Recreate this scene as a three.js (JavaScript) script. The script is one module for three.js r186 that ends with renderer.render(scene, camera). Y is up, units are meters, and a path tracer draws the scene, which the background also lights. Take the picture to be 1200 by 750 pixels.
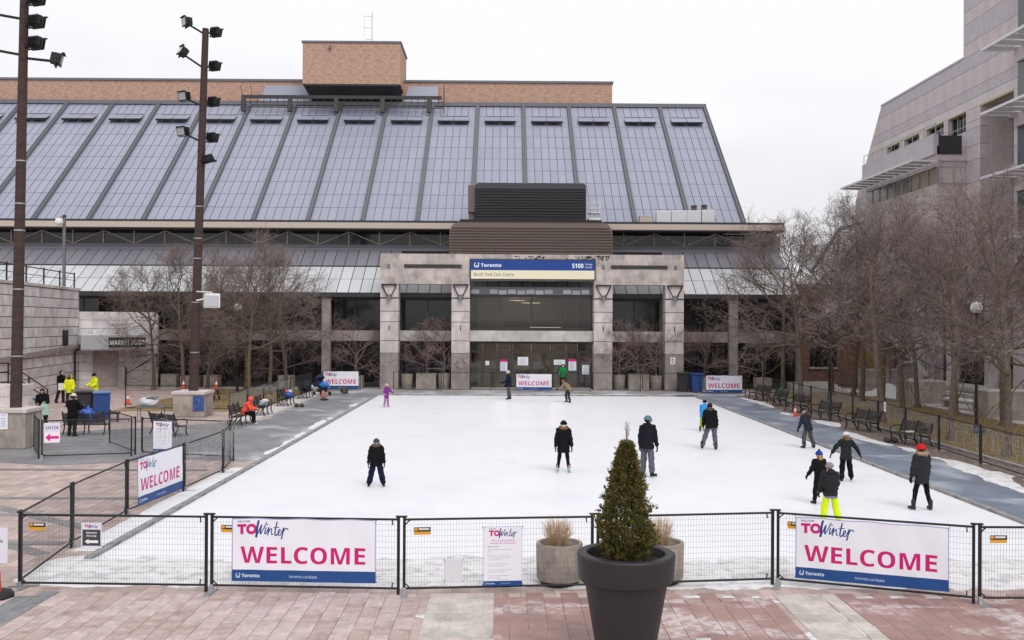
import * as THREE from 'three';
import { mergeGeometries } from 'three/addons/utils/BufferGeometryUtils.js';
import { RoundedBoxGeometry } from 'three/addons/geometries/RoundedBoxGeometry.js';

// ---------------------------------------------------------------- camera, sky, sun, exposure
const scene = new THREE.Scene();
const camera = new THREE.PerspectiveCamera(2 * Math.atan(375 / 1167) * 180 / Math.PI, 1.6, 0.1, 2000);
camera.position.set(0, 4.7, 0);
camera.rotation.order = 'YXZ';
camera.rotation.set(4 / 1167, -9 / 1167, 0.005);
scene.add(camera);

const renderer = new THREE.WebGLRenderer({ antialias: true });
renderer.setSize(1024, 640);
renderer.toneMapping = THREE.LinearToneMapping;
renderer.toneMappingExposure = 1.03;
renderer.shadowMap.enabled = true;

function rng(seed) { let s = seed | 0; return () => { s = (s + 0x6d2b79f5) | 0; let t = Math.imul(s ^ (s >>> 15), 1 | s); t = (t + Math.imul(t ^ (t >>> 7), 61 | t)) ^ t; return ((t ^ (t >>> 14)) >>> 0) / 4294967296; }; }
const hash2 = (x, y, s) => { let h = Math.imul(x, 374761393) + Math.imul(y, 668265263) + Math.imul(s, 1442695041); h = Math.imul(h ^ (h >>> 13), 1274126177); return ((h ^ (h >>> 16)) >>> 0) / 4294967296; };
const sm = (t) => t * t * (3 - 2 * t), mix = (a, b, t) => a + (b - a) * t, clamp = (x, a = 0, b = 1) => Math.max(a, Math.min(b, x));
function vnoise(x, y, per, s) {            // value noise, period `per` cells (0 = none)
  const ix = Math.floor(x), iy = Math.floor(y), fx = sm(x - ix), fy = sm(y - iy), w = (k) => per ? ((k % per) + per) % per : k;
  return mix(mix(hash2(w(ix), w(iy), s), hash2(w(ix + 1), w(iy), s), fx), mix(hash2(w(ix), w(iy + 1), s), hash2(w(ix + 1), w(iy + 1), s), fx), fy);
}
function fbm(x, y, per, oct, s) { let a = 0.5, v = 0, n = 0; for (let i = 0; i < oct; i++) { v += a * vnoise(x, y, per, s + i * 17); n += a; a *= 0.55; x *= 2; y *= 2; per *= 2; } return v / n; }

{ // overcast sky: a soft even cloud deck
  const W = 1024, H = 512, d = new Float32Array(W * H * 4);
  for (let r = 0; r < H; r++) {
    const up = ((r + 0.5) / H - 0.5) * Math.PI, y = Math.sin(up);
    for (let c = 0; c < W; c++) {
      const n = fbm(c / W * 8, r / H * 10, 8, 5, 91), m = fbm(c / W * 24, r / H * 40, 24, 4, 15);
      const k = smooth(0.42, 0.75, n * 0.7 + m * 0.3);
      let L = 1.0 - 0.15 * k + 0.03 * Math.max(0, y);
      if (y < -0.02) L = 0.5;
      const o = (r * W + c) * 4;
      d[o] = L * (0.955 - 0.01 * k); d[o + 1] = L * (0.955 - 0.008 * k); d[o + 2] = L * 0.985; d[o + 3] = 1;
    }
  }
  const t = new THREE.DataTexture(d, W, H, THREE.RGBAFormat, THREE.FloatType);
  t.mapping = THREE.EquirectangularReflectionMapping; t.magFilter = THREE.LinearFilter; t.needsUpdate = true;
  scene.background = t; scene.environment = t;
}
function smooth(a, b, x) { const t = clamp((x - a) / (b - a)); return t * t * (3 - 2 * t); }

const sun = new THREE.DirectionalLight(new THREE.Color().setRGB(1, 0.975, 0.95), 1.4);
sun.position.set(22, 62, 10); sun.target.position.set(0, 0, -45);
sun.castShadow = true; sun.shadow.radius = 60;
Object.assign(sun.shadow.camera, { left: -80, right: 80, top: 80, bottom: -80, near: 1, far: 300 });
sun.shadow.mapSize.set(4096, 4096);
scene.add(sun, sun.target);

// ---------------------------------------------------------------- helpers
const V = (x, y, z) => new THREE.Vector3(x, y, z);
const rgb = (r, g, b) => new THREE.Color().setRGB(r, g, b);
const used = {};
function numbered(n) { const k = used[n] = (used[n] ?? -1) + 1; return k ? n + '_' + String(k).padStart(3, '0') : n; }
function clean(g) {
  const o = g.index ? g.toNonIndexed() : g;
  for (const k of Object.keys(o.attributes)) if (!['position', 'normal', 'uv', 'color'].includes(k)) o.deleteAttribute(k);
  if (!o.attributes.uv) o.setAttribute('uv', new THREE.BufferAttribute(new Float32Array(o.attributes.position.count * 2), 2));
  o.morphAttributes = {};
  return o;
}
const join = (list) => list.length === 1 ? clean(list[0]) : mergeGeometries(list.map(clean));
function uvBox(g) {          // uv in metres, by the way each face points
  const p = g.attributes.position, n = g.attributes.normal, u = new Float32Array(p.count * 2);
  for (let i = 0; i < p.count; i++) {
    const ax = Math.abs(n.getX(i)), ay = Math.abs(n.getY(i)), az = Math.abs(n.getZ(i)), x = p.getX(i), y = p.getY(i), z = p.getZ(i);
    if (ay >= ax && ay >= az) { u[2 * i] = x; u[2 * i + 1] = -z; } else if (ax >= az) { u[2 * i] = z; u[2 * i + 1] = y; } else { u[2 * i] = x; u[2 * i + 1] = y; }
  }
  g.setAttribute('uv', new THREE.BufferAttribute(u, 2));
  return g;
}
function mesh(name, geos, mat, parent, keepUV) {
  const g = Array.isArray(geos) ? join(geos) : geos;
  if (!keepUV && g.attributes.normal) uvBox(g);
  const m = new THREE.Mesh(g, mat);
  m.castShadow = m.receiveShadow = true;
  m.name = parent ? name : numbered(name);
  (parent ?? scene).add(m);
  return m;
}
function tag(o, label, category, group, kind) { o.userData = { ...o.userData, label, category }; if (group) o.userData.group = group; if (kind) o.userData.kind = kind; return o; }
function thing(name, label, category, [x, y, z] = [0, 0, 0], turn = 0, group) {
  const o = new THREE.Group(); o.name = numbered(name); o.position.set(x, y, z); o.rotation.y = turn; scene.add(o);
  return tag(o, label, category, group);
}
function dup(src, label, [x, y, z], turn = 0) {
  const r = src.clone(); r.name = numbered(src.name.replace(/_\d\d\d$/, '')); r.userData = { ...src.userData, label };
  r.position.set(x, y, z); r.rotation.y = turn; scene.add(r); return r;
}
function struct(name, geos, mat, label, category, keepUV) { const m = mesh(name, geos, mat, null, keepUV); m.userData = { kind: 'structure', label, category }; return m; }

function box(w, h, d, x = 0, y = 0, z = 0, ry = 0) { const g = new THREE.BoxGeometry(w, h, d); if (ry) g.rotateY(ry); g.translate(x, y, z); return clean(g); }
const bx = (x0, x1, y0, y1, z0, z1) => box(x1 - x0, y1 - y0, z1 - z0, (x0 + x1) / 2, (y0 + y1) / 2, (z0 + z1) / 2);
function rbox(w, h, d, r, x = 0, y = 0, z = 0) { const g = new RoundedBoxGeometry(w, h, d, 2, r); g.translate(x, y, z); return clean(g); }
function cyl(r0, r1, h, x = 0, y = 0, z = 0, seg = 12, open = false) { const g = new THREE.CylinderGeometry(r1, r0, h, seg, 1, open); g.translate(x, y + h / 2, z); return clean(g); }
const UP = V(0, 1, 0);
function orient(g, a, b) {                 // g stands along +y from 0 to |b-a|
  const d = b.clone().sub(a), q = new THREE.Quaternion().setFromUnitVectors(UP, d.clone().normalize());
  g.applyQuaternion(q); g.translate(a.x, a.y, a.z); return g;
}
function rod(a, b, r, seg = 6, r1 = r, open = false) { const L = a.distanceTo(b); return orient(cyl(r, r1, L, 0, 0, 0, seg, open), a, b); }
function beam(a, b, w, d) {                // rectangular bar, w across (level), d the other way
  const L = a.distanceTo(b), g = box(w, d, L), dir = b.clone().sub(a).normalize();
  const x = Math.abs(dir.y) > 0.999 ? V(1, 0, 0) : V(0, 1, 0).cross(dir).normalize(), y = dir.clone().cross(x);
  g.applyMatrix4(new THREE.Matrix4().makeBasis(x, y, dir)); const c = a.clone().add(b).multiplyScalar(0.5); g.translate(c.x, c.y, c.z); return g;
}
function tube(pts, r, seg = 12, rad = 6, closed = false) { return clean(new THREE.TubeGeometry(new THREE.CatmullRomCurve3(pts, closed), seg, r, rad, closed)); }
function lathe(pts, seg = 24, x = 0, y = 0, z = 0) { const g = new THREE.LatheGeometry(pts.map(([a, b]) => new THREE.Vector2(a, b)), seg); g.translate(x, y, z); return clean(g); }
function ball(r, x, y, z, sx = 1, sy = 1, sz = 1, seg = 14) { const g = new THREE.SphereGeometry(r, seg, Math.ceil(seg * 0.7)); g.scale(sx, sy, sz); g.translate(x, y, z); return clean(g); }
function blob(r, x, y, z, sx = 1, sy = 1, sz = 1, seg = 16, seed = 1, amp = 0.3) {   // a lumpy, slumped ball
  const g = new THREE.SphereGeometry(1, seg, Math.ceil(seg * 0.7)), p = g.attributes.position;
  for (let i = 0; i < p.count; i++) { const a = p.getX(i), b = p.getY(i), c = p.getZ(i), k = 1 + amp * 2 * (0.5 * fbm(a * 1.7 + seed * 7 + 20, b * 1.7 + c * 1.3 + 20, 0, 3, seed) + 0.5 * fbm(c * 2.1 + seed * 3 + 20, a * 1.2 - b * 1.9 + 20, 0, 3, seed + 9) - 0.5); p.setXYZ(i, a * k * r * sx + x, Math.max(b * k, -0.8) * r * sy + y, c * k * r * sz + z); }
  g.computeVertexNormals(); return clean(g);
}
function quad(a, b, c, d) {                // a b c d counter-clockwise
  const g = new THREE.BufferGeometry();
  g.setAttribute('position', new THREE.Float32BufferAttribute([...a, ...b, ...c, ...a, ...c, ...d], 3));
  g.setAttribute('uv', new THREE.Float32BufferAttribute([0, 0, 1, 0, 1, 1, 0, 0, 1, 1, 0, 1], 2));
  g.computeVertexNormals(); return g;
}
function slab(poly, y0, y1) {              // extruded ground outline [[x,z]...]
  const s = new THREE.Shape(poly.map(([x, z]) => new THREE.Vector2(x, -z))), g = new THREE.ExtrudeGeometry(s, { depth: y1 - y0, bevelEnabled: false });
  g.rotateX(-Math.PI / 2); g.translate(0, y0, 0); return clean(g);
}
function sheet(x0, x1, z0, z1, y) { const g = new THREE.PlaneGeometry(x1 - x0, z1 - z0); g.rotateX(-Math.PI / 2); g.translate((x0 + x1) / 2, y, (z0 + z1) / 2); return clean(g); }

// ---------------------------------------------------------------- textures and materials
function tex(size, metres, fn, srgb = true) {
  const d = new Uint8Array(size * size * 4);
  for (let j = 0; j < size; j++) for (let i = 0; i < size; i++) { const c = fn(i / size, j / size), o = (j * size + i) * 4; d[o] = clamp(c[0]) * 255; d[o + 1] = clamp(c[1]) * 255; d[o + 2] = clamp(c[2]) * 255; d[o + 3] = 255; }
  const t = new THREE.DataTexture(d, size, size); t.wrapS = t.wrapT = THREE.RepeatWrapping; t.magFilter = THREE.LinearFilter; t.minFilter = THREE.LinearMipmapLinearFilter; t.generateMipmaps = true;
  if (srgb) t.colorSpace = THREE.SRGBColorSpace;
  t.repeat.set(1 / metres, 1 / metres); t.needsUpdate = true; return t;
}
const grey = (v) => [v, v, v];
const tint = (c, v) => [c[0] * v, c[1] * v, c[2] * v];
const std = (color, roughness = 0.8, extra = {}) => new THREE.MeshStandardMaterial({ color, roughness, ...extra });
const fineBump = tex(256, 0.5, (u, v) => grey(fbm(u * 32, v * 32, 32, 3, 5)), false);
const concTex = (c, metres, s, stain) => tex(512, metres, (u, v) => {
  const a = fbm(u * 6, v * 6, 6, 5, s), b = fbm(u * 40, v * 3, 0, 3, s + 40), f = hash2(Math.floor(u * 512), Math.floor(v * 512), s);
  const st = stain * smooth(0.5, 0.8, fbm(u * 9, v * 5, 9, 4, s + 77));
  return tint(c, 0.80 + 0.30 * a + 0.10 * (b - 0.5) + 0.07 * (f - 0.5) - 0.26 * st);
});
const M = {};
M.concrete = std(0xffffff, 0.9, { map: concTex([0.84, 0.80, 0.79], 5, 11, 0.25), bumpMap: fineBump, bumpScale: 0.003 });
M.beamConcrete = std(0xffffff, 0.9, { map: concTex([0.77, 0.73, 0.71], 4, 23, 0.5), bumpMap: fineBump, bumpScale: 0.003 });
M.bandConcrete = std(0xffffff, 0.9, { map: concTex([0.77, 0.755, 0.735], 5, 29, 0.1) });
M.wallConcrete = [0, 1, 2].map((k) => std(0xffffff, 0.9, { map: concTex([[0.87, 0.845, 0.845], [0.85, 0.825, 0.825], [0.885, 0.86, 0.86]][k], 4, 31 + k * 5, 0.22), bumpMap: fineBump, bumpScale: 0.004 }));
M.darkStone = std(0xffffff, 0.75, { map: concTex([0.64, 0.60, 0.585], 3, 53, 0.3) });
M.concreteBlock = std(0xffffff, 0.92, { map: concTex([0.66, 0.62, 0.585], 2.2, 61, 0.4), bumpMap: fineBump, bumpScale: 0.004 });
M.planterConcrete = std(0xffffff, 0.9, { map: concTex([0.66, 0.62, 0.58], 1.3, 67, 0.4), bumpMap: fineBump, bumpScale: 0.003 });
M.brick = std(0xffffff, 0.9, { map: tex(512, 2.4, (u, v) => {
  const row = Math.floor(v * 32), col = Math.floor(u * 10 + (row & 1) * 0.5), fv = v * 32 - row, fu = (u * 10 + (row & 1) * 0.5) % 1, mort = fv < 0.14 || fu < 0.04;
  const k = 0.88 + 0.2 * hash2(col % 10, row, 7) + 0.14 * (fbm(u * 5, v * 5, 5, 3, 9) - 0.5);
  return mort ? [0.70, 0.62, 0.57] : [0.735 * k, 0.585 * k, 0.51 * k];
}) });
M.redBrick = std(0xffffff, 0.9, { map: tex(512, 2.4, (u, v) => {
  const row = Math.floor(v * 32), col = Math.floor(u * 10 + (row & 1) * 0.5), fv = v * 32 - row, fu = (u * 10 + (row & 1) * 0.5) % 1, mort = fv < 0.14 || fu < 0.04;
  const k = 0.8 + 0.35 * hash2(col % 10, row, 3);
  return mort ? [0.55, 0.47, 0.43] : [0.55 * k, 0.40 * k, 0.345 * k];
}) });
M.stone = [0, 1, 2].map((k) => std(0xffffff, 0.7, { map: tex(256, 3.2, (u, v) => {
  const j = (u * 4) % 1 < 0.03, h = hash2(Math.floor(u * 4), k, 5) * 0.035;
  return tint([[0.855, 0.805, 0.80], [0.80, 0.765, 0.79], [0.88, 0.84, 0.835]][k], (j ? 0.92 : 1.0) * (0.93 + h + 0.1 * (fbm(u * 12, v * 12, 12, 3, 3 + k) - 0.5)));
}) }));
M.roofGlass = [0, 1, 2].map((k) => std(rgb(...[[0.30, 0.313, 0.395], [0.313, 0.326, 0.41], [0.287, 0.30, 0.38]][k]), 0.3));
M.roofRib = std(rgb(0.16, 0.16, 0.185), 0.5);
M.roofDark = std(rgb(0.028, 0.03, 0.035), 0.6);
M.palePanel = [0, 1, 2].map((k) => std(rgb(...[[0.53, 0.54, 0.56], [0.57, 0.58, 0.60], [0.49, 0.505, 0.525]][k]), 0.45));
M.greyPanel = [0, 1].map((k) => std(rgb(...[[0.215, 0.212, 0.245], [0.24, 0.237, 0.27]][k]), 0.45));
M.fascia = std(rgb(0.52, 0.44, 0.375), 0.6);
M.frame = std(rgb(0.035, 0.032, 0.032), 0.5);
M.glassDark = new THREE.MeshPhysicalMaterial({ color: rgb(0.010, 0.010, 0.011), roughness: 0.06 });
M.glass = new THREE.MeshPhysicalMaterial({ color: rgb(0.62, 0.62, 0.60), roughness: 0.02, transmission: 1, thickness: 0, ior: 1.5 });
M.interior = std(rgb(0.20, 0.18, 0.165), 0.9);
M.louvre = std(rgb(0.05, 0.05, 0.054), 0.5);
M.louvreBrown = std(rgb(0.15, 0.115, 0.10), 0.6);
M.steelBlack = std(rgb(0.006, 0.006, 0.008), 0.55);
M.steelGrey = std(rgb(0.18, 0.18, 0.20), 0.5, { metalness: 0.4 });
M.galv = std(rgb(0.42, 0.43, 0.45), 0.45, { metalness: 0.7 });
M.rust = std(0xffffff, 0.85, { map: tex(256, 2, (u, v) => tint([0.265, 0.20, 0.185], 0.75 + 0.5 * fbm(u * 8, v * 20, 8, 4, 71))) });
M.white = std(rgb(0.74, 0.74, 0.75), 0.5);
M.offWhite = std(rgb(0.62, 0.60, 0.56), 0.7);
M.black = std(rgb(0.012, 0.012, 0.013), 0.7);
M.snow = std(0xffffff, 0.75, { map: tex(512, 3, (u, v) => { const a = fbm(u * 8, v * 8, 8, 5, 41); return [0.85 + 0.07 * a, 0.85 + 0.07 * a, 0.865 + 0.065 * a]; }), bumpMap: fineBump, bumpScale: 0.012 });
M.dirtySnow = std(0xffffff, 0.7, { map: tex(512, 2.5, (u, v) => { const a = fbm(u * 6, v * 6, 6, 5, 43), g = smooth(0.5, 0.75, fbm(u * 14, v * 14, 14, 4, 47)); const k = 0.84 + 0.10 * a - 0.12 * g; return [k, k * 0.995, k * 1.0]; }), bumpMap: fineBump, bumpScale: 0.012 });
M.orange = std(rgb(0.75, 0.09, 0.025), 0.55);
M.glow = new THREE.MeshStandardMaterial({ color: 0x222222, emissive: rgb(1, 0.78, 0.42), emissiveIntensity: 0.9 });
M.bark = std(0xffffff, 0.95, { map: tex(256, 0.8, (u, v) => { const a = fbm(u * 24, v * 5, 24, 4, 83), m = smooth(0.58, 0.75, fbm(u * 6, v * 6, 6, 4, 87)); const k = 0.62 + 0.6 * a; return [mix(0.45 * k, 0.44, m * 0.5), mix(0.39 * k, 0.41, m * 0.5), mix(0.345 * k, 0.28, m * 0.5)]; }), bumpMap: tex(256, 0.4, (u, v) => grey(fbm(u * 24, v * 5, 24, 4, 83)), false), bumpScale: 0.02 });
M.twig = std(rgb(0.225, 0.168, 0.155), 0.9);
M.branch = std(rgb(0.095, 0.078, 0.062), 0.9); M.twigGrey = std(rgb(0.25, 0.20, 0.19), 0.9);
M.twigRed = std(rgb(0.225, 0.155, 0.15), 0.9);
M.wire = std(rgb(0.09, 0.09, 0.10), 0.5);

// ---------------------------------------------------------------- ground
const R0 = rng(7);
const paverTex = tex(1024, 3.6, (u, v) => {           // 0.3 x 0.6 m pavers, too far off to tell apart
  const col = Math.floor(u * 12), off = (col & 1) * 0.5, row = Math.floor(v * 6 + off), fu = u * 12 - col, fv = (v * 6 + off) - row;
  const j = fu < 0.035 || fv < 0.018, k = 0.87 + 0.17 * hash2(col, row % 6, 5) + 0.22 * (fbm(u * 9, v * 9, 9, 5, 6) - 0.5);
  return j ? [0.56, 0.49, 0.47] : [0.745 * k, 0.665 * k, 0.64 * k];
});
M.paverFar = std(0xffffff, 0.85, { map: paverTex });
struct('ground', [sheet(-700, 700, -700, 120, -0.06)], std(rgb(0.16, 0.155, 0.15), 0.95), 'grey ground stretching beyond the buildings', 'ground');
const plaza = struct('plaza_paving', [sheet(-60, 60, -74, 12, -0.012)], M.paverFar, 'pinkish beige paved plaza around the ice rink', 'paving');
// ice
const iceMat = std(0xffffff, 0.42, { map: tex(1024, 11, (u, v) => {
  const a = fbm(u * 5, v * 5, 5, 5, 101), b = smooth(0.56, 0.8, fbm(u * 11, v * 22, 11, 5, 103)), s = fbm(u * 90, v * 14, 0, 2, 107);
  const k = 0.895 + 0.03 * a - 0.035 * b + 0.02 * (s - 0.5); return [k, k * 1.002, k * 1.016];
}), bumpMap: fineBump, bumpScale: 0.003 });
iceMat.map = (() => {                       // worn ice: scraped patches and skate cuts
  const n = 2048, c = document.createElement('canvas'); c.width = c.height = n; const x = c.getContext('2d'), r = rng(777); x.fillStyle = '#eeeef3'; x.fillRect(0, 0, n, n);
  const wrap = (f) => { for (const dx of [-n, 0, n]) for (const dy of [-n, 0, n]) { x.save(); x.translate(dx, dy); f(); x.restore(); } };
  for (let i = 0; i < 260; i++) { const px = r() * n, py = r() * n, R = 40 + 160 * r(), v = r() < 0.55 ? '204,208,219' : '250,250,253', a = 0.05 + 0.10 * r(), sq = 0.3 + 0.5 * r(), ro = r() * 3; wrap(() => { x.translate(px, py); x.rotate(ro); x.scale(1, sq); const g = x.createRadialGradient(0, 0, 0, 0, 0, R); g.addColorStop(0, 'rgba(' + v + ',' + a + ')'); g.addColorStop(1, 'rgba(' + v + ',0)'); x.fillStyle = g; x.fillRect(-R, -R, 2 * R, 2 * R); }); }
  for (let i = 0; i < 1500; i++) { const px = r() * n, py = r() * n, R = 120 + 600 * r(), a0 = r() * 6.28, da = 0.08 + 0.3 * r(), w = 0.8 + 1.6 * r(), al = 0.06 + 0.16 * r(), col = r() < 0.7 ? '168,174,188' : '250,250,252'; wrap(() => { x.strokeStyle = 'rgba(' + col + ',' + al + ')'; x.lineWidth = w; x.beginPath(); x.arc(px, py, R, a0, a0 + da); x.stroke(); }); }
  const t = new THREE.CanvasTexture(c); t.wrapS = t.wrapT = THREE.RepeatWrapping; t.colorSpace = THREE.SRGBColorSpace; t.repeat.set(1 / 17, 1 / 17); return t;
})();
struct('ice_rink', [sheet(-8.1, 12.3, -64.6, -18.15, 0.002)], iceMat, 'white ice rink dusted with skate snow', 'ice rink');
const kerbMat = std(0xffffff, 0.9, { map: concTex([0.62, 0.61, 0.61], 2, 113, 0.6), bumpMap: fineBump, bumpScale: 0.004 });
{ // kerb stones along the sides and the far end
  const mk = (name, label, list) => { const o = new THREE.Group(); o.name = name; o.userData = { kind: 'structure', label, category: 'kerb' }; scene.add(o); for (const g of list) mesh('kerb_stone', g, kerbMat, o); };
  const side = (x0, x1, za, zb) => { const l = []; for (let z = za; z > zb + 0.1; z -= 1.5) { const e = Math.max(z - 1.492, zb); l.push(box(x1 - x0, 0.10 + 0.01 * R0(), z - e, (x0 + x1) / 2 + 0.012 * (R0() - 0.5), 0.02, (z + e) / 2)); } return l; };
  mk('kerb_left', 'grey kerb along the left side of the rink', side(-8.25, -8.1, -19.7, -64.6));
  mk('kerb_right', 'grey kerb along the right side of the rink', side(12.3, 12.46, -18.6, -64.6));
  const l = []; for (let x = -8.42; x < 12.6; x += 1.5) l.push(box(1.492, 0.09, 0.3, Math.min(x + 0.746, 11.88), 0.03, -64.76)); mk('kerb_back', 'low kerb along the far end of the rink', l);
}
const asphaltTex = (frost, s, c) => tex(1024, 9, (u, v) => {
  const a = fbm(u * 10, v * 10, 10, 5, s), f = hash2(Math.floor(u * 1024), Math.floor(v * 1024), s), w = frost * smooth(0.44, 0.72, fbm(u * 7, v * 4, 7, 6, s + 9));
  const k = 0.82 + 0.30 * a + 0.12 * (f - 0.5); return [mix(c[0] * k, 0.86, w), mix(c[1] * k, 0.87, w), mix(c[2] * k, 0.90, w)];
});
M.walkLeft = std(0xffffff, 0.6, { map: asphaltTex(0.62, 121, [0.53, 0.53, 0.55]) });
M.walkRight = std(0xffffff, 0.38, { map: asphaltTex(0.5, 131, [0.49, 0.525, 0.59]) });
M.asphalt = std(0xffffff, 0.8, { map: asphaltTex(0.12, 141, [0.50, 0.495, 0.505]) });
M.pathConcrete = std(0xffffff, 0.9, { map: concTex([0.82, 0.80, 0.785], 3, 149, 0.4) });
struct('left_walkway', [slab([[-8.25, -33.9], [-11.3, -33.9], [-11.9, -66.5], [-8.25, -66.5]], -0.03, 0.006)], M.walkLeft, 'frosted grey walkway along the left of the rink', 'walkway');
struct('right_walkway', [slab([[12.46, -17.6], [15.2, -17.6], [15.2, -66.5], [12.46, -66.5]], -0.03, 0.006)], M.walkRight, 'wet blue grey walkway along the right of the rink', 'walkway');
struct('asphalt_path', [slab([[-11.3, -34.0], [-14.6, -32.6], [-21.5, -34.6], [-21.5, -40.5], [-15.5, -44.6], [-11.55, -47.8]], -0.03, 0.0)], M.asphalt, 'dark asphalt path behind the entrance fences', 'path');
struct('back_apron', [slab([[-13, -64.92], [17, -64.92], [17, -72.6], [-13, -72.6]], -0.03, 0.002)].map((g) => g), std(0xffffff, 0.7, { map: asphaltTex(0.55, 151, [0.62,0.60,0.60]) }), 'grey paving strip between the rink and the entrance', 'paving');
struct('left_path', [slab([[-60, -70.2], [-13.0, -70.2], [-13, -73.0], [-60, -73.0]], -0.03, 0.003)], M.pathConcrete, 'pale path along the foot of the building', 'path');
{ // dark stone bands in the left plaza
  const bands = [[[-9.3, -20.2], [-24, -31.6]], [[-9.3, -22.6], [-24, -34.0]], [[-9.3, -24.3], [-22, -24.3]], [[-9.3, -26.6], [-24, -26.6]], [[-9.3, -21.2], [-22, -21.2]], [[-9.4, -31.7], [-24, -31.7]]];
  const o = new THREE.Group(); o.name = 'paving_bands'; o.userData = { kind: 'structure', label: 'grey stone bands crossing the left plaza', category: 'paving' }; scene.add(o);
  bands.forEach(([[x0, z0], [x1, z1]], i) => { const dx = x1 - x0, dz = z1 - z0, L = Math.hypot(dx, dz), nx = -dz / L * 0.17, nz = dx / L * 0.17, y = -0.006 + i * 0.0012; const g = quad([x0 + nx, y, z0 + nz], [x0 - nx, y, z0 - nz], [x1 - nx, y, z1 - nz], [x1 + nx, y, z1 + nz]); if (g.attributes.normal.getY(0) < 0) { g.scale(1, 1, 1); const p = g.attributes.position.array; for (let k = 0; k < 18; k += 9) for (let c = 0; c < 3; c++) { const t = p[k + c]; p[k + c] = p[k + 3 + c]; p[k + 3 + c] = t; } g.computeVertexNormals(); } mesh('stone_band', g, M.bandStone ??= std(0xffffff, 0.85, { map: concTex([0.56, 0.55, 0.55], 2, 157, 0.3) }), o); });
}
{ // foreground pavers, laid one by one
  const cols = [[0.78, 0.705, 0.695], [0.77, 0.692, 0.68], [0.79, 0.715, 0.705], [0.73, 0.64, 0.62], [0.775, 0.70, 0.692]];
  const mats = cols.map((c, i) => std(0xffffff, 0.82, { map: concTex(c, 1.1, 201 + i * 7, i === 3 ? 0.4 : 0.15), bumpMap: fineBump, bumpScale: 0.003 }));
  const slate = [0, 1].map((i) => std(0xffffff, 0.8, { map: concTex([[0.53, 0.54, 0.55], [0.58, 0.58, 0.59]][i], 1, 251 + i, 0.4) }));
  const slabM = [0, 1].map((i) => std(0xffffff, 0.88, { map: concTex([[0.765, 0.73, 0.70], [0.78, 0.75, 0.72]][i], 1.7, 261 + i, 0.12), bumpMap: fineBump, bumpScale: 0.003 }));
  const wetM = [0, 1].map((i) => std(0xffffff, 0.6, { map: tex(1024, 5.5, (u, v) => { const fr = smooth(0.46, 0.66, fbm(u * 6, v * 9, 0, 6, 271)) * (0.35 + 0.65 * smooth(0.35, 0.62, fbm(u * 60, v * 60, 60, 3, 277))) * 0.62, k = 0.86 + 0.2 * fbm(u * 16, v * 16, 16, 4, 281) + 0.06 * (hash2(Math.floor(u * 1024), Math.floor(v * 1024), 7) - 0.5), c = [[0.645, 0.515, 0.49], [0.615, 0.49, 0.465]][i]; return [mix(c[0] * k, 0.88, fr), mix(c[1] * k, 0.875, fr), mix(c[2] * k, 0.885, fr)]; }), bumpMap: fineBump, bumpScale: 0.003 }));
  const pg = rbox(0.292, 0.04, 0.592, 0.006), gs = [];
  const place = (name, g, m, x, z) => { const o = mesh(name, g, m, plaza, true); o.position.set(x, -0.0165 + 0.003 * R0(), z); o.rotation.set(0.004 * (R0() - 0.5), 0.006 * (R0() - 0.5), 0.006 * (R0() - 0.5)); };
  // each variant shows another piece of the texture
  for (let k = 0; k < 6; k++) { const g = uvBox(pg.clone()), u = g.attributes.uv; for (let i = 0; i < u.count; i++) u.setXY(i, u.getX(i) + k * 0.37, u.getY(i) + k * 0.61); gs.push(g); }
  const strip = (x0, x1) => { const w = x1 - x0; for (let z = -17.35, k = 0; z < -14; z += 1.22, k++) place('concrete_slab', uvBox(rbox(w - 0.02, 0.04, 1.19, 0.008)).translate(0, 0, 0), slabM[k & 1], (x0 + x1) / 2, z + 0.61); };
  strip(-1.27, -0.14); strip(4.70, 5.50); strip(5.51, 5.80);
  let c = 0;
  for (let x = -9.2; x < 9.3; x += 0.3, c++) {
    const cx = x + 0.15;
    if ((cx > -1.32 && cx < -0.1) || (cx > 4.66 && cx < 5.84)) continue;
    const sl = cx > -8.35 && cx < -7.6;
    for (let z = -17.4 + (c & 1) * 0.3; z < -14.1; z += 0.6) {
      if (cx > -0.1) { const g = pg.clone().translate(cx, 0, z + 0.3); uvBox(g).translate(-cx, 0, -z - 0.3); place('paver', g, wetM[R0() < 0.6 ? 0 : 1], cx, z + 0.3); continue; } const wet = cx > -2.4 ? 0.5 : 0.1;
      place(sl ? 'stone_paver' : 'paver', gs[Math.floor(R0() * 6)], sl ? slate[R0() < 0.5 ? 0 : 1] : mats[R0() < wet ? (R0() < 0.6 ? 3 : 1) : Math.floor(R0() * 5)], cx, z + 0.3);
    }
  }
}
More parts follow.
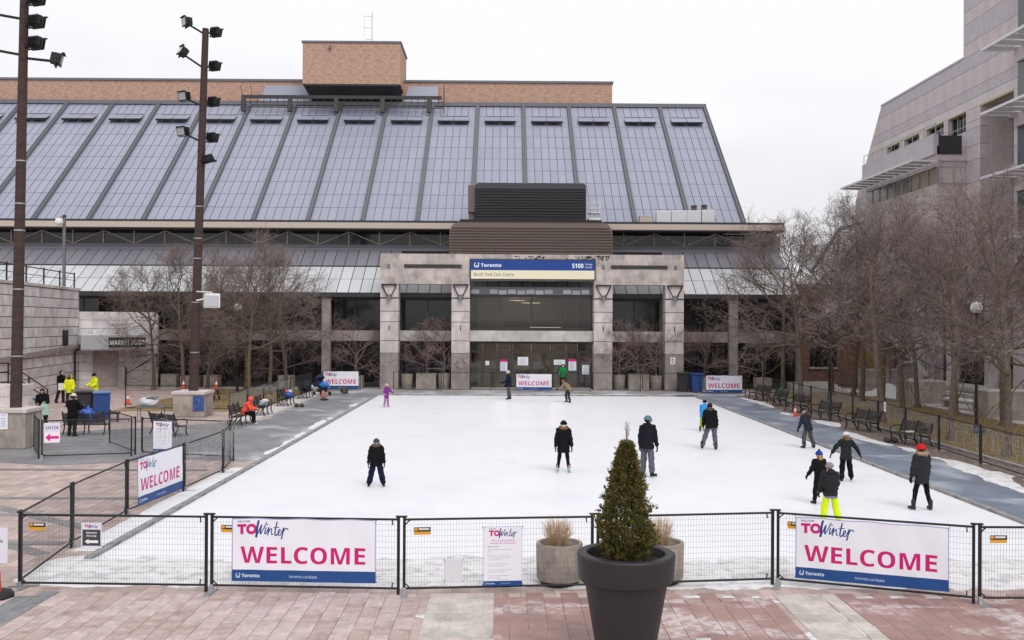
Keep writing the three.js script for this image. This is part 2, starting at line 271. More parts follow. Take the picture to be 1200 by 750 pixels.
// grass
const grassTex = tex(512, 5, (u, v) => { const a = fbm(u * 8, v * 8, 8, 5, 301), b = smooth(0.45, 0.7, fbm(u * 5, v * 5, 5, 4, 307)), f = hash2(Math.floor(u * 512), Math.floor(v * 512), 3); const k = 0.7 + 0.4 * a + 0.3 * (f - 0.5); return [mix(0.64, 0.63, b) * k, mix(0.565, 0.52, b) * k, mix(0.40, 0.41, b) * k]; });
M.grass = std(0xffffff, 0.95, { map: grassTex });
M.soil = std(0xffffff, 0.95, { map: tex(256, 1.5, (u, v) => tint([0.47, 0.41, 0.375], 0.6 + 0.7 * fbm(u * 16, v * 16, 16, 4, 311))) });
struct('right_lawn', [slab([[17.2, -26], [24.2, -26], [24.2, -69.0], [17.2, -69.0]], -0.03, 0.03)], M.grass, 'worn winter lawn under the right hand trees', 'lawn');
struct('left_lawn', [slab([[-13.2, -52.5], [-20.5, -52.5], [-20.5, -69.8], [-13.2, -69.8]], -0.03, 0.03)], M.grass, 'worn winter lawn under the left hand trees', 'lawn');
struct('right_verge', [slab([[15.2, -20], [17.2, -20], [17.2, -66.5], [15.2, -66.5]], -0.03, 0.003)], M.soil, 'brown verge with benches right of the walkway', 'verge');
struct('left_verge', [slab([[-11.9, -48.0], [-13.2, -48.0], [-13.2, -68], [-11.95, -68]], -0.03, 0.003)], M.pathConcrete, 'paved verge with benches left of the walkway', 'verge');
struct('right_path', [slab([[24.2, -26], [31, -26], [31, -74], [24.2, -74]], -0.03, 0.002)], M.pathConcrete, 'pale concrete path right of the lawn', 'path');
struct('stone_edging', [bx(17.02, 17.2, -0.03, 0.09, -66.5, -22), bx(24.2, 24.4, -0.03, 0.08, -69, -26)], kerbMat, 'low concrete edging of the right lawn', 'edging');
{ // grass tufts
  const g = new THREE.BufferGeometry(), p = [], r = rng(55);
  for (let k = 0; k < 7; k++) { const a = r() * 6.28, x = 0.05 * (r() - 0.5), z = 0.05 * (r() - 0.5), h = 0.05 + 0.06 * r(), l = 0.06 * r(); p.push(x - 0.006 * Math.cos(a), 0, z - 0.006 * Math.sin(a), x + 0.006 * Math.cos(a), 0, z + 0.006 * Math.sin(a), x + l * Math.sin(a), h, z + l * Math.cos(a)); }
  g.setAttribute('position', new THREE.Float32BufferAttribute(p, 3)); g.computeVertexNormals();
  const lawn = (name, label, n, f) => {
    const im = new THREE.InstancedMesh(g, std(0xffffff, 0.9, { side: THREE.DoubleSide }), n), m = new THREE.Matrix4(), q = new THREE.Quaternion();
    for (let i = 0; i < n; i++) { const [x, z] = f(r); q.setFromAxisAngle(UP, r() * 6.28); const s = 0.6 + 0.9 * r(); m.compose(V(x, 0.028, z), q, V(s, s, s)); im.setMatrixAt(i, m); const k = 0.6 + 0.7 * r(), b = fbm(x * 0.5, z * 0.5, 0, 3, 9); im.setColorAt(i, rgb(0.34 * k, mix(0.285, 0.235, b) * k, 0.13 * k)); }
    im.name = name; im.userData = { kind: 'stuff', label, category: 'grass' }; scene.add(im);
  };
  lawn('grass', 'short brown green grass of the right lawn', 26000, (r) => [17.3 + 6.8 * r(), -27 - 30 * Math.pow(r(), 1.4)]);
  lawn('grass', 'short brown green grass of the left lawn', 6000, (r) => [-13.3 - 7 * r(), -53 - 16 * r()]);
}
// snow: low lumpy heaps that run out into the paving
function snowField(name, label, x0, x1, z0, z1, cell, fn, mat = M.snow) {
  const nx = Math.ceil((x1 - x0) / cell), nz = Math.ceil((z1 - z0) / cell), H = [], p = [], idx = [];
  for (let j = 0; j <= nz; j++) for (let i = 0; i <= nx; i++) { const x = x0 + i * cell, z = z0 + j * cell, e = Math.min(i, nx - i, j, nz - j) < 1 ? -0.05 : 0; H.push(Math.max(-0.03, fn(x, z) + e)); p.push(x, H[H.length - 1], z); }
  for (let j = 0; j < nz; j++) for (let i = 0; i < nx; i++) { const a = j * (nx + 1) + i, b = a + 1, c = a + nx + 1, d = c + 1; if (Math.max(H[a], H[b], H[c], H[d]) < -0.015) continue; idx.push(a, c, b, b, c, d); }
  const g = new THREE.BufferGeometry(); g.setAttribute('position', new THREE.Float32BufferAttribute(p, 3)); g.setIndex(idx); g.computeVertexNormals();
  const m = mesh(name, clean(g), mat); m.userData = { kind: 'stuff', label, category: 'snow' }; return m;
}
const N = (x, z, f, o, s) => fbm(x * f + 100, z * f + 100, 0, o, s) - 0.5;
snowField('snow', 'thin snow bank between the rink and the front fence', -9.0, 12.4, -21, -16.6, 0.09, (x, z) => { const edge = z < -18.05 ? 0.02 : 0.02 - (z + 18.05) * 0.12; const left = x < -8.3 ? (x + 8.3) * 0.05 : 0; return Math.min(0.035, edge + left) + 0.06 * N(x, z, 1.6, 4, 3) + 0.02 * N(x, z, 6, 3, 5) - (z < -19.6 ? (-19.6 - z) * 0.05 : 0); }, M.dirtySnow);
snowField('snow', 'patches of trodden snow on the paving right of the large planter', 2.6, 10.8, -17.3, -13.9, 0.05, (x, z) => -0.012 + 0.045 * N(x, z * 1.8, 0.75, 4, 11) + 0.04 * N(x, z * 1.5, 4, 4, 13) + Math.min(0, (x - 3.0) * 0.02) + Math.min(0, (z + 14.6) * -0.012), M.dirtySnow);
snowField('snow', 'scattered snow crumbs on the paving left of the large planter', -2.4, 1.0, -17.2, -13.9, 0.05, (x, z) => -0.018 + 0.06 * N(x, z * 2, 1.4, 4, 17), M.dirtySnow);
snowField('snow', 'snow strip beside the kerb inside the left fence', -9.0, -8.3, -33.6, -20.5, 0.08, (x, z) => 0.012 + 0.05 * N(x, z, 0.8, 4, 19) + (x < -8.75 ? (x + 8.75) * 0.12 : 0) - Math.max(0, -31 - z) * 0.02, M.snow);
snowField('snow', 'ragged snow along the benches right of the walkway', 13.9, 17.1, -64, -21, 0.12, (x, z) => -0.033 + 0.10 * N(x, z * 0.6, 0.7, 4, 23) + 0.045 * Math.exp(-((x - 15.2 - 0.25 * Math.sin(z * 0.5)) ** 2) * 5) + (z > -32 ? 0.02 : 0) * (x > 14.2 && x < 16.4 ? 1 : 0), M.dirtySnow);
snowField('snow', 'frost and snow along the inner edge of the left walkway', -10.2, -8.35, -60, -34, 0.1, (x, z) => -0.03 + 0.08 * N(x, z * 0.35, 0.9, 4, 29) + 0.03 * Math.exp(-((x + 8.5) ** 2) * 4), M.snow);
snowField('snow', 'patches of snow under the left hand benches', -13.6, -11.4, -69, -44, 0.1, (x, z) => -0.03 + 0.10 * N(x, z, 0.6, 4, 31), M.snow);
snowField('snow', 'snow patches around the left entrance bench', -21, -13.5, -42, -33, 0.1, (x, z) => -0.045 + 0.12 * N(x, z * 1.8, 0.45, 4, 37), M.dirtySnow);
snowField('snow', 'thin snow lying beside the picnic table', -24, -16.5, -62, -50, 0.12, (x, z) => -0.05 + 0.13 * N(x, z * 1.6, 0.4, 4, 39), M.dirtySnow);
snowField('snow', 'snow strip along the foot of the building on the left', -34, -13, -71.6, -70.0, 0.12, (x, z) => 0.0 + 0.08 * N(x, z, 0.5, 4, 41) - (z + 70.8) ** 2 * 0.12, M.snow);
snowField('snow', 'low snow ridge at the far end of the rink', -12, 16, -67.6, -64.4, 0.12, (x, z) => -0.028 + 0.10 * N(x, z * 2, 0.5, 4, 43) + 0.03 * Math.exp(-((z + 66.2) ** 2) * 6), M.snow);
snowField('snow', 'shovelled snow pile beside the right hand path', 23.6, 28.2, -69, -63.2, 0.1, (x, z) => 0.95 * Math.exp(-((x - 25.5) ** 2 * 0.8 + (z + 66) ** 2 * 0.6)) - 0.12 + 0.12 * N(x, z, 1.2, 4, 47), M.snow);

// ---------------------------------------------------------------- the civic building
const B = thing('civic_building', 'long concrete and glass civic building with steep glazed roof behind the rink', 'building', [0, 0, 0]);
const EX = 21.5, WX = -62;
{ // steep glazed upper roof
  const zb = -78, yb = 12.5, zt = -94, yt = 25.2, XR = 18.8, SP = 4.28, NB = 18;
  const dz = zt - zb, dy = yt - yb, L = Math.hypot(dz, dy), up = V(0, dy / L, dz / L), nrm = V(0, -dz / L, dy / L);
  const at = (x, s, o) => V(x, yb + up.y * s + nrm.y * o, zb + up.z * s + nrm.z * o);
  const roof = mesh('upper_roof', [quad(at(WX, 0, -0.06).toArray(), at(XR, 0, -0.06).toArray(), at(XR, L, -0.06).toArray(), at(WX, L, -0.06).toArray())], std(rgb(0.245, 0.255, 0.325), 0.5), B);
  const qt = new THREE.Quaternion().setFromRotationMatrix(new THREE.Matrix4().makeBasis(V(1, 0, 0), up.clone(), nrm.clone()));
  const rows = 10, ph = (L - 0.3) / rows, pw = (SP - 0.34) / 6, pane = rbox(pw - 0.045, ph - 0.05, 0.05, 0.012), far = [], r = rng(19);
  for (let b = 0; b < NB; b++) for (let i = 0; i < 6; i++) for (let k = 0; k < rows; k++) {
    const x = XR - b * SP - 0.17 - pw * (i + 0.5), s = 0.2 + ph * (k + 0.5), vent = k === 8 && i > 0 && i < 5;
    if (vent) continue;
    const q = qt.clone().multiply(new THREE.Quaternion().setFromEuler(new THREE.Euler(0.012 * (r() - 0.5), 0.012 * (r() - 0.5), 0)));
    const c = at(x, s, 0), mi = r() < 0.6 ? 0 : r() < 0.5 ? 1 : 2;
    if (k < 3 && b < 16) { const o = mesh('roof_pane', pane, M.roofGlass[mi], roof, true); o.quaternion.copy(q); o.position.copy(c); }
    else (far[mi] ??= []).push(pane.clone().applyQuaternion(q).translate(c.x, c.y, c.z));
  }
  far.forEach((l, i) => { const o = mesh('roof_pane_field', l, M.roofGlass[i], roof); o.userData.kind = 'stuff'; });
  for (let b = 0; b <= NB; b++) { const x = XR - b * SP; mesh('roof_rib', [beam(at(x, 0, 0.1), at(x, L, 0.1), 0.34, 0.2), beam(at(x - 0.1, 0, 0.24), at(x - 0.1, L, 0.24), 0.06, 0.1), beam(at(x + 0.1, 0, 0.24), at(x + 0.1, L, 0.24), 0.06, 0.1)], M.roofRib, roof); }
  const vp = rbox(1.38, 1.25, 0.07, 0.015), slot = box(1.42, 0.16, 0.16);
  for (let b = 0; b < NB; b++) for (const s of [-1, 1]) {
    const x = XR - b * SP - SP / 2 + s * 0.72, c = at(x, 0.2 + ph * 8.55, 0.2), e = at(x, 0.2 + ph * 8.16, 0.02);
    const o = mesh('roof_vent', vp, M.roofGlass[1], roof, true); o.quaternion.copy(qt).multiply(new THREE.Quaternion().setFromEuler(new THREE.Euler(-0.2, 0, 0))); o.position.copy(c);
    const d = mesh('vent_opening', slot, M.roofDark, o, true); d.position.set(0, -0.66, -0.06);
  }
  mesh('ridge_cap', [box(XR - WX + 0.3, 0.35, 0.7, (XR + WX) / 2, yt + 0.12, zt - 0.05)], M.roofRib, B);
  mesh('gutter', [bx(WX, EX, 12.28, 12.46, -78.2, -76.55), bx(WX, EX, 12.46, 12.56, -76.75, -76.55)], M.roofDark, B);
  mesh('fascia', [bx(WX, EX, 11.92, 12.36, -76.5, -76.2)], M.fascia, B);
  mesh('soffit', [bx(WX, EX - 0.05, 11.83, 11.915, -78.4, -76.25)], M.frame, B);
  mesh('gable_wall', [(() => { const g = new THREE.BufferGeometry(); g.setAttribute('position', new THREE.Float32BufferAttribute([XR + 0.02, yb, zb, XR + 0.02, yb, -100, XR + 0.02, yt, zt - 0.4, XR + 0.02, yb, -100, XR + 0.02, yt, -100, XR + 0.02, yt, zt - 0.4], 3)); g.computeVertexNormals(); return g; })()], M.darkStone, B);
  // brick upper works
  const att = mesh('brick_attic', [bx(WX, 10.2, 20, 27.65, -104, -95)], M.brick, B);
  mesh('coping', [bx(WX, 10.3, 27.65, 27.85, -104, -94.88)], M.roofRib, att);
  const tw = mesh('brick_tower', [bx(-18.75, -9.73, 26.75, 30.55, -97.6, -92.05)], M.brick, B);
  mesh('coping', [bx(-18.85, -9.63, 30.55, 30.72, -97.7, -91.95)], M.roofRib, tw);
  mesh('tower_skirt', [quad([-18.2, 25.55, -94.05], [-9.75, 25.55, -94.05], [-9.73, 26.74, -92.1], [-18.75, 26.74, -92.1]), bx(-18.6, -9.8, 26.6, 26.745, -97, -92.1)], M.frame, tw);
  mesh('wall_camera', [box(0.2, 0.3, 0.3, -16.2, 30.1, -91.9)], M.steelGrey, tw); mesh('side_window', [box(0.04, 0.9, 0.5, -9.705, 28.2, -96.9)], M.glassDark, tw);
  for (const [x0, x1] of [[-23.3, -18.3], [-9.7, -6.4]]) { mesh('roof_upstand', [quad([x0, 25.5, -94.3], [x1, 25.5, -94.3], [x1, 27.25, -94.9], [x0 + 0.5, 27.25, -94.9])], M.roofGlass[1], B); mesh('upstand_end', [quad([x1 + 0.003, 25.5, -94.3], [x1 + 0.003, 25.5, -94.9], [x1 + 0.003, 27.25, -94.9], [x1 + 0.003, 25.6, -94.3])], M.brick, B); }
  // antenna
  const an = [rod(V(-12.75, 30.6, -95), V(-12.75, 34.4, -95), 0.035)];
  for (const [y, w] of [[33.9, 0.8], [32.8, 0.8], [31.7, 0.65]]) an.push(rod(V(-12.75, y, -95), V(-12.75 - w, y + 0.05, -95), 0.02)); an.push(rod(V(-13.5, 31.9, -95), V(-13.5, 34, -95), 0.012));
  mesh('antenna', an, M.galv, tw);
  // maintenance gantry along the ridge
  const ga = [], gz = -92.2, gy = 24.6;
  ga.push(beam(V(-24.4, gy + 0.95, gz), V(-5.9, gy + 0.95, gz), 0.18, 0.3), beam(V(-24.2, gy, gz), V(-5.7, gy, gz), 0.08, 0.1), beam(V(-24.2, gy + 0.5, gz), V(-5.7, gy + 0.5, gz), 0.05, 0.06));
  for (let x = -24.2; x < -5.7; x += 0.62) ga.push(beam(V(x, gy, gz), V(x, gy + 0.9, gz), 0.05, 0.05));
  for (let x = -24.2; x < -5.6; x += 4.28) ga.push(beam(V(x, gy - 0.45, gz + 0.2), V(x, gy + 0.9, gz), 0.4, 0.25));
  for (const x of [-24.3, -23.4]) ga.push(rod(V(x, gy + 0.9, gz), V(x - 0.2, gy + 2.0, gz), 0.03)); ga.push(rod(V(-5.7, gy - 0.5, gz), V(-5.7, gy + 2, gz), 0.05));
  mesh('roof_gantry', ga, M.frame, B);
}
{ // clerestory under the fascia, with its truss
  mesh('clerestory_back', [bx(WX, EX - 0.1, 10.4, 11.74, -80.2, -80.1)], M.interior, B);
  const gl = mesh('clerestory_sill', [bx(WX, EX - 0.1, 10.38, 10.82, -78.42, -78.2), bx(WX, EX - 0.1, 10.3, 10.5, -78.2, -77.7)], M.greyPanel[0], B);
  for (let x = EX - 0.15; x > -48; x -= 2.4) mesh('clerestory_pane', [box(2.3, 0.98, 0.03, x - 1.2, 11.33, -78.36)], M.glassDark, gl);
  let k = 0; for (let x = EX - 0.15; x > -48; x -= 2.4, k++) { mesh('mullion', [box(0.09, 1.0, 0.1, x, 11.33, -78.31)], M.fascia, gl); mesh('truss_brace', [k & 1 ? beam(V(x, 10.86, -78.29), V(x - 2.3, 11.8, -78.29), 0.05, 0.07) : beam(V(x, 11.8, -78.29), V(x - 2.3, 10.86, -78.29), 0.05, 0.07)], M.fascia, gl); }
}
{ // lower lean-to roof of grey and pale panels
  const zb = -72, yb = 6.85, zt = -77.75, yt = 10.4, dz = zt - zb, dy = yt - yb, L = Math.hypot(dz, dy), up = V(0, dy / L, dz / L), nrm = V(0, -dz / L, dy / L), r = rng(29);
  const qt = new THREE.Quaternion().setFromRotationMatrix(new THREE.Matrix4().makeBasis(V(1, 0, 0), up, nrm));
  const at = (x, s, o) => V(x, yb + up.y * s + nrm.y * o, zb + up.z * s + nrm.z * o);
  const lr = mesh('lower_roof', [quad(at(WX, 0, -0.05).toArray(), at(EX, 0, -0.05).toArray(), at(EX, L, -0.05).toArray(), at(WX, L, -0.05).toArray()), bx(WX, EX, 6.6, 6.8, -73.4, -71.98), bx(WX, EX, 6.55, 6.84, -72.0, -71.9)], M.frame, B);
  const W = 0.84, rows = [[0.03, 2.0, M.palePanel], [2.03, 3.9, M.palePanel], [4.0, L - 0.1, M.greyPanel]], gs = rows.map(([a, b]) => rbox(W - 0.05, b - a - 0.03, 0.05, 0.012));
  for (let x = EX - 0.05; x > -42; x -= W) rows.forEach(([a, b, ms], k) => { if (x < 12.5 && x - W > -8.6 && k > 0) return; const o = mesh('roof_panel', gs[k], ms[Math.floor(r() * ms.length)], lr, true); o.quaternion.copy(qt); o.position.copy(at(x - W / 2, (a + b) / 2, 0)); });
  mesh('roof_step', [beam(at(WX, 3.95, 0.03), at(EX, 3.95, 0.03), 0.14, 0.12)], M.frame, lr);
}
{ // glazed wings left and right, floor band, pilasters
  const wing = (x0, x1) => {
    const n = Math.round((x1 - x0) / 2.15), w = (x1 - x0) / n;
    const fr = mesh('wing_frame', [bx(x0, x1, 0, 0.35, -73.4, -72.95)], M.frame, B); mesh('head_rail', [bx(x0, x1, 6.35, 6.6, -73.4, -72.95)], M.frame, fr);
    for (let i = 0; i < n; i++) { const x = x0 + w * (i + 0.5); mesh('window_pane', [box(w - 0.1, 2.2, 0.04, x, 5.25, -73.1)], M.glassDark, fr); mesh('window_pane', [box(w - 0.1, 3.0, 0.04, x, 1.86, -73.1)], M.glassDark, fr); mesh('mullion', [box(0.1, 6.0, 0.12, x0 + w * i, 3.36, -73.08)], M.frame, fr); }
    mesh('floor_band', [bx(x0, x1, 3.38, 4.13, -73.3, -72.5)], M.darkStone, B);
  };
  wing(-44, -8.75); wing(12.7, 21.4); wing(-7.5, -3.73); wing(7.65, 11.42);
  for (const x of [-12.9, 16.65]) mesh('pilaster', [box(0.62, 6.5, 0.5, x, 3.25, -72.4)], M.darkStone, B);
  mesh('end_wall', [bx(21.41, 21.7, 0, 6.7, -100, -72.6), bx(21.41, 21.7, 6.7, 11.7, -100, -78.3)], M.darkStone, B);
  mesh('back_wall', [bx(WX, -40, 0, 6.6, -76, -73.5), bx(WX, 21.3, 0, 20, -101, -100)], M.darkStone, B);
}
// portico
const CX = [[-8.78, -7.5], [-3.74, -2.46], [6.36, 7.66], [11.42, 12.72]], ZP = -70.5;
for (const [x0, x1] of CX) {
  const xm = (x0 + x1) / 2, w = x1 - x0;
  const c = mesh('column', [bx(x0, x1, 0, 2.55, ZP - 1.3, ZP)], M.darkStone, B);
  [[2.57, 3.42], [3.45, 4.75], [4.78, 5.5], [5.53, 6.45], [6.48, 7.44]].forEach(([a, b]) => mesh('column_block', [rbox(w + 0.01, b - a, 1.31, 0.03, xm, (a + b) / 2, ZP - 0.65)], M.concrete, c));
  mesh('lamp_bracket', [beam(V(x0 + 0.1, 7.4, ZP + 0.12), V(x1 - 0.1, 7.4, ZP + 0.12), 0.08, 0.1), beam(V(x0 + 0.12, 7.38, ZP + 0.12), V(xm - 0.12, 6.55, ZP + 0.22), 0.07, 0.07), beam(V(x1 - 0.12, 7.38, ZP + 0.12), V(xm + 0.12, 6.55, ZP + 0.22), 0.07, 0.07), beam(V(x0 - 0.02, 6.48, ZP + 0.04), V(x1 + 0.02, 6.48, ZP + 0.04), 0.05, 0.05)], M.steelBlack, c);
  mesh('column_lamp', [cyl(0.2, 0.14, 0.36, xm, 6.35, ZP + 0.24, 10)], M.steelGrey, c);
  mesh('plate', [box(0.07, 0.34, 0.03, xm, 4.35, ZP + 0.02)], M.frame, c);
}
{
  const bm = mesh('portico_beam', [bx(-8.78, -2.46, 7.46, 9.6, ZP - 1.4, ZP + 0.02), bx(6.36, 12.72, 7.46, 9.6, ZP - 1.4, ZP + 0.02), bx(-2.459, 6.359, 7.75, 9.59, ZP - 1.38, ZP - 0.02)], M.beamConcrete, B);
  for (const x of [-5.1, 9.55]) mesh('beam_slot', [box(4.0, 0.26, 0.06, x, 8.72, ZP + 0.03)], M.frame, bm);
  for (const x of [-8.2, -3.1, 7.0, 12.1]) mesh('fixing_plate', [box(0.22, 0.3, 0.04, x, 8.7, ZP + 0.03)], M.steelGrey, bm);
  for (const [x0, x1] of [[-7.5, -3.74], [7.66, 11.42]]) mesh('side_floor_band', [bx(x0, x1, 3.4, 4.15, ZP - 2.0, ZP - 1.31)], M.bandConcrete, B);
  mesh('entrance_band', [bx(-2.45, 6.35, 3.42, 4.18, ZP - 1.25, ZP - 0.35)], M.bandConcrete, B);
}
// stained beam dirt: dark algae blots above the sign
{
  const r = rng(41), gs = []; for (let i = 0; i < 120; i++) { const x = i < 30 ? 0.6 + 2.2 * r() : 4.2 + 3.2 * Math.sqrt(r()), y = 9.2 + 0.36 * r(), s = 0.02 + 0.08 * r() * r(); const sh = new THREE.Shape(); for (let k = 0; k < 9; k++) { const a = k / 9 * 6.283, q = s * (0.5 + 0.8 * r()); sh[k ? 'lineTo' : 'moveTo'](Math.cos(a) * q * 1.5, Math.sin(a) * q); } gs.push(clean(new THREE.ShapeGeometry(sh)).translate(x, Math.min(y, 9.45), ZP - 0.016 + i * 0.0001 + (x > 6.3 ? 0.04 : 0))); }
  mesh('algae_stain', gs, std(rgb(0.05, 0.04, 0.032), 0.95), B);
}
{ // louvred plant boxes above the entrance
  const louv = (name, x0, x1, y0, y1, zf, zb, rad, mat, label) => {
    const s = new THREE.Shape(); s.moveTo(x0, y0); s.lineTo(x1, y0); s.lineTo(x1, y1 - rad); s.absarc(x1 - rad, y1 - rad, rad, 0, Math.PI / 2); s.lineTo(x0 + rad, y1); s.absarc(x0 + rad, y1 - rad, rad, Math.PI / 2, Math.PI);
    const g = clean(new THREE.ExtrudeGeometry(s, { depth: zf - zb - 0.12, bevelEnabled: false, curveSegments: 8 })); g.translate(0, 0, zb);
    const o = mesh(name, g, mat, B); o.userData.label = label;
    const n = Math.floor((y1 - y0 - 0.1) / 0.205);
    for (let i = 0; i < n; i++) { const y = y0 + 0.1 + i * 0.205, t = Math.max(0, y + 0.1 - (y1 - rad)), ins = rad - Math.sqrt(Math.max(0, rad * rad - t * t)); const b = box(x1 - x0 - 2 * ins, 0.02, 0.17); b.rotateX(0.6); b.translate((x0 + x1) / 2, y, zf - 0.08); mesh('louvre_blade', b, mat, o); }
  };
  louv('upper_louvre_box', -2.2, 6.05, 12.2, 15.15, -74, -88, 0.25, M.louvre, 'black louvred plant enclosure above the entrance');
  louv('lower_louvre_box', -3.95, 7.7, 9.62, 11.95, -70.9, -80, 0.85, M.louvreBrown, 'brown louvred plant enclosure below the black one');
  mesh('louvre_deck', [bx(-3.2, 6.9, 11.955, 12.1, -80, -70.95)], M.steelBlack, B);
  mesh('plant_wing', [bx(-2.75, -2.22, 13, 15.0, -76, -74.3), bx(-2.7, -2.25, 12.1, 13, -76, -74.5)], M.louvreBrown, B);
}
{ // entrance glazing: upper window, doors and the lit hall behind
  const g0 = -71.6;
  mesh('hall', [bx(-3.6, 7.5, -0.03, 0.0, -82, -71.7), bx(-3.6, 7.5, 6.7, 6.8, -82, -71.7), bx(-3.7, -3.6, 0, 6.8, -82, -71.7), bx(7.5, 7.6, 0, 6.8, -82, -71.7), bx(-3.6, 7.5, 0, 6.8, -82.1, -82), bx(-3.6, 7.5, 3.5, 4.0, -82, -72.0), bx(-2.6, -2.0, 0, 6.7, -76.4, -75.8), bx(5.6, 6.2, 0, 6.7, -76.4, -75.8), bx(0, 3.5, 4.0, 4.9, -76, -75.9)], M.interior, B);
  const up = mesh('upper_window_frame', [bx(-2.45, 6.35, 6.55, 6.75, g0 - 0.1, g0 + 0.06), bx(-2.45, 6.35, 4.19, 4.4, g0 - 0.1, g0 + 0.06)], M.frame, B);
  for (let i = 0; i < 4; i++) { const x = -2.45 + 2.2 * (i + 0.5); mesh('window_pane', [box(2.12, 2.14, 0.015, x, 5.475, g0)], M.glass, up); if (i) mesh('mullion', [box(i === 2 ? 0.12 : 0.05, 2.15, 0.1, x - 1.1, 5.475, g0)], M.frame, up); }
  mesh('window_shelf', [box(2.2, 0.06, 0.1, 2.95, 4.42, g0 + 0.09)], M.galv, up);
  for (const x of [1.55, 2.3]) mesh('hall_lamp', [box(0.6, 0.08, 0.35, x, 6.2, -72.6)], M.glow, up);
  const lt = new THREE.PointLight(rgb(1, 0.78, 0.45), 6, 0, 2); lt.position.set(1.9, 6.05, -72.6); lt.castShadow = true; scene.add(lt);
  for (const [x, y] of [[0, 3.2], [4, 3.2], [1, 6.3]]) { mesh('hall_lamp', [box(1.2, 0.06, 0.3, x, y + 0.2, -77.5)], M.glow, up); const q = new THREE.PointLight(rgb(1, 0.86, 0.66), 22, 0, 2); q.position.set(x, y, -77.5); q.castShadow = true; scene.add(q); }
  // eave glimpsed below the beam, with icicles of snow
  mesh('eave_strip', [bx(-2.44, 6.34, 6.76, 7.3, g0 - 0.2, g0 + 0.02)], M.steelGrey, B);
  for (let i = 0; i < 13; i++) if (![1, 9].includes(i)) mesh('eave_panel', [box(0.56, 0.3, 0.04, -2.1 + i * 0.66, 6.98 - 0.04 * (i & 1), g0 + 0.05)], M.palePanel[i % 3], B);
  // doors
  const dz = -71.5, dr = mesh('entrance_frame', [bx(-2.45, 6.35, 3.25, 3.41, dz - 0.1, dz + 0.06), bx(-2.45, 6.35, 2.62, 2.74, dz - 0.1, dz + 0.06), bx(-2.45, 6.35, 0, 0.2, dz - 0.1, dz + 0.08)], M.frame, B);
  const xs = [-2.45, -1.55, -0.5, 0.45, 0.6, 1.95, 3.35, 3.5, 4.45, 5.35, 6.35];
  for (let i = 0; i < xs.length - 1; i++) {
    const w = xs[i + 1] - xs[i], x = (xs[i] + xs[i + 1]) / 2; if (w < 0.3) { mesh('door_post', [box(w, 3.25, 0.16, x, 1.62, dz)], M.frame, dr); continue; }
    const d = mesh('door_leaf', [bx(xs[i] + 0.02, xs[i] + 0.1, 0.2, 2.62, dz - 0.04, dz + 0.04), bx(xs[i + 1] - 0.1, xs[i + 1] - 0.02, 0.2, 2.62, dz - 0.04, dz + 0.04), bx(xs[i] + 0.1, xs[i + 1] - 0.1, 1.12, 1.2, dz - 0.03, dz + 0.03)], M.frame, dr);
    mesh('door_pane', [box(w - 0.2, 2.4, 0.012, x, 1.41, dz)], M.glass, d); mesh('transom_pane', [box(w - 0.1, 0.5, 0.012, x, 3.0, dz)], M.glass, d);
  }
  mesh('door_step', [bx(-2.3, 6.2, -0.03, 0.12, -71.4, -70.55)], M.darkStone, B);
}

// ---------------------------------------------------------------- printed signs
const PINK = '#c4086c', BLUE = '#114685', LAV = '#e7e7ef';
function canvasTex(w, h, draw) { const c = document.createElement('canvas'); c.width = w; c.height = h; const x = c.getContext('2d'); draw(x, w, h); const t = new THREE.CanvasTexture(c); t.colorSpace = THREE.SRGBColorSpace; t.generateMipmaps = true; return t; }
function brush(x, pts, w) { x.lineWidth = w; x.lineCap = x.lineJoin = 'round'; x.beginPath(); x.moveTo(pts[0][0], pts[0][1]); for (let i = 1; i < pts.length - 1; i++) x.quadraticCurveTo(pts[i][0], pts[i][1], (pts[i][0] + pts[i + 1][0]) / 2, (pts[i][1] + pts[i + 1][1]) / 2); const e = pts[pts.length - 1]; x.lineTo(e[0], e[1]); x.stroke(); }
function toWinter(x, ox, oy, s) {          // logo: pink TO and the brushed word Winter; 380 x 130 units
  x.save(); x.translate(ox, oy); x.scale(s, s);
  x.fillStyle = '#3b4a78'; x.font = 'bold 20px sans-serif'; x.textBaseline = 'alphabetic'; x.textAlign = 'left'; x.fillText('WELCOME', 0, 14, 126);
  x.fillStyle = PINK; x.fillRect(0, 26, 68, 21); x.fillRect(23, 26, 23, 76); x.lineWidth = 22; x.strokeStyle = PINK; x.beginPath(); x.ellipse(106, 64, 29, 28, 0, 0, 7); x.stroke();
  x.strokeStyle = '#123a7a';
  brush(x, [[158, 6], [150, 30], [142, 122], [140, 118]], 16); brush(x, [[142, 118], [160, 80], [176, 40], [180, 36]], 8); brush(x, [[180, 36], [172, 70], [170, 98], [176, 96]], 11); brush(x, [[176, 96], [196, 60], [214, 18], [216, 14]], 7);
  brush(x, [[212, 52], [206, 78], [204, 98], [214, 94]], 9); brush(x, [[222, 30], [223, 28], [224, 27]], 9);
  brush(x, [[214, 94], [228, 62], [232, 50]], 6); brush(x, [[236, 50], [230, 78], [226, 104]], 9); brush(x, [[228, 92], [246, 56], [258, 56], [252, 84], [254, 102], [266, 96]], 7);
  brush(x, [[296, 8], [284, 60], [278, 100], [286, 108], [298, 98]], 10); brush(x, [[270, 50], [290, 46], [312, 44]], 6);
  brush(x, [[298, 98], [318, 78], [322, 62], [310, 60], [302, 84], [306, 106], [322, 100]], 8); brush(x, [[322, 100], [336, 70], [344, 52]], 6); brush(x, [[346, 50], [340, 80], [330, 126], [328, 130]], 10); brush(x, [[340, 86], [352, 56], [366, 50], [378, 62]], 8);
  x.restore();
}
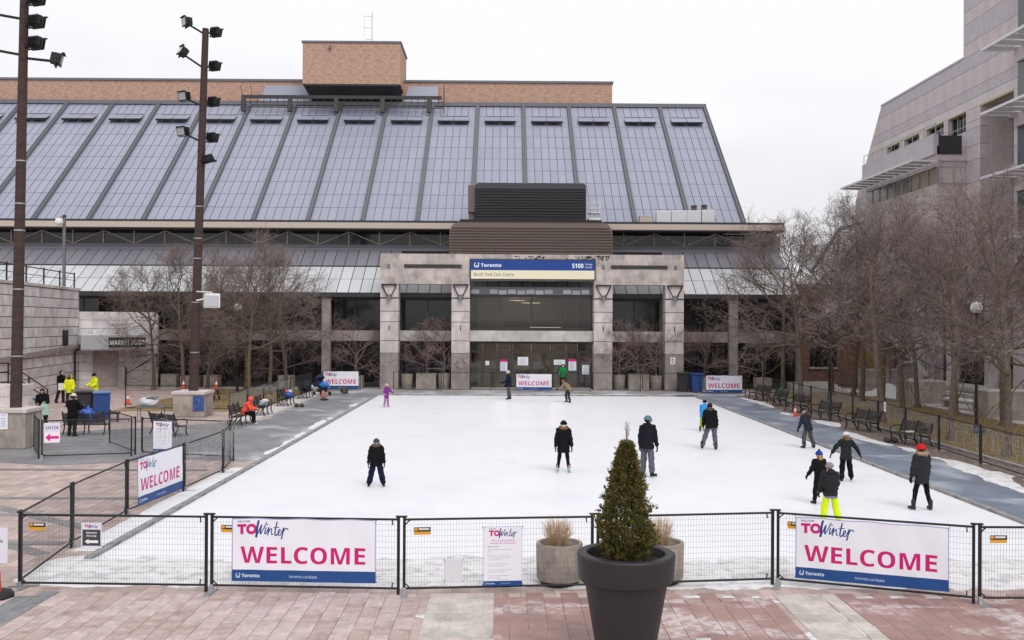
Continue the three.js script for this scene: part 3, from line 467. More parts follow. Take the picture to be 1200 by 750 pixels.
function cityMark(x, ox, oy, s, c) {       // two curved towers and the name
  x.save(); x.translate(ox, oy); x.scale(s, s); x.fillStyle = x.strokeStyle = c; x.lineWidth = 5;
  x.beginPath(); x.moveTo(6, 34); x.quadraticCurveTo(-2, 18, 8, 2); x.stroke(); x.beginPath(); x.moveTo(22, 34); x.quadraticCurveTo(36, 16, 26, 0); x.stroke(); x.fillRect(2, 32, 30, 4); x.beginPath(); x.ellipse(16, 26, 7, 3, 0, 0, 7); x.fill();
  x.font = 'bold 36px sans-serif'; x.textAlign = 'left'; x.textBaseline = 'alphabetic'; x.fillText('Toronto', 44, 34); x.restore();
}
const bannerTex = canvasTex(1024, 448, (x, w, h) => {
  x.fillStyle = LAV; x.fillRect(0, 0, w, h); x.strokeStyle = '#9b99c4'; x.lineWidth = 6; x.strokeRect(3, 3, w - 6, h - 6);
  toWinter(x, 38, 16, 0.96);
  x.fillStyle = PINK; x.font = 'bold 152px sans-serif'; x.textAlign = 'left'; x.textBaseline = 'alphabetic'; x.save(); x.translate(60, 318); x.scale(900 / x.measureText('WELCOME').width, 1.08); x.fillText('WELCOME', 0, 0); x.restore();
  x.fillStyle = BLUE; x.fillRect(0, 366, w, h - 366); cityMark(x, 28, 388, 0.95, '#dfe4ee'); x.fillStyle = '#cfd8ea'; x.font = '27px sans-serif'; x.textAlign = 'center'; x.fillText('toronto.ca/skate', 508, 420);
});
const noticeTex = canvasTex(512, 768, (x, w, h) => {
  x.fillStyle = LAV; x.fillRect(0, 0, w, h); x.strokeStyle = '#9b99c4'; x.lineWidth = 5; x.strokeRect(2, 2, w - 4, h - 4);
  toWinter(x, 70, 22, 0.98); x.fillStyle = '#c05a92'; x.font = 'bold 27px sans-serif'; x.textAlign = 'center'; x.fillText('Please practise physical', 256, 188); x.fillText('and stay two metres apart', 256, 222);
  x.textAlign = 'left'; x.fillStyle = '#4a4f7c'; x.font = 'bold 20px sans-serif'; x.fillText('While on the ice:', 50, 266);
  x.font = '17px sans-serif'; x.fillStyle = '#777a99'; ['Skaters must keep moving in the direction', 'shown.', '', 'Masks are worn at all times on the rink', 'and in the changing area by everyone', 'who is able to wear one.', '', 'No food or drink on the ice. Please', 'do not gather at the boards.', '', 'Helmets are recommended for all skaters,', 'hockey sticks are not allowed.', '', 'Skate at your own risk and follow the', 'directions of the staff.'].forEach((t, i) => x.fillText(t, 60, 304 + i * 26, 400));
  x.fillStyle = '#c05a92'; x.textAlign = 'center'; x.fillText('Thank you and enjoy', 256, 690); x.fillStyle = BLUE; x.fillRect(0, 704, w, 64); cityMark(x, 22, 722, 0.7, '#dfe4ee'); x.fillStyle = '#cfd8ea'; x.fillText('toronto.ca/skate', 290, 742);
});
const enterTex = canvasTex(256, 320, (x) => { x.fillStyle = '#dcd8e8'; x.fillRect(0, 0, 256, 320); x.fillStyle = '#5a5c86'; x.font = 'bold 68px sans-serif'; x.textAlign = 'center'; x.fillText('ENTER', 128, 104, 220); x.fillStyle = '#f0e6f0'; x.fillRect(0, 150, 256, 170); x.fillStyle = '#e0148c'; x.beginPath(); x.moveTo(20, 235); x.lineTo(96, 168); x.lineTo(96, 212); x.lineTo(236, 212); x.lineTo(236, 258); x.lineTo(96, 258); x.lineTo(96, 302); x.fill(); });
const arrowTex = canvasTex(256, 320, (x) => { x.fillStyle = '#d9d9e4'; x.fillRect(0, 0, 256, 320); toWinter(x, 40, 14, 0.46); x.fillStyle = '#3d3d43'; x.fillRect(14, 86, 228, 206); x.fillStyle = '#e8e8ea'; x.font = 'bold 32px sans-serif'; x.textAlign = 'center'; x.fillText('Entrance', 128, 136); x.fillText('this way', 128, 176); x.beginPath(); x.moveTo(44, 238); x.lineTo(92, 204); x.lineTo(92, 222); x.lineTo(212, 222); x.lineTo(212, 256); x.lineTo(92, 256); x.lineTo(92, 272); x.fill(); });
const tagTex = canvasTex(128, 64, (x) => { x.fillStyle = '#26211c'; x.fillRect(0, 0, 128, 40); x.fillStyle = '#d8d8d8'; x.fillRect(36, 8, 80, 16); x.fillStyle = '#d99a1c'; x.fillRect(0, 38, 128, 26); x.fillRect(4, 4, 24, 26); });
const boardTex = canvasTex(1024, 176, (x, w, h) => {
  x.fillStyle = '#0f3d8c'; x.fillRect(0, 0, w, 96); x.fillStyle = '#e9e2c4'; x.fillRect(0, 96, w, 80);
  cityMark(x, 26, 24, 1.25, '#f4f6fa'); x.fillStyle = '#f4f6fa'; x.font = 'bold 58px sans-serif'; x.textBaseline = 'middle'; x.textAlign = 'left'; x.fillText('5100', 838, 52, 96); x.font = '22px sans-serif'; x.fillText('Yonge', 946, 38); x.fillText('Street', 946, 66);
  x.fillStyle = '#3a3a44'; x.font = '46px sans-serif'; x.fillText('North York Civic Centre', 22, 136, 336);
});
const doorTex = canvasTex(128, 224, (x) => { x.fillStyle = '#e8e8f0'; x.fillRect(0, 0, 128, 224); x.fillStyle = '#d0107e'; x.fillRect(0, 0, 128, 46); x.fillStyle = '#8c90a8'; for (let i = 0; i < 9; i++) x.fillRect(14, 64 + i * 15, 100 - (i % 3) * 16, 6); x.fillStyle = '#4a78a8'; x.fillRect(0, 208, 128, 16); });
const paperTex = canvasTex(128, 160, (x) => { x.fillStyle = '#ececf2'; x.fillRect(0, 0, 128, 160); x.fillStyle = '#8890a8'; x.font = 'bold 20px sans-serif'; x.textAlign = 'center'; x.fillText('NOTICE', 64, 34); for (let i = 0; i < 6; i++) x.fillRect(18, 52 + i * 16, 92 - (i % 2) * 20, 5); });
const yellowDotTex = canvasTex(64, 64, (x) => { x.fillStyle = '#eef0f4'; x.fillRect(0, 0, 64, 64); x.fillStyle = '#c81050'; x.beginPath(); x.arc(32, 32, 18, 0, 7); x.fill(); x.fillStyle = '#fff'; x.fillRect(18, 27, 28, 10); });
const print = (t, rough = 0.55) => std(0xffffff, rough, { map: t });
const P = { banner: print(bannerTex, 0.45), notice: print(noticeTex), enter: print(enterTex), arrow: print(arrowTex), tag: print(tagTex), board: print(boardTex, 0.4), door: print(doorTex), paper: print(paperTex), dot: print(yellowDotTex) };
M.signBack = std(rgb(0.62, 0.61, 0.66), 0.6); M.tie = M.steelBlack;
// flat board w x h centred on local origin, facing +z, printed on its front
function boardParts(o, w, h, mat, back = M.signBack) {
  if (w > 2) {   // soft vinyl, pulled at its ties
    const mk = (off) => { const g = new THREE.PlaneGeometry(w, h, 36, 14), p = g.attributes.position; for (let i = 0; i < p.count; i++) { const u = p.getX(i), v = p.getY(i) + h / 2; p.setXYZ(i, u, v - 0.012 * Math.pow(Math.abs(Math.sin(u / w * 3 * Math.PI)), 1.5) * (v / h), off + 0.02 * (fbm(u * 1.3 + 40, v * 2.1 + w * 9, 0, 3, 5) - 0.5) + 0.006 * Math.sin(u * 9 + v * 5)); } g.computeVertexNormals(); return clean(g); };
    mesh('panel', mk(-0.008), back, o); mesh('print', mk(0.002), mat, o, true); return;
  }
 mesh('panel', [box(w, h, 0.012, 0, h / 2, -0.007)], back, o); const g = clean(new THREE.PlaneGeometry(w, h)); g.translate(0, h / 2, 0.0006); mesh('print', g, mat, o, true); }
{ // the sign on the building
  const g = new THREE.Group(); g.name = 'name_sign'; g.userData.label = 'blue and cream name sign above the entrance'; g.position.set(1.99, 7.78, ZP + 0.16); B.add(g);
  mesh('sign_box', [rbox(8.9, 1.48, 0.24, 0.02, 0, 0.735, -0.12)], M.frame, g); const f = clean(new THREE.PlaneGeometry(8.72, 1.34)); f.translate(0, 0.735, 0.006); mesh('print', f, P.board, g, true);
  const posters = [[-0.02, 1.45, 0.5, 0.85, P.door], [1.95 - 0.6, 1.9, 0.75, 0.6, P.paper], [3.97, 1.95, 0.8, 0.36, P.paper], [4.9, 1.5, 0.55, 0.85, P.door], [5.85, 1.28, 0.5, 0.66, P.paper], [-1.2, 1.9, 0.26, 0.3, P.paper]];
  for (const [x, y, w, h, m] of posters) { const q = clean(new THREE.PlaneGeometry(w, h)); q.translate(x, y + h / 2 - 0.2, -71.445); mesh('door_poster', q, m, B, true); }
  const q = clean(new THREE.PlaneGeometry(0.36, 0.5)); q.translate(11.95, 2.1, ZP + 0.03); mesh('notice_plate', q, P.dot, B, true);
}
// ---------------------------------------------------------------- fences
function fencePanel(label, [x0, z0], [x1, z1], o = {}) {
  const L = Math.hypot(x1 - x0, z1 - z0), g = thing('fence_panel', label, 'fence', [x0, 0, z0], Math.atan2(-(z1 - z0), x1 - x0), o.group), H = o.h ?? 1.3, e = 0.05;
  const post = (x, name) => mesh(name, [rbox(0.05, H + 0.06, 0.05, 0.008, x, (H + 0.06) / 2 - 0.01, 0), ...(o.plain ? [] : [rbox(0.10, 0.03, 0.07, 0.008, x, H + 0.05, 0)])], M.steelBlack, g);
  post(e, 'post'); post(L - e, 'post');
  mesh('top_rail', [rod(V(e, H, 0), V(L - e, H, 0), 0.02, 8)], M.steelBlack, g); mesh('bottom_rail', [rod(V(e, 0.11, 0), V(L - e, 0.11, 0), 0.02, 8)], M.steelBlack, g);
  if (!o.far) for (const x of [e + 0.05, L - e - 0.05]) for (const y of [0.16, H - 0.05]) mesh('corner_brace', [rod(V(x - 0.05, y - 0.05 * (y < 0.5 ? 1 : -1) + (y < 0.5 ? 0.1 : -0.1), 0), V(x + (x < 1 ? 0.06 : -0.06), y + (y < 0.5 ? -0.05 : 0.05), 0), 0.012)], M.steelBlack, g);
  const w = [], sx = o.far ? 0.1 : 0.05, sy = o.far ? 0.15 : 0.1, r = o.far ? 0.002 : 0.0013;
  for (let x = e + sx; x < L - e - 0.02; x += sx) w.push(box(r * 2, H - 0.12, r * 2, x, (H + 0.11) / 2, 0)); for (let y = 0.11 + sy; y < H; y += sy) w.push(box(L - 0.1, r * 2, r * 2, L / 2, y, 0.004));
  const wm = mesh('wire_mesh', w, M.wire, g); wm.userData.kind = 'stuff';
  if (o.tag !== false && !o.far) { const t = clean(new THREE.PlaneGeometry(0.29, 0.13)); t.translate(0.36, H - 0.2, 0.012); const m = mesh('maker_plate', t, P.tag, g, true); m.userData.label = 'small black and yellow plate'; }
  const foot = (x) => mesh('foot', [rbox(0.11, 0.025, 0.5, 0.008, x, 0.006, 0.06), rbox(0.07, 0.14, 0.06, 0.01, x, 0.06, 0.02)], M.galv, g);
  if (!o.noFeet) { foot(e); if (o.endFoot) foot(L - e); }
  return g;
}
const FRONT = [[-8.53, -17.56], [-5.13, -17.43], [-1.76, -17.24], [1.62, -17.56], [4.92, -17.99], [8.0, -16.77], [11.4, -16.75]];
const fl = ['black wire fence panel at the front left corner', 'black wire fence panel carrying the left front welcome banner', 'black wire fence panel carrying the tall printed notice', 'black wire fence panel behind the large dark planter', 'angled black wire fence panel carrying the right front welcome banner', 'black wire fence panel at the front right edge'];
for (let i = 0; i < 6; i++) fencePanel(fl[i], FRONT[i], FRONT[i + 1], { group: 'front fence panels', endFoot: i === 5 });
const LEFT = [[-8.56, -17.72], [-8.98, -20.82], [-9.16, -24.3], [-8.86, -27.7], [-8.73, -31.1], [-9.14, -33.8]];
['first panel of the left rink fence, nearest the front corner', 'second panel of the left rink fence, right before the tilted banner', 'panel of the left rink fence carrying the welcome banner', 'panel of the left rink fence with hanging light wires', 'last short panel of the left rink fence'].forEach((l, i) => fencePanel(l, LEFT[i], LEFT[i + 1], { group: 'left rink fence', tag: false, plain: true }));
fencePanel('low fence panel carrying the enter sign', [-15.78, -34.05], [-12.95, -34.9], { group: 'entrance fences', tag: false, plain: true });
fencePanel('gate panel standing ajar behind the enter sign', [-15.05, -38.13], [-13.0, -35.3], { group: 'entrance fences', tag: false, plain: true });
fencePanel('fence panel with the small white notice left of the rink', [-12.8, -35.24], [-9.3, -34.1], { group: 'entrance fences', tag: false, plain: true });
fencePanel('fence panel between the concrete pole base and the enter sign', [-17.0, -36.2], [-15.85, -34.1], { group: 'entrance fences', tag: false, plain: true });
fencePanel('fence panel crossing in front of the picnic table, left one', [-20.23, -53.29], [-16.9, -53.2], { group: 'fences by the picnic table', far: true, plain: true });
fencePanel('fence panel crossing in front of the picnic table, right one', [-16.85, -53.2], [-13.5, -52.6], { group: 'fences by the picnic table', far: true, plain: true });
for (let k = 0; k < 6; k++) fencePanel(['nearest', 'second', 'third', 'fourth', 'fifth', 'farthest'][k] + ' panel of the fence behind the left benches', [-13.1, -47.6 - 3.4 * k], [-13.1, -50.95 - 3.4 * k], { group: 'fence behind the left benches', far: true, plain: true });
const RP = [[15.9, -26.8], [16.05, -30.3], [16.19, -33.7], [16.35, -37.3], [16.5, -40.8], [16.65, -44.2], [16.75, -47.7], [16.85, -51.2], [16.9, -54.7], [16.95, -58.2], [17.0, -61.7], [17.0, -65.2]];
const ord = ['nearest', 'second', 'third', 'fourth', 'fifth', 'sixth', 'seventh', 'eighth', 'ninth', 'tenth', 'eleventh'];
function lights(label, [x0, z0], [x1, z1], seed, h = 1.3) {   // a sagging cable with short hanging wires and bulbs
  const r = rng(seed), a = V(x0, h, z0), b = V(x1, h, z1), pts = [], o = thing('light_string', label, 'string lights', [0, 0, 0], 0, 'light strings on the fences'), off = V(-(z1 - z0), 0, x1 - x0).normalize().multiplyScalar(0.03);
  for (let k = 0; k <= 10; k++) { const t = k / 10, p = a.clone().lerp(b, t).add(off); p.y -= 0.16 * Math.sin(t * Math.PI) * (0.7 + 0.6 * r()) - 0.02; pts.push(p); }
  mesh('cable', [tube(pts, 0.007, 20, 4)], M.lightWire, o);
  const c = new THREE.CatmullRomCurve3(pts), d = [];
  for (let k = 0; k < 30; k++) { const p = c.getPoint((k + 0.5 * r()) / 30), n = 0.15 + 0.75 * r(); let q = p.clone(); for (let j = 0; j < 3; j++) { const e = q.clone(); e.y -= n / 3; e.x += 0.06 * (r() - 0.5); e.z += 0.09 * (r() - 0.5); d.push(rod(q, e, 0.0042, 3, 0.0042, true)); d.push(ball(0.012, e.x, e.y, e.z, 1, 1.4, 1, 4)); q = e; } }
  const m = mesh('hanging_wires', d, M.lightWire, o); m.userData.kind = 'stuff';
}
M.lightWire = std(rgb(0.40, 0.39, 0.38), 0.5);
for (let k = 0; k < 11; k++) { fencePanel(ord[k] + ' panel of the fence behind the right benches, counted from the front', RP[k], RP[k + 1], { group: 'fence behind the right benches', far: true, plain: true }); if (k < 9) lights('icicle light wires on the ' + ord[k] + ' panel of the right fence', RP[k], RP[k + 1], 70 + k); }
lights('icicle light wires on the left rink fence beside the banner', LEFT[3], LEFT[4], 91); lights('icicle light wires on the last short panel of the left rink fence', LEFT[4], LEFT[5], 92); lights('icicle light wires on the fence panel by the white notice', [-12.0, -34.98], [-9.4, -34.13], 93);
for (let k = 0; k < 4; k++) lights('icicle light wires on the ' + ord[k] + ' panel behind the left benches', [-13.1, -47.6 - 3.4 * k], [-13.1, -50.95 - 3.4 * k], 95 + k);
for (let k = 0; k < 6; k++) fencePanel(ord[k] + ' fence panel across the entrance, counted from the left', [-7.7 + 3.45 * k, -69], [-4.3 + 3.45 * k, -69], { group: 'entrance fence panels', far: true, plain: true });
fencePanel('short fence panel behind the far right welcome banner', [13.1, -66.8], [16.3, -66.9], { group: 'entrance fence panels', far: true, plain: true });
fencePanel('short fence panel behind the far left welcome banner', [-12.6, -68.9], [-9.9, -69], { group: 'entrance fence panels', far: true, plain: true });

// banners and notices hung on the fences
function sign(name, label, cat, [x0, z0], [x1, z1], y, h, mat, group) {
  const w = Math.hypot(x1 - x0, z1 - z0), o = thing(name, label, cat, [(x0 + x1) / 2, y, (z0 + z1) / 2], Math.atan2(-(z1 - z0), x1 - x0), group);
  o.translateZ(0.045); boardParts(o, w, h, mat);
  for (const sx of [-1, 1]) for (const yy of [0.05, h - 0.05]) mesh('cable_tie', [rod(V(sx * (w / 2 - 0.015), yy, 0.004), V(sx * (w / 2 + 0.02), yy + (yy < 0.3 ? -0.05 : 0.05), -0.05), 0.005, 4)], M.tie, o);
  return o;
}
const on = (a, b, s0, s1) => { const L = Math.hypot(b[0] - a[0], b[1] - a[1]); return [[mix(a[0], b[0], s0 / L), mix(a[1], b[1], s0 / L)], [mix(a[0], b[0], s1 / L), mix(a[1], b[1], s1 / L)]]; };
sign('welcome_banner', 'large white welcome banner on the front fence left of the planter', 'banner', ...on(FRONT[1], FRONT[2], 0.42, 2.94), 0.2, 1.1, P.banner, 'welcome banners');
sign('welcome_banner', 'large white welcome banner on the angled fence at the front right', 'banner', ...on(FRONT[4], FRONT[5], 0.36, 2.88), 0.17, 1.1, P.banner, 'welcome banners');
sign('welcome_banner', 'tilted white welcome banner on the left side fence', 'banner', ...on(LEFT[2], LEFT[3], 0.5, 3.2), 0.12, 1.18, P.banner, 'welcome banners');
sign('welcome_banner', 'distant welcome banner at the far left end of the rink', 'banner', [-12.45, -68.85], [-10.05, -68.95], 0.12, 1.22, P.banner, 'welcome banners');
sign('welcome_banner', 'distant welcome banner in front of the entrance doors', 'banner', [0.85, -68.9], [3.3, -68.9], 0.1, 1.12, P.banner, 'welcome banners');
sign('welcome_banner', 'distant welcome banner beside the blue bin', 'banner', [13.55, -66.75], [16.0, -66.83], 0.1, 1.18, P.banner, 'welcome banners');
sign('printed_notice', 'tall printed notice on the front fence left of the round planter', 'notice', ...on(FRONT[2], FRONT[3], 1.42, 2.1), 0.13, 1.03, P.notice, 'rink notices');
sign('printed_notice', 'white printed notice on the fence left of the rink', 'notice', ...on([-12.8, -35.24], [-9.3, -34.1], 0.55, 1.32), 0.16, 1.06, P.notice, 'rink notices');
sign('enter_sign', 'white sign reading enter with a pink arrow', 'sign', ...on([-15.78, -34.05], [-12.95, -34.9], 0.12, 0.62), 0.55, 0.68, P.enter);
sign('arrow_sign', 'small grey sign with a white arrow on the front left fence', 'sign', ...on(FRONT[0], FRONT[1], 1.16, 1.52), 0.74, 0.44, P.arrow);
sign('paper_sleeve', 'blank pale plastic sleeve hanging low on the front fence', 'sign', ...on(FRONT[2], FRONT[3], 0.75, 1.06), 0.2, 0.4, std(rgb(0.66, 0.66, 0.7), 0.25));
sign('round_notice', 'small white notice with a red disc on the right fence', 'sign', ...on(RP[5], RP[4], 0.9, 1.15), 0.95, 0.42, P.dot).rotateY(0);

// ---------------------------------------------------------------- left: terrace wall, market hall front
{
  const W = thing('terrace_wall', 'tall concrete terrace wall of long panels at the left edge', 'wall', [-29.8, 0, -70], Math.atan2(1.9, 15), undefined), r = rng(61);
  // local: -z is away; the wall face is at x = 0 and runs from z = 0 towards the camera
  mesh('wall_core', [bx(-1.2, -0.06, 0, 6.5, -0.0, 36)], M.darkStone, W);
  for (let k = 0; k < 11; k++) for (let i = 0; i < 8; i++) { const y0 = k * 0.62, h = 0.57, z0 = i * 4.5 + 0.01; mesh('wall_panel', [rbox(0.4 + 0.012 * r(), h, 4.48, 0.015, -0.2, y0 + h / 2, z0 + 2.24)], M.wallConcrete[Math.floor(r() * 3)], W); }
  mesh('wall_coping', [bx(-0.9, 0.06, 6.83, 7.0, -0.05, 36)], M.concrete, W);
  mesh('wall_vent', [rbox(0.12, 1.0, 0.9, 0.02, 0.06, 3.6, 3.2)], M.steelBlack, W);
  mesh('ramp_ledge', [beam(V(0.12, 3.0, 0.3), V(0.12, 2.2, 26), 0.3, 0.26)], M.darkStone, W);
  mesh('down_pipe', [rod(V(0.1, 0.3, 1.2), V(0.1, 2.6, 1.2), 0.06), rod(V(0.1, 2.6, 1.2), V(0.1, 2.75, 0.1), 0.05)], M.steelBlack, W);
  const rl = [rod(V(-0.3, 8.0, 0.1), V(-0.3, 8.0, 36), 0.035), rod(V(-0.3, 7.55, 0.1), V(-0.3, 7.55, 36), 0.02)]; for (let z = 0.1; z < 36; z += 3.2) rl.push(rod(V(-0.3, 6.99, z), V(-0.3, 8.1, z), 0.05));
  mesh('top_railing', rl, M.steelBlack, W);
}
{
  const W = thing('market_hall', 'low concrete market hall front with a signed canopy over its door', 'building', [-29.8, 0, -70], 0), r = rng(67), a = Math.atan2(2, 4.6);
  const put = (name, g, m, parent = W) => { g.rotateY(a); return mesh(name, g, m, parent); };   // x runs along the wall, +z out of it
  put('wall_core', bx(0, 5.3, 0, 5.2, -1.2, -0.05), M.darkStone);
  for (let k = 0; k < 9; k++) for (const [x0, x1] of [[0.02, 0.9], [0.92, 2.6], [2.62, 5.2]]) { if (k < 5 && x0 > 0.9 && x0 < 2) continue; const h = 0.575; put('wall_panel', rbox(x1 - x0, h, 0.3, 0.015, (x0 + x1) / 2, k * 0.6 + h / 2, -0.15 + 0.01 * r()), M.wallConcrete[Math.floor(r() * 3)]); }
  const d = put('door', bx(0.94, 1.9, 0, 2.6, -0.2, -0.1), std(rgb(0.28, 0.24, 0.21), 0.6)); put('door_side', bx(1.92, 2.56, 0.2, 2.6, -0.2, -0.1), std(rgb(0.14, 0.105, 0.08), 0.6)); put('handle', box(0.05, 0.3, 0.06, 1.8, 1.1, -0.07), M.steelGrey, d);
  put('wall_light', cyl(0.16, 0.16, 0.4, 3.0, 1.0, 0.12, 10), M.steelBlack);
  put('canopy', rbox(4.1, 1.02, 1.5, 0.04, 2.15, 3.24, 0.75), std(rgb(0.45, 0.45, 0.46), 0.5, { metalness: 0.2 }));
  put('canopy_soffit', bx(0.12, 4.18, 2.68, 2.725, 0, 1.49), M.darkStone);
  put('canopy_snow', rbox(4.0, 0.07, 1.45, 0.03, 2.15, 3.78, 0.75), M.snow);
  const sg = new THREE.Group(); sg.name = 'canopy_sign'; W.add(sg);
  put('sign_board', box(2.4, 0.68, 0.08, 3.1, 3.25, 1.55), M.steelBlack, sg);
  const c = document.createElement('canvas'); c.width = 512; c.height = 128; const x = c.getContext('2d'); x.fillStyle = '#17171a'; x.fillRect(0, 0, 512, 128); x.fillStyle = '#f2f2f2'; x.font = 'bold 92px sans-serif'; x.textAlign = 'center'; x.textBaseline = 'middle'; x.fillText('MARKET FOOD', 256, 66, 500);
  const t = new THREE.CanvasTexture(c); t.colorSpace = THREE.SRGBColorSpace;
  const pl = clean(new THREE.PlaneGeometry(2.36, 0.64)); pl.translate(3.1, 3.25, 1.595); pl.rotateY(a); const lt = mesh('sign_lettering', pl, std(0xffffff, 0.6, { map: t }), sg, true); lt.userData.label = 'white capital lettering on a black board';
}
{ // outside stair beside the market hall, with handrail
  const S = thing('concrete_stair', 'concrete stair with black handrails right of the market door', 'stairs', [-26.7, 0, -70.3], 0.25);
  for (let k = 0; k < 7; k++) mesh('step', [bx(0.28 * k, 2.2, 0.2 * k, 0.2 * k + 0.2 - 0.006, -1.2, 0)], k & 1 ? M.darkStone : M.concreteBlock, S);
  mesh('stair_wall', [bx(-0.4, 0.0, 0, 1.5, -1.2, 0.1)], M.darkStone, S);
  for (const z of [-0.05, -1.1]) mesh('handrail', [rod(V(-0.2, 2.1, z), V(2.2, 2.7, z).setY(2.1 + 0.3), 0.03), rod(V(0.1, 1.0, z), V(2.1, 2.35, z), 0.03), rod(V(0.1, 0.2, z), V(0.1, 1.0, z), 0.03), rod(V(2.1, 1.35, z), V(2.1, 2.38, z), 0.03)], M.steelBlack, S);
}
{ // low retaining wall with stair rail at the left edge
  const S = thing('retaining_wall', 'low concrete retaining wall with stepped black railing at the left edge', 'wall', [-25, 0, -47], 0), r = rng(3);
  for (let k = 0; k < 3; k++) for (let i = 0; i < 2; i++) mesh('wall_block', [rbox(2.2, 0.55, 1.6, 0.02, -1.1 + i * 2.21, k * 0.56 + 0.275, -0.8)], M.wallConcrete[(k + i) % 3], S);
  const zz = 0.05, rail = []; 
  for (const dy of [0, 0.45, 0.9]) rail.push(rod(V(-3, 1.6 + dy, -1.4), V(1.0, 1.75 + dy, -1.4), 0.03), rod(V(1.0, 1.75 + dy, -1.4), V(2.9, 0.5 + dy, -1.4), 0.03));
  for (const [x, y] of [[-1.9, 1.6], [1.0, 1.6], [2.0, 0]]) rail.push(rod(V(x, y, -1.4), V(x, (x > 1.5 ? 1.95 : 2.65), -1.4), 0.04)); rail.push(rod(V(2.9, 0, -1.4), V(2.9, 1.4, -1.4), 0.04));
  mesh('stair_railing', rail, M.steelBlack, S);
}
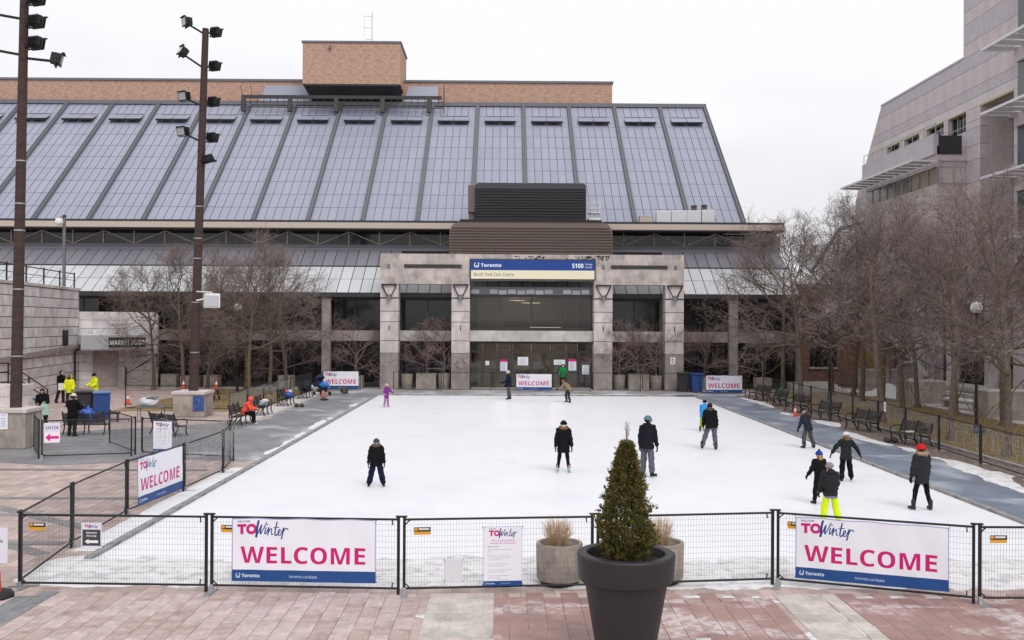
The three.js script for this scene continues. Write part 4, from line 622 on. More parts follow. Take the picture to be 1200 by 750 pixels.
// ---------------------------------------------------------------- right: stone office building
{
  const O = thing('stone_office_building', 'tall banded stone office building at the right edge', 'building', [0, 0, 0]);
  const X = 32, zend = (y) => y <= 16 ? -90.6 : -90.6 + (y - 16) / 7.3 * 6.1;
  const open = [[-83.2, -80.5, 18.7, 19.6], [-79.6, -76.7, 18.7, 19.6], [-75.4, -72.4, 18.7, 19.6], [-71.7, -68.9, 18.2, 19.6], [-66.8, -62.4, 7, 19.6]];
  const ys = [0, 1.5, 4.5, 7, 8.5, 9.5, 11, 12, 13.5, 14.5, 16, 17, 18.2, 18.7, 19.6, 20.25, 21.0, 22.35, 23.3, 24.2, 25.6, 26.5, 27.9, 28.8, 30.2, 31.1, 32.5, 33.4, 34.8, 35.7];
  const kind = (i) => [0, 1, 0, 1, 0, 1, 0, 1, 0, 1, 0, 1, 0, 0, 2, 1, 0, 1, 0, 1, 0, 1, 0, 1, 0, 1, 0, 1, 0, 1][i];
  mesh('core', [bx(X + 2.4, X + 14, 0, 15.9, -90.4, -30), bx(X + 2.4, X + 14, 15.9, 23.2, -84, -30), bx(X + 0.6, X + 2.4, 0, 19.8, -67.2, -66.82), bx(X + 0.6, X + 2.4, 0, 19.8, -62.38, -62), bx(X + 0.6, X + 2.4, 19.7, 19.9, -66.8, -62.4), bx(X + 0.55, X + 2.4, 0, 15.9, -90.4, -90), bx(X + 0.3, X + 2.4, 23.0, 23.25, -84.2, -30), bx(X + 0.5, X + 14, 23.2, 35, -69.2, -30)], M.stone[0], O);
  for (let i = 0; i < ys.length - 1; i++) {
    const y0 = ys[i], y1 = ys[i + 1], tall = y0 >= 23.3, ze0 = tall ? -69.3 : zend(y0), ze1 = tall ? -69.3 : zend(y1);
    const cut = open.filter((o) => o[2] < y1 - 0.01 && o[3] > y0 + 0.01).sort((a, b) => a[0] - b[0]);
    let z = null; const segs = []; let cur = null;
    for (const o of cut) { segs.push([cur, o[0]]); cur = o[1]; } segs.push([cur, -30]);
    for (const [a, b] of segs) {
      const s = new THREE.Shape(), a0 = a ?? ze0, a1 = a ?? ze1, j = 0.012; s.moveTo(-b, y0 + j); s.lineTo(-b, y1 - j); s.lineTo(-a1, y1 - j); s.lineTo(-a0, y0 + j);
      const g = clean(new THREE.ExtrudeGeometry(s, { depth: 0.6, bevelEnabled: false })); g.rotateY(Math.PI / 2); g.translate(X, 0, 0); mesh('stone_course', g, M.stone[kind(i)], O);
    }
  }
  mesh('parapet', [bx(X - 0.05, X + 0.6, 23.3, 23.45, -84.5, -69.35)], M.stone[1], O);
  for (const [a, b, y0, y1] of open.slice(0, 4)) {
    const w = mesh('window', [bx(X + 0.42, X + 0.5, y0, y1, a, b)], M.glassDark, O), n = 3;
    mesh('lintel', [bx(X - 0.02, X + 0.4, y1 - 0.06, y1 + 0.02, a, b)], std(rgb(0.42, 0.42, 0.24), 0.7), w);
    for (let k = 0; k <= n; k++) mesh('window_bar', [box(0.06, y1 - y0, 0.08, X + 0.3, (y0 + y1) / 2, mix(a + 0.05, b - 0.05, k / n))], M.galv, w);
    mesh('guard_rail', [rod(V(X + 0.05, y0 + 0.35, a), V(X + 0.05, y0 + 0.35, b), 0.035)], M.galv, w);
  }
  { const w = mesh('recess_back', [bx(X + 2.2, X + 2.3, 7, 19.6, -66.8, -62.4), bx(X + 0.6, X + 2.2, 6.9, 7, -66.8, -62.4)], M.stone[1], O);
    for (let k = 0; k < 3; k++) { mesh('recess_window', [bx(X + 2.0, X + 2.1, 7.6 + k * 4, 10.6 + k * 4, -66.4, -62.8)], M.glassDark, w); mesh('recess_spandrel', [bx(X + 1.9, X + 2.15, 10.62 + k * 4, 11.5 + k * 4, -66.79, -62.41)], M.stone[0], w); }
    mesh('recess_lintel', [bx(X - 0.02, X + 0.5, 19.5, 19.62, -66.8, -62.4)], std(rgb(0.42, 0.42, 0.24), 0.7), w); }
  const shade = (x0, z0, z1, y, depth, drop) => {       // slatted metal sunshade standing out from the wall
    const s = mesh('sunshade', [beam(V(x0 - depth, y - drop, z0), V(x0 - depth, y - drop, z1), 0.08, 0.16), beam(V(x0, y, z0), V(x0, y, z1), 0.06, 0.1), beam(V(x0, y, z0), V(x0 - depth, y - drop, z0), 0.06, 0.12), beam(V(x0, y, z1), V(x0 - depth, y - drop, z1), 0.06, 0.12)], M.white, O);
    const n = Math.round((z0 - z1) / 1.3); for (let k = 0; k < n; k++) { const z = mix(z0, z1, (k + 0.5) / n); mesh('sunshade_slat', [beam(V(x0, y - 0.02, z), V(x0 - depth, y - drop - 0.02, z), (z0 - z1) / n - 0.35, 0.04)], M.white, s); }
  };
  // lower projecting bay
  const b0 = -68.9, b1 = -82.7, BX = 30;
  const bay = mesh('bay', [bx(BX, X - 0.01, 9, 14.55, b1, b0), bx(BX, X - 0.01, 15.75, 17.2, b1, b0)], M.stone[0], O);
  mesh('bay_core', [bx(BX + 0.2, X - 0.02, 14.55, 15.75, b1 + 0.1, b0 - 0.1)], M.stone[2], bay);
  for (let k = 0; k < 9; k++) { const z = mix(b0, b1, (k + 0.5) / 9); mesh('bay_window', [box(0.05, 1.1, 1.4, BX + 0.12, 15.15, z)], k < 3 ? std(rgb(0.33, 0.25, 0.17), 0.3) : std(rgb(0.10, 0.105, 0.10), 0.15), bay); mesh('bay_mullion', [box(0.14, 1.2, 0.08, BX + 0.08, 15.15, mix(b0, b1, k / 9) - 0.06)], M.galv, bay); }
  mesh('bay_parapet', [bx(BX - 0.25, BX + 0.1, 16.6, 18.0, b1, b0)], M.stone[1], bay);
  mesh('bay_louvre', [bx(BX + 0.1, X - 0.3, 16.6, 17.9, b0, b0 + 0.06)], M.frame, bay);
  { const g = []; for (const y of [16.1, 14.55]) g.push(rod(V(BX, y, b0 + 0.15), V(X, y, b0 + 0.15), 0.04)); for (const x of [BX + 0.1, BX + 1.1]) g.push(rod(V(x, 14.5, b0 + 0.15), V(x, 16.2, b0 + 0.15), 0.04)); for (let k = 0; k <= 7; k++) g.push(rod(V(BX - 0.1, 18, mix(b0, b1, k / 7)), V(BX - 0.1, 18.75, mix(b0, b1, k / 7)), 0.03)); g.push(rod(V(BX - 0.1, 18.75, b0), V(BX - 0.1, 18.75, b1), 0.03)); mesh('guard_rails', g, M.galv, bay); }
  shade(BX - 0.26, b0 + 0.1, b1 - 0.8, 16.1, 1.5, -0.05);
  mesh('steel_struts', [beam(V(BX + 0.5, 13.4, -83), V(BX - 1.0, 13.0, -86), 0.25, 0.25), beam(V(BX - 1.0, 13.0, -86), V(BX - 3.5, 9.2, -86), 0.25, 0.25), beam(V(BX + 0.4, 12.6, -83), V(BX - 2.8, 8.6, -85), 0.22, 0.22), beam(V(BX - 1, 13, -86), V(BX - 2, 9, -84), 0.2, 0.2)], std(rgb(0.05, 0.08, 0.10), 0.5), O);
  // near bay with sunshades
  const nb = [mesh('near_bay', [bx(X - 0.5, X + 0.6, 0, 5, -61.4, -30)], M.stone[2], O)][0];
  for (let k = 0; k < 7; k++) { const y = 5 + k * 4.0; mesh('bay_spandrel', [bx(X - 0.5, X + 0.5, y, y + 1.5, -61.4, -30)], M.stone[k & 1 ? 0 : 2], nb); for (let i = 0; i < 6; i++) mesh('bay_glass', [bx(X - 0.3, X - 0.25, y + 1.52, y + 3.98, -61.35 + i * 3, -58.45 + i * 3)], std(rgb(0.07, 0.095, 0.095), 0.08), nb); mesh('bay_end', [bx(X - 0.29, X + 0.5, y + 1.5, y + 4, -61.4, -61.36)], M.stone[2], nb); if (k > 0) shade(X - 0.5, -40, -61.9, y + 0.85, 1.8, -0.05); }
  // ground floor colonnade
  for (let k = 0; k < 6; k++) mesh('round_column', [cyl(0.45, 0.45, 6.5, 30.6, 0, -46 - k * 5.4, 18)], M.concrete, O);
  for (let k = 0; k < 10; k++) mesh('ground_glass', [bx(X - 0.14, X - 0.1, 0.6, 6.2, -72 + k * 3.6, -68.5 + k * 3.6)], M.glassDark, O);
}
{ // brick block at the far right corner
  const K = thing('brick_block', 'red brick block with a dark window behind the right hand trees', 'building', [26.4, 0, -84]);
  mesh('brick_wall', [bx(-3.6, 4.2, 0, 7.6, -6, 6)], M.redBrick, K); mesh('roof_edge', [bx(-3.7, 4.3, 7.6, 7.9, -6.1, 6.1)], M.frame, K);
  const w = mesh('window', [bx(-2.4, -0.3, 1.4, 4.0, 6.005, 6.06)], M.glassDark, K); mesh('sill', [bx(-2.5, -0.2, 1.25, 1.4, 6.005, 6.15)], M.concrete, w); mesh('window_frame', [bx(-1.4, -1.32, 1.4, 4.0, 6.065, 6.1)], M.frame, w);
}
{ // terraces, steps, seat walls on the right
  const T = thing('terrace_steps', 'wide dark concrete steps in front of the stone building', 'steps', [0, 0, 0]);
  for (let k = 0; k < 5; k++) mesh('step', [bx(27.4 + k * 0.5, 31.4, 0.16 * k, 0.16 * k + 0.155, -74, -44)], k & 1 ? M.concreteBlock : M.pathConcrete, T);
  const cube = (label, x, z, w, h, d) => { const o = thing('seat_wall', label, 'concrete block', [x, 0, z]); mesh('block', [rbox(w, h, d, 0.03, 0, h / 2, 0)], M.concreteBlock, o); mesh('block_cap', [rbox(w * 0.5, 0.04, d * 0.98, 0.01, 0, h + 0.018, 0)], M.concrete, o); o.children[1].scale.x = 1.9; return o; };
  cube('weathered concrete block beside the snow pile, further of the two large blocks', 25.5, -60.8, 2.2, 1.3, 2.0);
  cube('large weathered concrete block nearest the right edge', 25.3, -50.2, 2.4, 1.42, 1.6);
  cube('long low concrete wall behind the further concrete block', 27.3, -71.5, 3.4, 1.5, 0.8);
  const st = thing('path_steps', 'pale steps beyond the left of the snow pile', 'steps', [22.4, 0, -70.6]); for (let k = 0; k < 4; k++) mesh('step', [bx(-1.6, 1.8, 0.13 * k, 0.13 * k + 0.125, -3, -0.7 * k)], M.pathConcrete, st);
  const tb = thing('timber_screen', 'golden timber slat screen behind the right hand trees', 'screen', [27.2, 0, -73.2]); for (let k = 0; k < 8; k++) mesh('slat', [rbox(2.6, 0.12, 0.06, 0.01, 0, 1.5 + k * 0.17, 0)], std(rgb(0.30, 0.19, 0.06), 0.7), tb); for (const x of [-1.2, 1.2]) mesh('post', [bx(x - 0.05, x + 0.05, 0, 2.9, -0.1, -0.035)], M.frame, tb);
  const ramp = thing('stair_rail', 'pale sloping stair handrail beside the timber screen', 'handrail', [28.6, 0, -70]); mesh('string', [beam(V(-1.6, 4.2, 0), V(1.2, 1.2, 0), 0.2, 0.32)], M.offWhite, ramp); mesh('rail', [beam(V(-1.6, 4.9, 0), V(1.2, 1.9, 0), 0.07, 0.07), rod(V(-1.5, 4.1, 0), V(-1.5, 4.8, 0), 0.03), rod(V(1.1, 0, 0), V(1.1, 2.0, 0), 0.05)], M.steelGrey, ramp); mesh('prop', [rod(V(-1.4, 0, 0), V(-1.4, 4.1, 0), 0.08)], M.steelGrey, ramp);
  const bench = (label, x, z, len) => { const o = thing('slab_bench', label, 'bench', [x, 0, z], 0.12); mesh('seat', [rbox(0.6, 0.12, len, 0.02, 0, 0.42, 0)], M.darkStone, o); for (const s of [-1, 1]) mesh('leg', [bx(-0.2, 0.2, 0, 0.36, s * (len / 2 - 0.5) - 0.12, s * (len / 2 - 0.5) + 0.12)], M.concreteBlock, o); mesh('snow_cover', [blob(0.3, 0, 0.5, 0, 0.95, 0.42, len * 1.45, 18, 5)], M.snow, o); };
  bench('snow covered bench between the two large concrete blocks', 25.8, -56, 4.0); bench('snow covered bench right of the nearer large concrete block', 27.2, -47, 3.5);
}

// ---------------------------------------------------------------- floodlight poles
function floodlight(parent, a, b, tilt, turn) {      // arm from a to b, lamp at b
  const g = new THREE.Group(); g.name = 'floodlight'; parent.add(g);
  mesh('arm', [rod(a, b, 0.05, 8)], M.steelBlack, g);
  const L = new THREE.Group(); L.name = 'lamp_head'; L.position.copy(b); L.rotation.set(tilt, turn, 0, 'YXZ'); g.add(L);
  const parts = [rbox(0.62, 0.5, 0.3, 0.04, 0, 0.12, 0.05), box(0.68, 0.56, 0.05, 0, 0.12, 0.22), box(0.7, 0.03, 0.12, 0, 0.42, 0.28)]; for (let k = 0; k < 6; k++) parts.push(box(0.02, 0.46, 0.14, -0.25 + k * 0.1, 0.12, -0.16)); parts.push(box(0.04, 0.4, 0.06, -0.36, 0, 0.02), box(0.04, 0.4, 0.06, 0.36, 0, 0.02), box(0.76, 0.05, 0.07, 0, -0.2, 0.02));
  const h = mesh('housing', parts, M.steelBlack, L); h.name = 'lamp_housing';
  mesh('lamp_glass', [box(0.56, 0.44, 0.012, 0, 0.12, 0.252)], std(rgb(0.45, 0.46, 0.48), 0.1), L);
  // keep the tree two levels deep: hand the pieces up to the floodlight
  L.scale.setScalar(0.8); L.updateMatrix(); for (const c of [...L.children]) { c.applyMatrix4(L.matrix); g.add(c); } g.remove(L);
  return g;
}
function floodPole(label, [x, z], lean, H, r0, r1, list, bw, bh) {
  const o = thing('floodlight_pole', label, 'light pole', [x, 0, z]), tip = V(lean[0], H, lean[1]);
  mesh('pole', [rod(V(0, bh - 0.05, 0), tip, r0, 14, r1)], M.rust, o);
  const at = (y) => V(0, bh, 0).lerp(tip, (y - bh) / (H - bh));
  for (const y of [bh + 1.9, bh + 4.4, bh + 6.6, bh + 7.6, bh + 9.2]) { const p = at(y), rr = mix(r0, r1, (y - bh) / (H - bh)); mesh('pole_strap', [cyl(rr + 0.012, rr + 0.012, 0.05, p.x, p.y, p.z, 14)], M.galv, o); }
  for (const [y, dx, dz, dy, tilt, turn] of list) { const p = at(y); floodlight(o, p, p.clone().add(V(dx, dy, dz)), tilt, turn); }
  mesh('base_block', [rbox(bw, bh - 0.14, bw, 0.03, 0, (bh - 0.14) / 2, 0)], M.concreteBlock, o); mesh('base_cap', [rbox(bw + 0.12, 0.16, bw + 0.12, 0.03, 0, bh - 0.07, 0)], M.concrete, o); mesh('base_joint', [box(bw + 0.006, 0.02, bw + 0.006, 0, bh * 0.5, 0)], M.darkStone, o);
  return o;
}
{
  const R = 0.5;
  floodPole('rusty brown floodlight pole at the left edge', [-18.25, -37.4], [0.25, 0], 19.3, 0.215, 0.15, [
    [16.6, 0.6, 0.35, 0.0, 0.2, 2.8], [15.75, 0.6, 0.35, 0.0, 0.2, 2.8], [14.95, 0.6, 0.35, 0.0, 0.2, 2.8], [14.55, 1.35, 0.3, -0.2, 0.2, 1.9], [14.65, -1.6, 0.2, 0.25, 0.4, -0.3], [16.0, -1.4, 0.2, 0.2, 0.4, -0.3], [17.6, 0.6, 0.35, 0, 0.2, 2.8], [18.5, 0.6, 0.35, 0, 0.2, 2.8]], 1.35, 1.46);
  floodPole('rusty brown floodlight pole beside the left benches', [-15.55, -50], [0.5, 0], 19.4, 0.24, 0.16, [
    [19.2, 0.45, -0.1, 0, 0.25, 2.75], [17.5, 0.45, -0.1, 0, 0.25, 2.75], [15.7, 0.45, -0.1, 0, 0.25, 2.75], [13.9, 0.45, -0.1, 0, 0.25, 2.75], [12.9, 0.35, 0.3, -0.1, 1.1, 2.4],
    [19.1, -0.8, 0.3, 0.45, 0.1, -0.9], [17.4, -1.0, 0.3, 0.65, -0.5, -0.9], [15.5, -0.8, 0.3, 0.35, 0.2, -0.5], [13.7, -0.8, 0.3, 0.4, 0.2, -0.5]], 1.55, 1.25);
  // the white horn loudspeaker box on the second pole
  const sp = thing('loudspeaker', 'white loudspeaker box strapped to the second floodlight pole', 'loudspeaker', [-14.55, 5.75, -49.6], 0.5); mesh('cabinet', [rbox(0.72, 0.72, 0.6, 0.05)], M.white, sp); mesh('grille', [rbox(0.6, 0.56, 0.05, 0.02, -0.02, -0.02, 0.31)], std(rgb(0.5, 0.5, 0.52), 0.7), sp); mesh('bracket', [rod(V(-0.72, 0, -0.1), V(-0.3, 0.1, 0), 0.04), rod(V(-0.72, 0.45, -0.1), V(0, 0.42, 0), 0.03), rod(V(0, 0.36, 0), V(0, 0.45, 0), 0.03)], M.white, sp);
}
function lampPost(label, [x, z], H) {
  const o = thing('street_lamp', label, 'street lamp', [x, 0, z], 0, 'globe street lamps');
  mesh('lamp_pole', [cyl(0.07, 0.05, H - 0.3, 0, 0, 0, 10), cyl(0.13, 0.08, 0.5, 0, 0, 0, 10)], M.steelBlack, o); mesh('lamp_collar', [cyl(0.1, 0.14, 0.12, 0, H - 0.34, 0, 10)], M.steelBlack, o);
  mesh('globe', [ball(0.26, 0, H - 0.02, 0, 1, 1, 1, 16)], std(rgb(0.78, 0.78, 0.76), 0.25), o); return o;
}
lampPost('black globe lamp post on the right lawn, nearest one', [20.44, -42.95], 5.5); lampPost('black globe lamp post among the far right trees', [20.1, -61.4], 5.5); lampPost('black globe lamp post beside the second floodlight pole', [-17.78, -66.55], 5.7);
{ const o = thing('terrace_lamp', 'dark lamp post with a white camera dome above the left terrace wall', 'lamp post', [-29.1, 7.0, -66]); mesh('pole', [cyl(0.11, 0.1, 4.6, 0, 0, 0, 10)], M.steelGrey, o); mesh('lamp_arm', [rod(V(0, 4.55, 0), V(-0.15, 4.55, 0.3), 0.04)], M.steelGrey, o); mesh('dome', [ball(0.26, -0.18, 4.2, 0.36, 1, 0.9, 1, 12), cyl(0.26, 0.2, 0.2, -0.18, 4.26, 0.36, 12)], M.white, o); mesh('cap', [cyl(0.13, 0.13, 0.1, 0, 4.6, 0, 10)], M.steelBlack, o); }

// ---------------------------------------------------------------- bare trees
function treeGeo(seed, H, o = {}) {
  const r = rng(seed), wood = [], mid = [], tw = [];
  const cone3 = (a, b, ra, rb, list, seg) => list.push(rod(a, b, ra, seg, rb, true));
  const tw3 = [];
  function twig(p, d, L, rad, depth) {
    const q = p.clone().addScaledVector(d, L); 
    // slender three-sided spike
    const u = V(d.y, -d.x, 0.01).normalize(), v = d.clone().cross(u); const A = [0, 2.094, 4.189].map((t) => p.clone().addScaledVector(u, Math.cos(t) * rad).addScaledVector(v, Math.sin(t) * rad));
    for (let k = 0; k < 3; k++) tw3.push(A[k].x, A[k].y, A[k].z, A[(k + 1) % 3].x, A[(k + 1) % 3].y, A[(k + 1) % 3].z, q.x, q.y, q.z);
    if (depth > 0) for (let k = 0, n = 2 + (r() * 2 | 0); k < n; k++) twig(p.clone().lerp(q, 0.2 + 0.75 * r()), bend(d, 0.6 + 0.7 * r()), L * (0.45 + 0.3 * r()), rad * 0.75, depth - 1);
  }
  function bend(d, a) { const u = V(r() - 0.5, r() - 0.5, r() - 0.5).normalize(), n = u.addScaledVector(d, -u.dot(d)).normalize(); const w = d.clone().multiplyScalar(Math.cos(a)).addScaledVector(n, Math.sin(a)); w.y += 0.02; return w.normalize(); }
  function branch(p, d, L, rad, level) {
    let q = p.clone(), dir = d.clone(), n = level === 0 ? 7 : 4, seg = level < 1 ? 8 : level < 2 ? 6 : 4, pts = [[q.clone(), rad]];
    for (let k = 0; k < n; k++) { dir = bend(dir, level === 0 ? 0.05 : 0.16 + 0.16 * r()); const e = q.clone().addScaledVector(dir, L / n), r0 = mix(rad, rad * 0.35, k / n), r1 = mix(rad, rad * 0.35, (k + 1) / n); cone3(q, e, r0, r1, level < 2 ? wood : mid, seg); q = e; pts.push([q.clone(), r1, dir.clone()]); }
    const pick = (t) => { const f = t * n, i = Math.min(n - 1, Math.floor(f)); return [pts[i][0].clone().lerp(pts[i + 1][0], f - i), pts[i + 1][2], mix(pts[i][1], pts[i + 1][1], f - i)]; };
    if (level === 0) { const m = o.limbs ?? 11; for (let k = 0; k < m; k++) { const t = mix(o.clear ?? 0.44, 1, k / (m - 1)), [b, dd, rr] = pick(Math.min(0.999, t)), az = k * 2.4 + r(), el = mix(0.22, 1.05, k / m) + 0.2 * r(); branch(b, V(Math.cos(az) * Math.cos(el), Math.sin(el), Math.sin(az) * Math.cos(el)), H * (o.reach ?? 1) * mix(0.46, 0.29, k / m) * (0.85 + 0.3 * r()), Math.max(0.03, rr * 0.6), 1); } }
    else if (level < 3) { const m = level === 1 ? 7 : 5; for (let k = 0; k < m; k++) { const [b, dd, rr] = pick(Math.min(0.999, mix(0.22, 1, (k + r() * 0.6) / m))); branch(b, bend(dd, 0.5 + 0.35 * r()), L * mix(0.62, 0.38, k / m) * (0.8 + 0.4 * r()), Math.max(0.010, rr * 0.66), level + 1); } }
    if (level >= 2) { const m = Math.round((level === 2 ? 4 : 5) * (o.tn ?? 0.8)); for (let k = 0; k < m; k++) { const [b, dd] = pick(Math.min(0.999, mix(0.15, 1, (k + r()) / m))); twig(b, bend(dd, 0.5 + 0.8 * r()), (0.32 + 0.45 * r()) * (o.tw ?? 1), o.tr ?? 0.0078, level === 3 ? 1 : 1); } }
  }
  branch(V(0, -0.05, 0), V(0.02 * (r() - 0.5), 1, 0.02 * (r() - 0.5)), H * (o.trunk ?? 0.76), o.rad ?? 0.15, 0);
  const fl = [cyl((o.rad ?? 0.17) * 1.5, (o.rad ?? 0.17) * 0.98, 0.35, 0, -0.05, 0, 10, true)];
  const tg = new THREE.BufferGeometry(); tg.setAttribute('position', new THREE.Float32BufferAttribute(tw3, 3)); tg.computeVertexNormals();
  return { trunk: uvBox(join([...wood, ...fl])), branches: uvBox(join(mid)), twigs: tg };
}
for (const [x, z, y, w, h, m, l] of [[-18.35, -36.69, 0.72, 0.3, 0.62, P.paper, 'small white notice taped to the concrete base of the left pole'], [-15.05, -49.19, 0.3, 0.55, 0.75, null, 'dark blue poster on the base of the second floodlight pole']]) { const o = thing('taped_notice', l, 'notice', [x, y, z]); boardParts(o, w, h, m ?? print(canvasTex(128, 176, (c) => { c.fillStyle = '#2b4a86'; c.fillRect(0, 0, 128, 176); c.fillStyle = '#c9d4ea'; for (let i = 0; i < 40; i++) c.fillRect(hash2(i, 1, 3) * 122, hash2(i, 2, 5) * 170, 4, 4); }))); }
const TG = [treeGeo(11, 9.6), treeGeo(23, 9.9), treeGeo(37, 9.3, { limbs: 12 }), treeGeo(51, 9.8, { limbs: 10 })];
function tree(name, label, [x, z], k, turn, s, group, tm = M.twig) {
  const o = thing(name, label, 'tree', [x, 0, z], turn, group); o.scale.setScalar(s);
  mesh('trunk', TG[k].trunk, M.bark, o, true); mesh('branches', TG[k].branches, M.branch, o, true); const t = mesh('crown_twigs', TG[k].twigs, tm, o, true); t.userData.kind = 'stuff'; return o;
}
const RT = [[17.87, -35.24, 'on the right lawn nearest the front'], [18.14, -40.38, 'on the right lawn, second from the front beside the fence'], [18.1, -47.5, 'behind the right benches midway along the fence'], [17.9, -59.96, 'at the far end of the right fence'], [18.84, -67.24, 'with a green bag at its foot near the far right banner'], [21.74, -65.84, 'in front of the brick block, left of two'], [22.91, -65.14, 'in front of the brick block, right of two'], [21.92, -60.83, 'before the pale steps'], [22.95, -60.23, 'left of the snow pile'], [21.39, -53.26, 'left of the further concrete block'], [23.33, -56.02, 'in front of the further concrete block'], [23.17, -50.91, 'between the two large concrete blocks'], [23.11, -45.89, 'left of the nearer large concrete block'], [22.9, -39.5, 'at the right edge behind the front lawn tree'], [24.5, -34, 'outermost at the right edge of the picture']];
const rt = rng(5);
RT.forEach(([x, z, l], i) => tree('bare_tree', 'bare tree ' + l, [x, z], (i * 3 + 1) % 4, rt() * 6.28, [0.80, 0.86, 0.95, 1, 1, 1, 1, 1, 1, 0.95, 0.95, 0.9, 0.88, 0.8, 0.74][i] * (1.08 + 0.08 * rt()), 'bare trees right of the rink', [M.twig, M.twigRed, M.twigGrey][i % 3]));
const LT = [[-24.09, -68.68, 'in front of the concrete stair'], [-21.03, -65.54, 'left of the second floodlight pole'], [-20.48, -68.92, 'right behind the second floodlight pole'], [-15.5, -60.72, 'on the left lawn nearest the benches'], [-18.0, -69.6, 'on the left lawn beside the facade'], [-15.11, -64.35, 'on the left lawn, middle of the bench row'], [-14.71, -67.58, 'on the left lawn, farthest in the bench row']];
LT.forEach(([x, z, l], i) => tree('bare_tree', 'bare tree ' + l, [x, z], (i + 2) % 4, rt() * 6.28, 0.86 + 0.08 * rt(), 'bare trees left of the rink', M.twig));
// multi-stemmed shrubs and planters along the facade
const SG = [treeGeo(71, 4.2, { trunk: 0.5, rad: 0.05, clear: 0.25, limbs: 8, reach: 1.4, tw: 0.55, tr: 0.005, tn: 0.5 }), treeGeo(83, 4.4, { trunk: 0.45, rad: 0.05, clear: 0.2, limbs: 8, reach: 1.4, tw: 0.55, tr: 0.005, tn: 0.5 })];
function facadePlanter(label, x, z, w, h, shrub, round) {
  const o = thing('concrete_planter', label, 'planter', [x, 0, z], 0, 'facade planters');
  mesh('tub', round ? [lathe([[0.01, 0], [w / 2 - 0.06, 0], [w / 2, h], [w / 2 - 0.1, h], [w / 2 - 0.12, h - 0.12], [0.01, h - 0.12]], 18)] : [bx(-w / 2, w / 2, 0, h - 0.12, -0.5, 0.5), bx(-w / 2, w / 2, h - 0.12, h, 0.42, 0.5), bx(-w / 2, w / 2, h - 0.12, h, -0.5, -0.42), bx(-w / 2, -w / 2 + 0.08, h - 0.12, h, -0.42, 0.42), bx(w / 2 - 0.08, w / 2, h - 0.12, h, -0.42, 0.42)], M.planterConcrete, o);
  mesh('withered_plants', [ball(0.4, 0, h - 0.12, 0, w * 0.95, 0.45, 0.85, 9)], M.soil, o);
  if (shrub >= 0) { const s = thing('bare_shrub', 'bare twiggy shrub growing in the ' + label.replace(/^.*?(planter)/, '$1'), 'shrub', [x, h - 0.15, z], x, 'facade shrubs'); mesh('stems', SG[shrub].trunk, M.twigRed, s, true); mesh('branches', SG[shrub].branches, M.twigRed, s, true); const t = mesh('twigs', SG[shrub].twigs, M.twigRed, s, true); t.userData.kind = 'stuff'; }
}
const zf = -71.3;
facadePlanter('round planter nearest the left portico column', -6.95, zf, 0.9, 1.05, -1, true); facadePlanter('long planter in the left portico bay', -5.55, zf, 1.4, 1.1, 0); facadePlanter('round planter left of the second portico column', -4.3, zf, 0.9, 1.1, 1, true);
facadePlanter('round planter right of the third portico column', 8.25, zf, 0.9, 1.05, 1, true); facadePlanter('long planter in the right portico bay', 9.6, zf, 1.45, 1.1, 0); facadePlanter('round planter left of the right portico column', 10.9, zf, 0.95, 1.0, 1, true);
facadePlanter('square planter beside the concrete stair', -23.9, -71.6, 1.1, 0.95, -1); facadePlanter('long planter at the foot of the left wing', -22.4, -71.6, 1.3, 0.85, 0); facadePlanter('small planter behind the second floodlight pole', -20.9, -71.6, 1.0, 0.9, 1);
facadePlanter('planter left of the left wing pilaster', -15.6, -71.6, 1.0, 0.9, 0); facadePlanter('planter right of the left wing pilaster', -10.6, -71.5, 1.0, 0.9, 1); facadePlanter('planter in the right wing', 14.4, -71.5, 1.1, 0.9, 0); facadePlanter('planter at the right end of the right wing', 18.6, -71.5, 1.1, 0.9, 1);

// ---------------------------------------------------------------- benches
function bench(label, [x, z], turn) {        // seat faces local +z, length along x
  const o = thing('park_bench', label, 'bench', [x, 0, z], turn, 'black park benches'), L = 1.8;
  for (let k = 0; k < 6; k++) mesh('seat_slat', [rbox(L, 0.03, 0.065, 0.008, 0, 0.44 - 0.012 * Math.abs(k - 2.5), -0.2 + k * 0.078)], M.benchSlat, o);
  for (let s = 0; s < 3; s++) { const x0 = -L / 2 + s * L / 3 + 0.02, w = L / 3 - 0.04; const b = mesh('backrest', [0, 1, 2, 3, 4, 5].map((k) => rbox(w, 0.062, 0.025, 0.008, x0 + w / 2, 0.52 + k * 0.07, -0.26 - k * 0.025)), M.benchSlat, o); }
  for (const s of [-1, 0, 1]) { const xx = s * (L / 2 - 0.06);
    mesh('leg', [tube([V(xx, 0.02, 0.28), V(xx, 0.2, 0.2), V(xx, 0.4, 0.22)], 0.03, 8, 6), tube([V(xx, 0.02, -0.36), V(xx, 0.22, -0.22), V(xx, 0.42, -0.2), V(xx, 0.7, -0.3), V(xx, 0.96, -0.4)], 0.03, 12, 6), rod(V(xx, 0.4, -0.22), V(xx, 0.4, 0.24), 0.022)], M.steelBlack, o);
    if (s) mesh('armrest', [tube([V(xx, 0.68, -0.3), V(xx, 0.7, 0.0), V(xx, 0.67, 0.2), V(xx, 0.55, 0.26), V(xx, 0.42, 0.2)], 0.024, 14, 6)], M.steelBlack, o); }
  return o;
}
M.benchSlat = std(rgb(0.035, 0.032, 0.034), 0.55);
const RB = [[16.0, -39.1, 'with pale skate guards lying on its seat'], [15.95, -44.2, 'before the red disc notice'], [15.85, -49.1, 'behind the skater at the kerb'], [15.8, -53.6, 'left of the small cone, on the right side'], [15.85, -57.8, 'near the far end of the right fence'], [15.9, -61.9, 'nearest the far right banner']];
RB.forEach(([x, z, l], i) => bench('black slatted bench ' + l, [x, z], -Math.PI / 2 + [0.32, 0.3, 0.28, 0.2, 0.15, 0.25][i]));
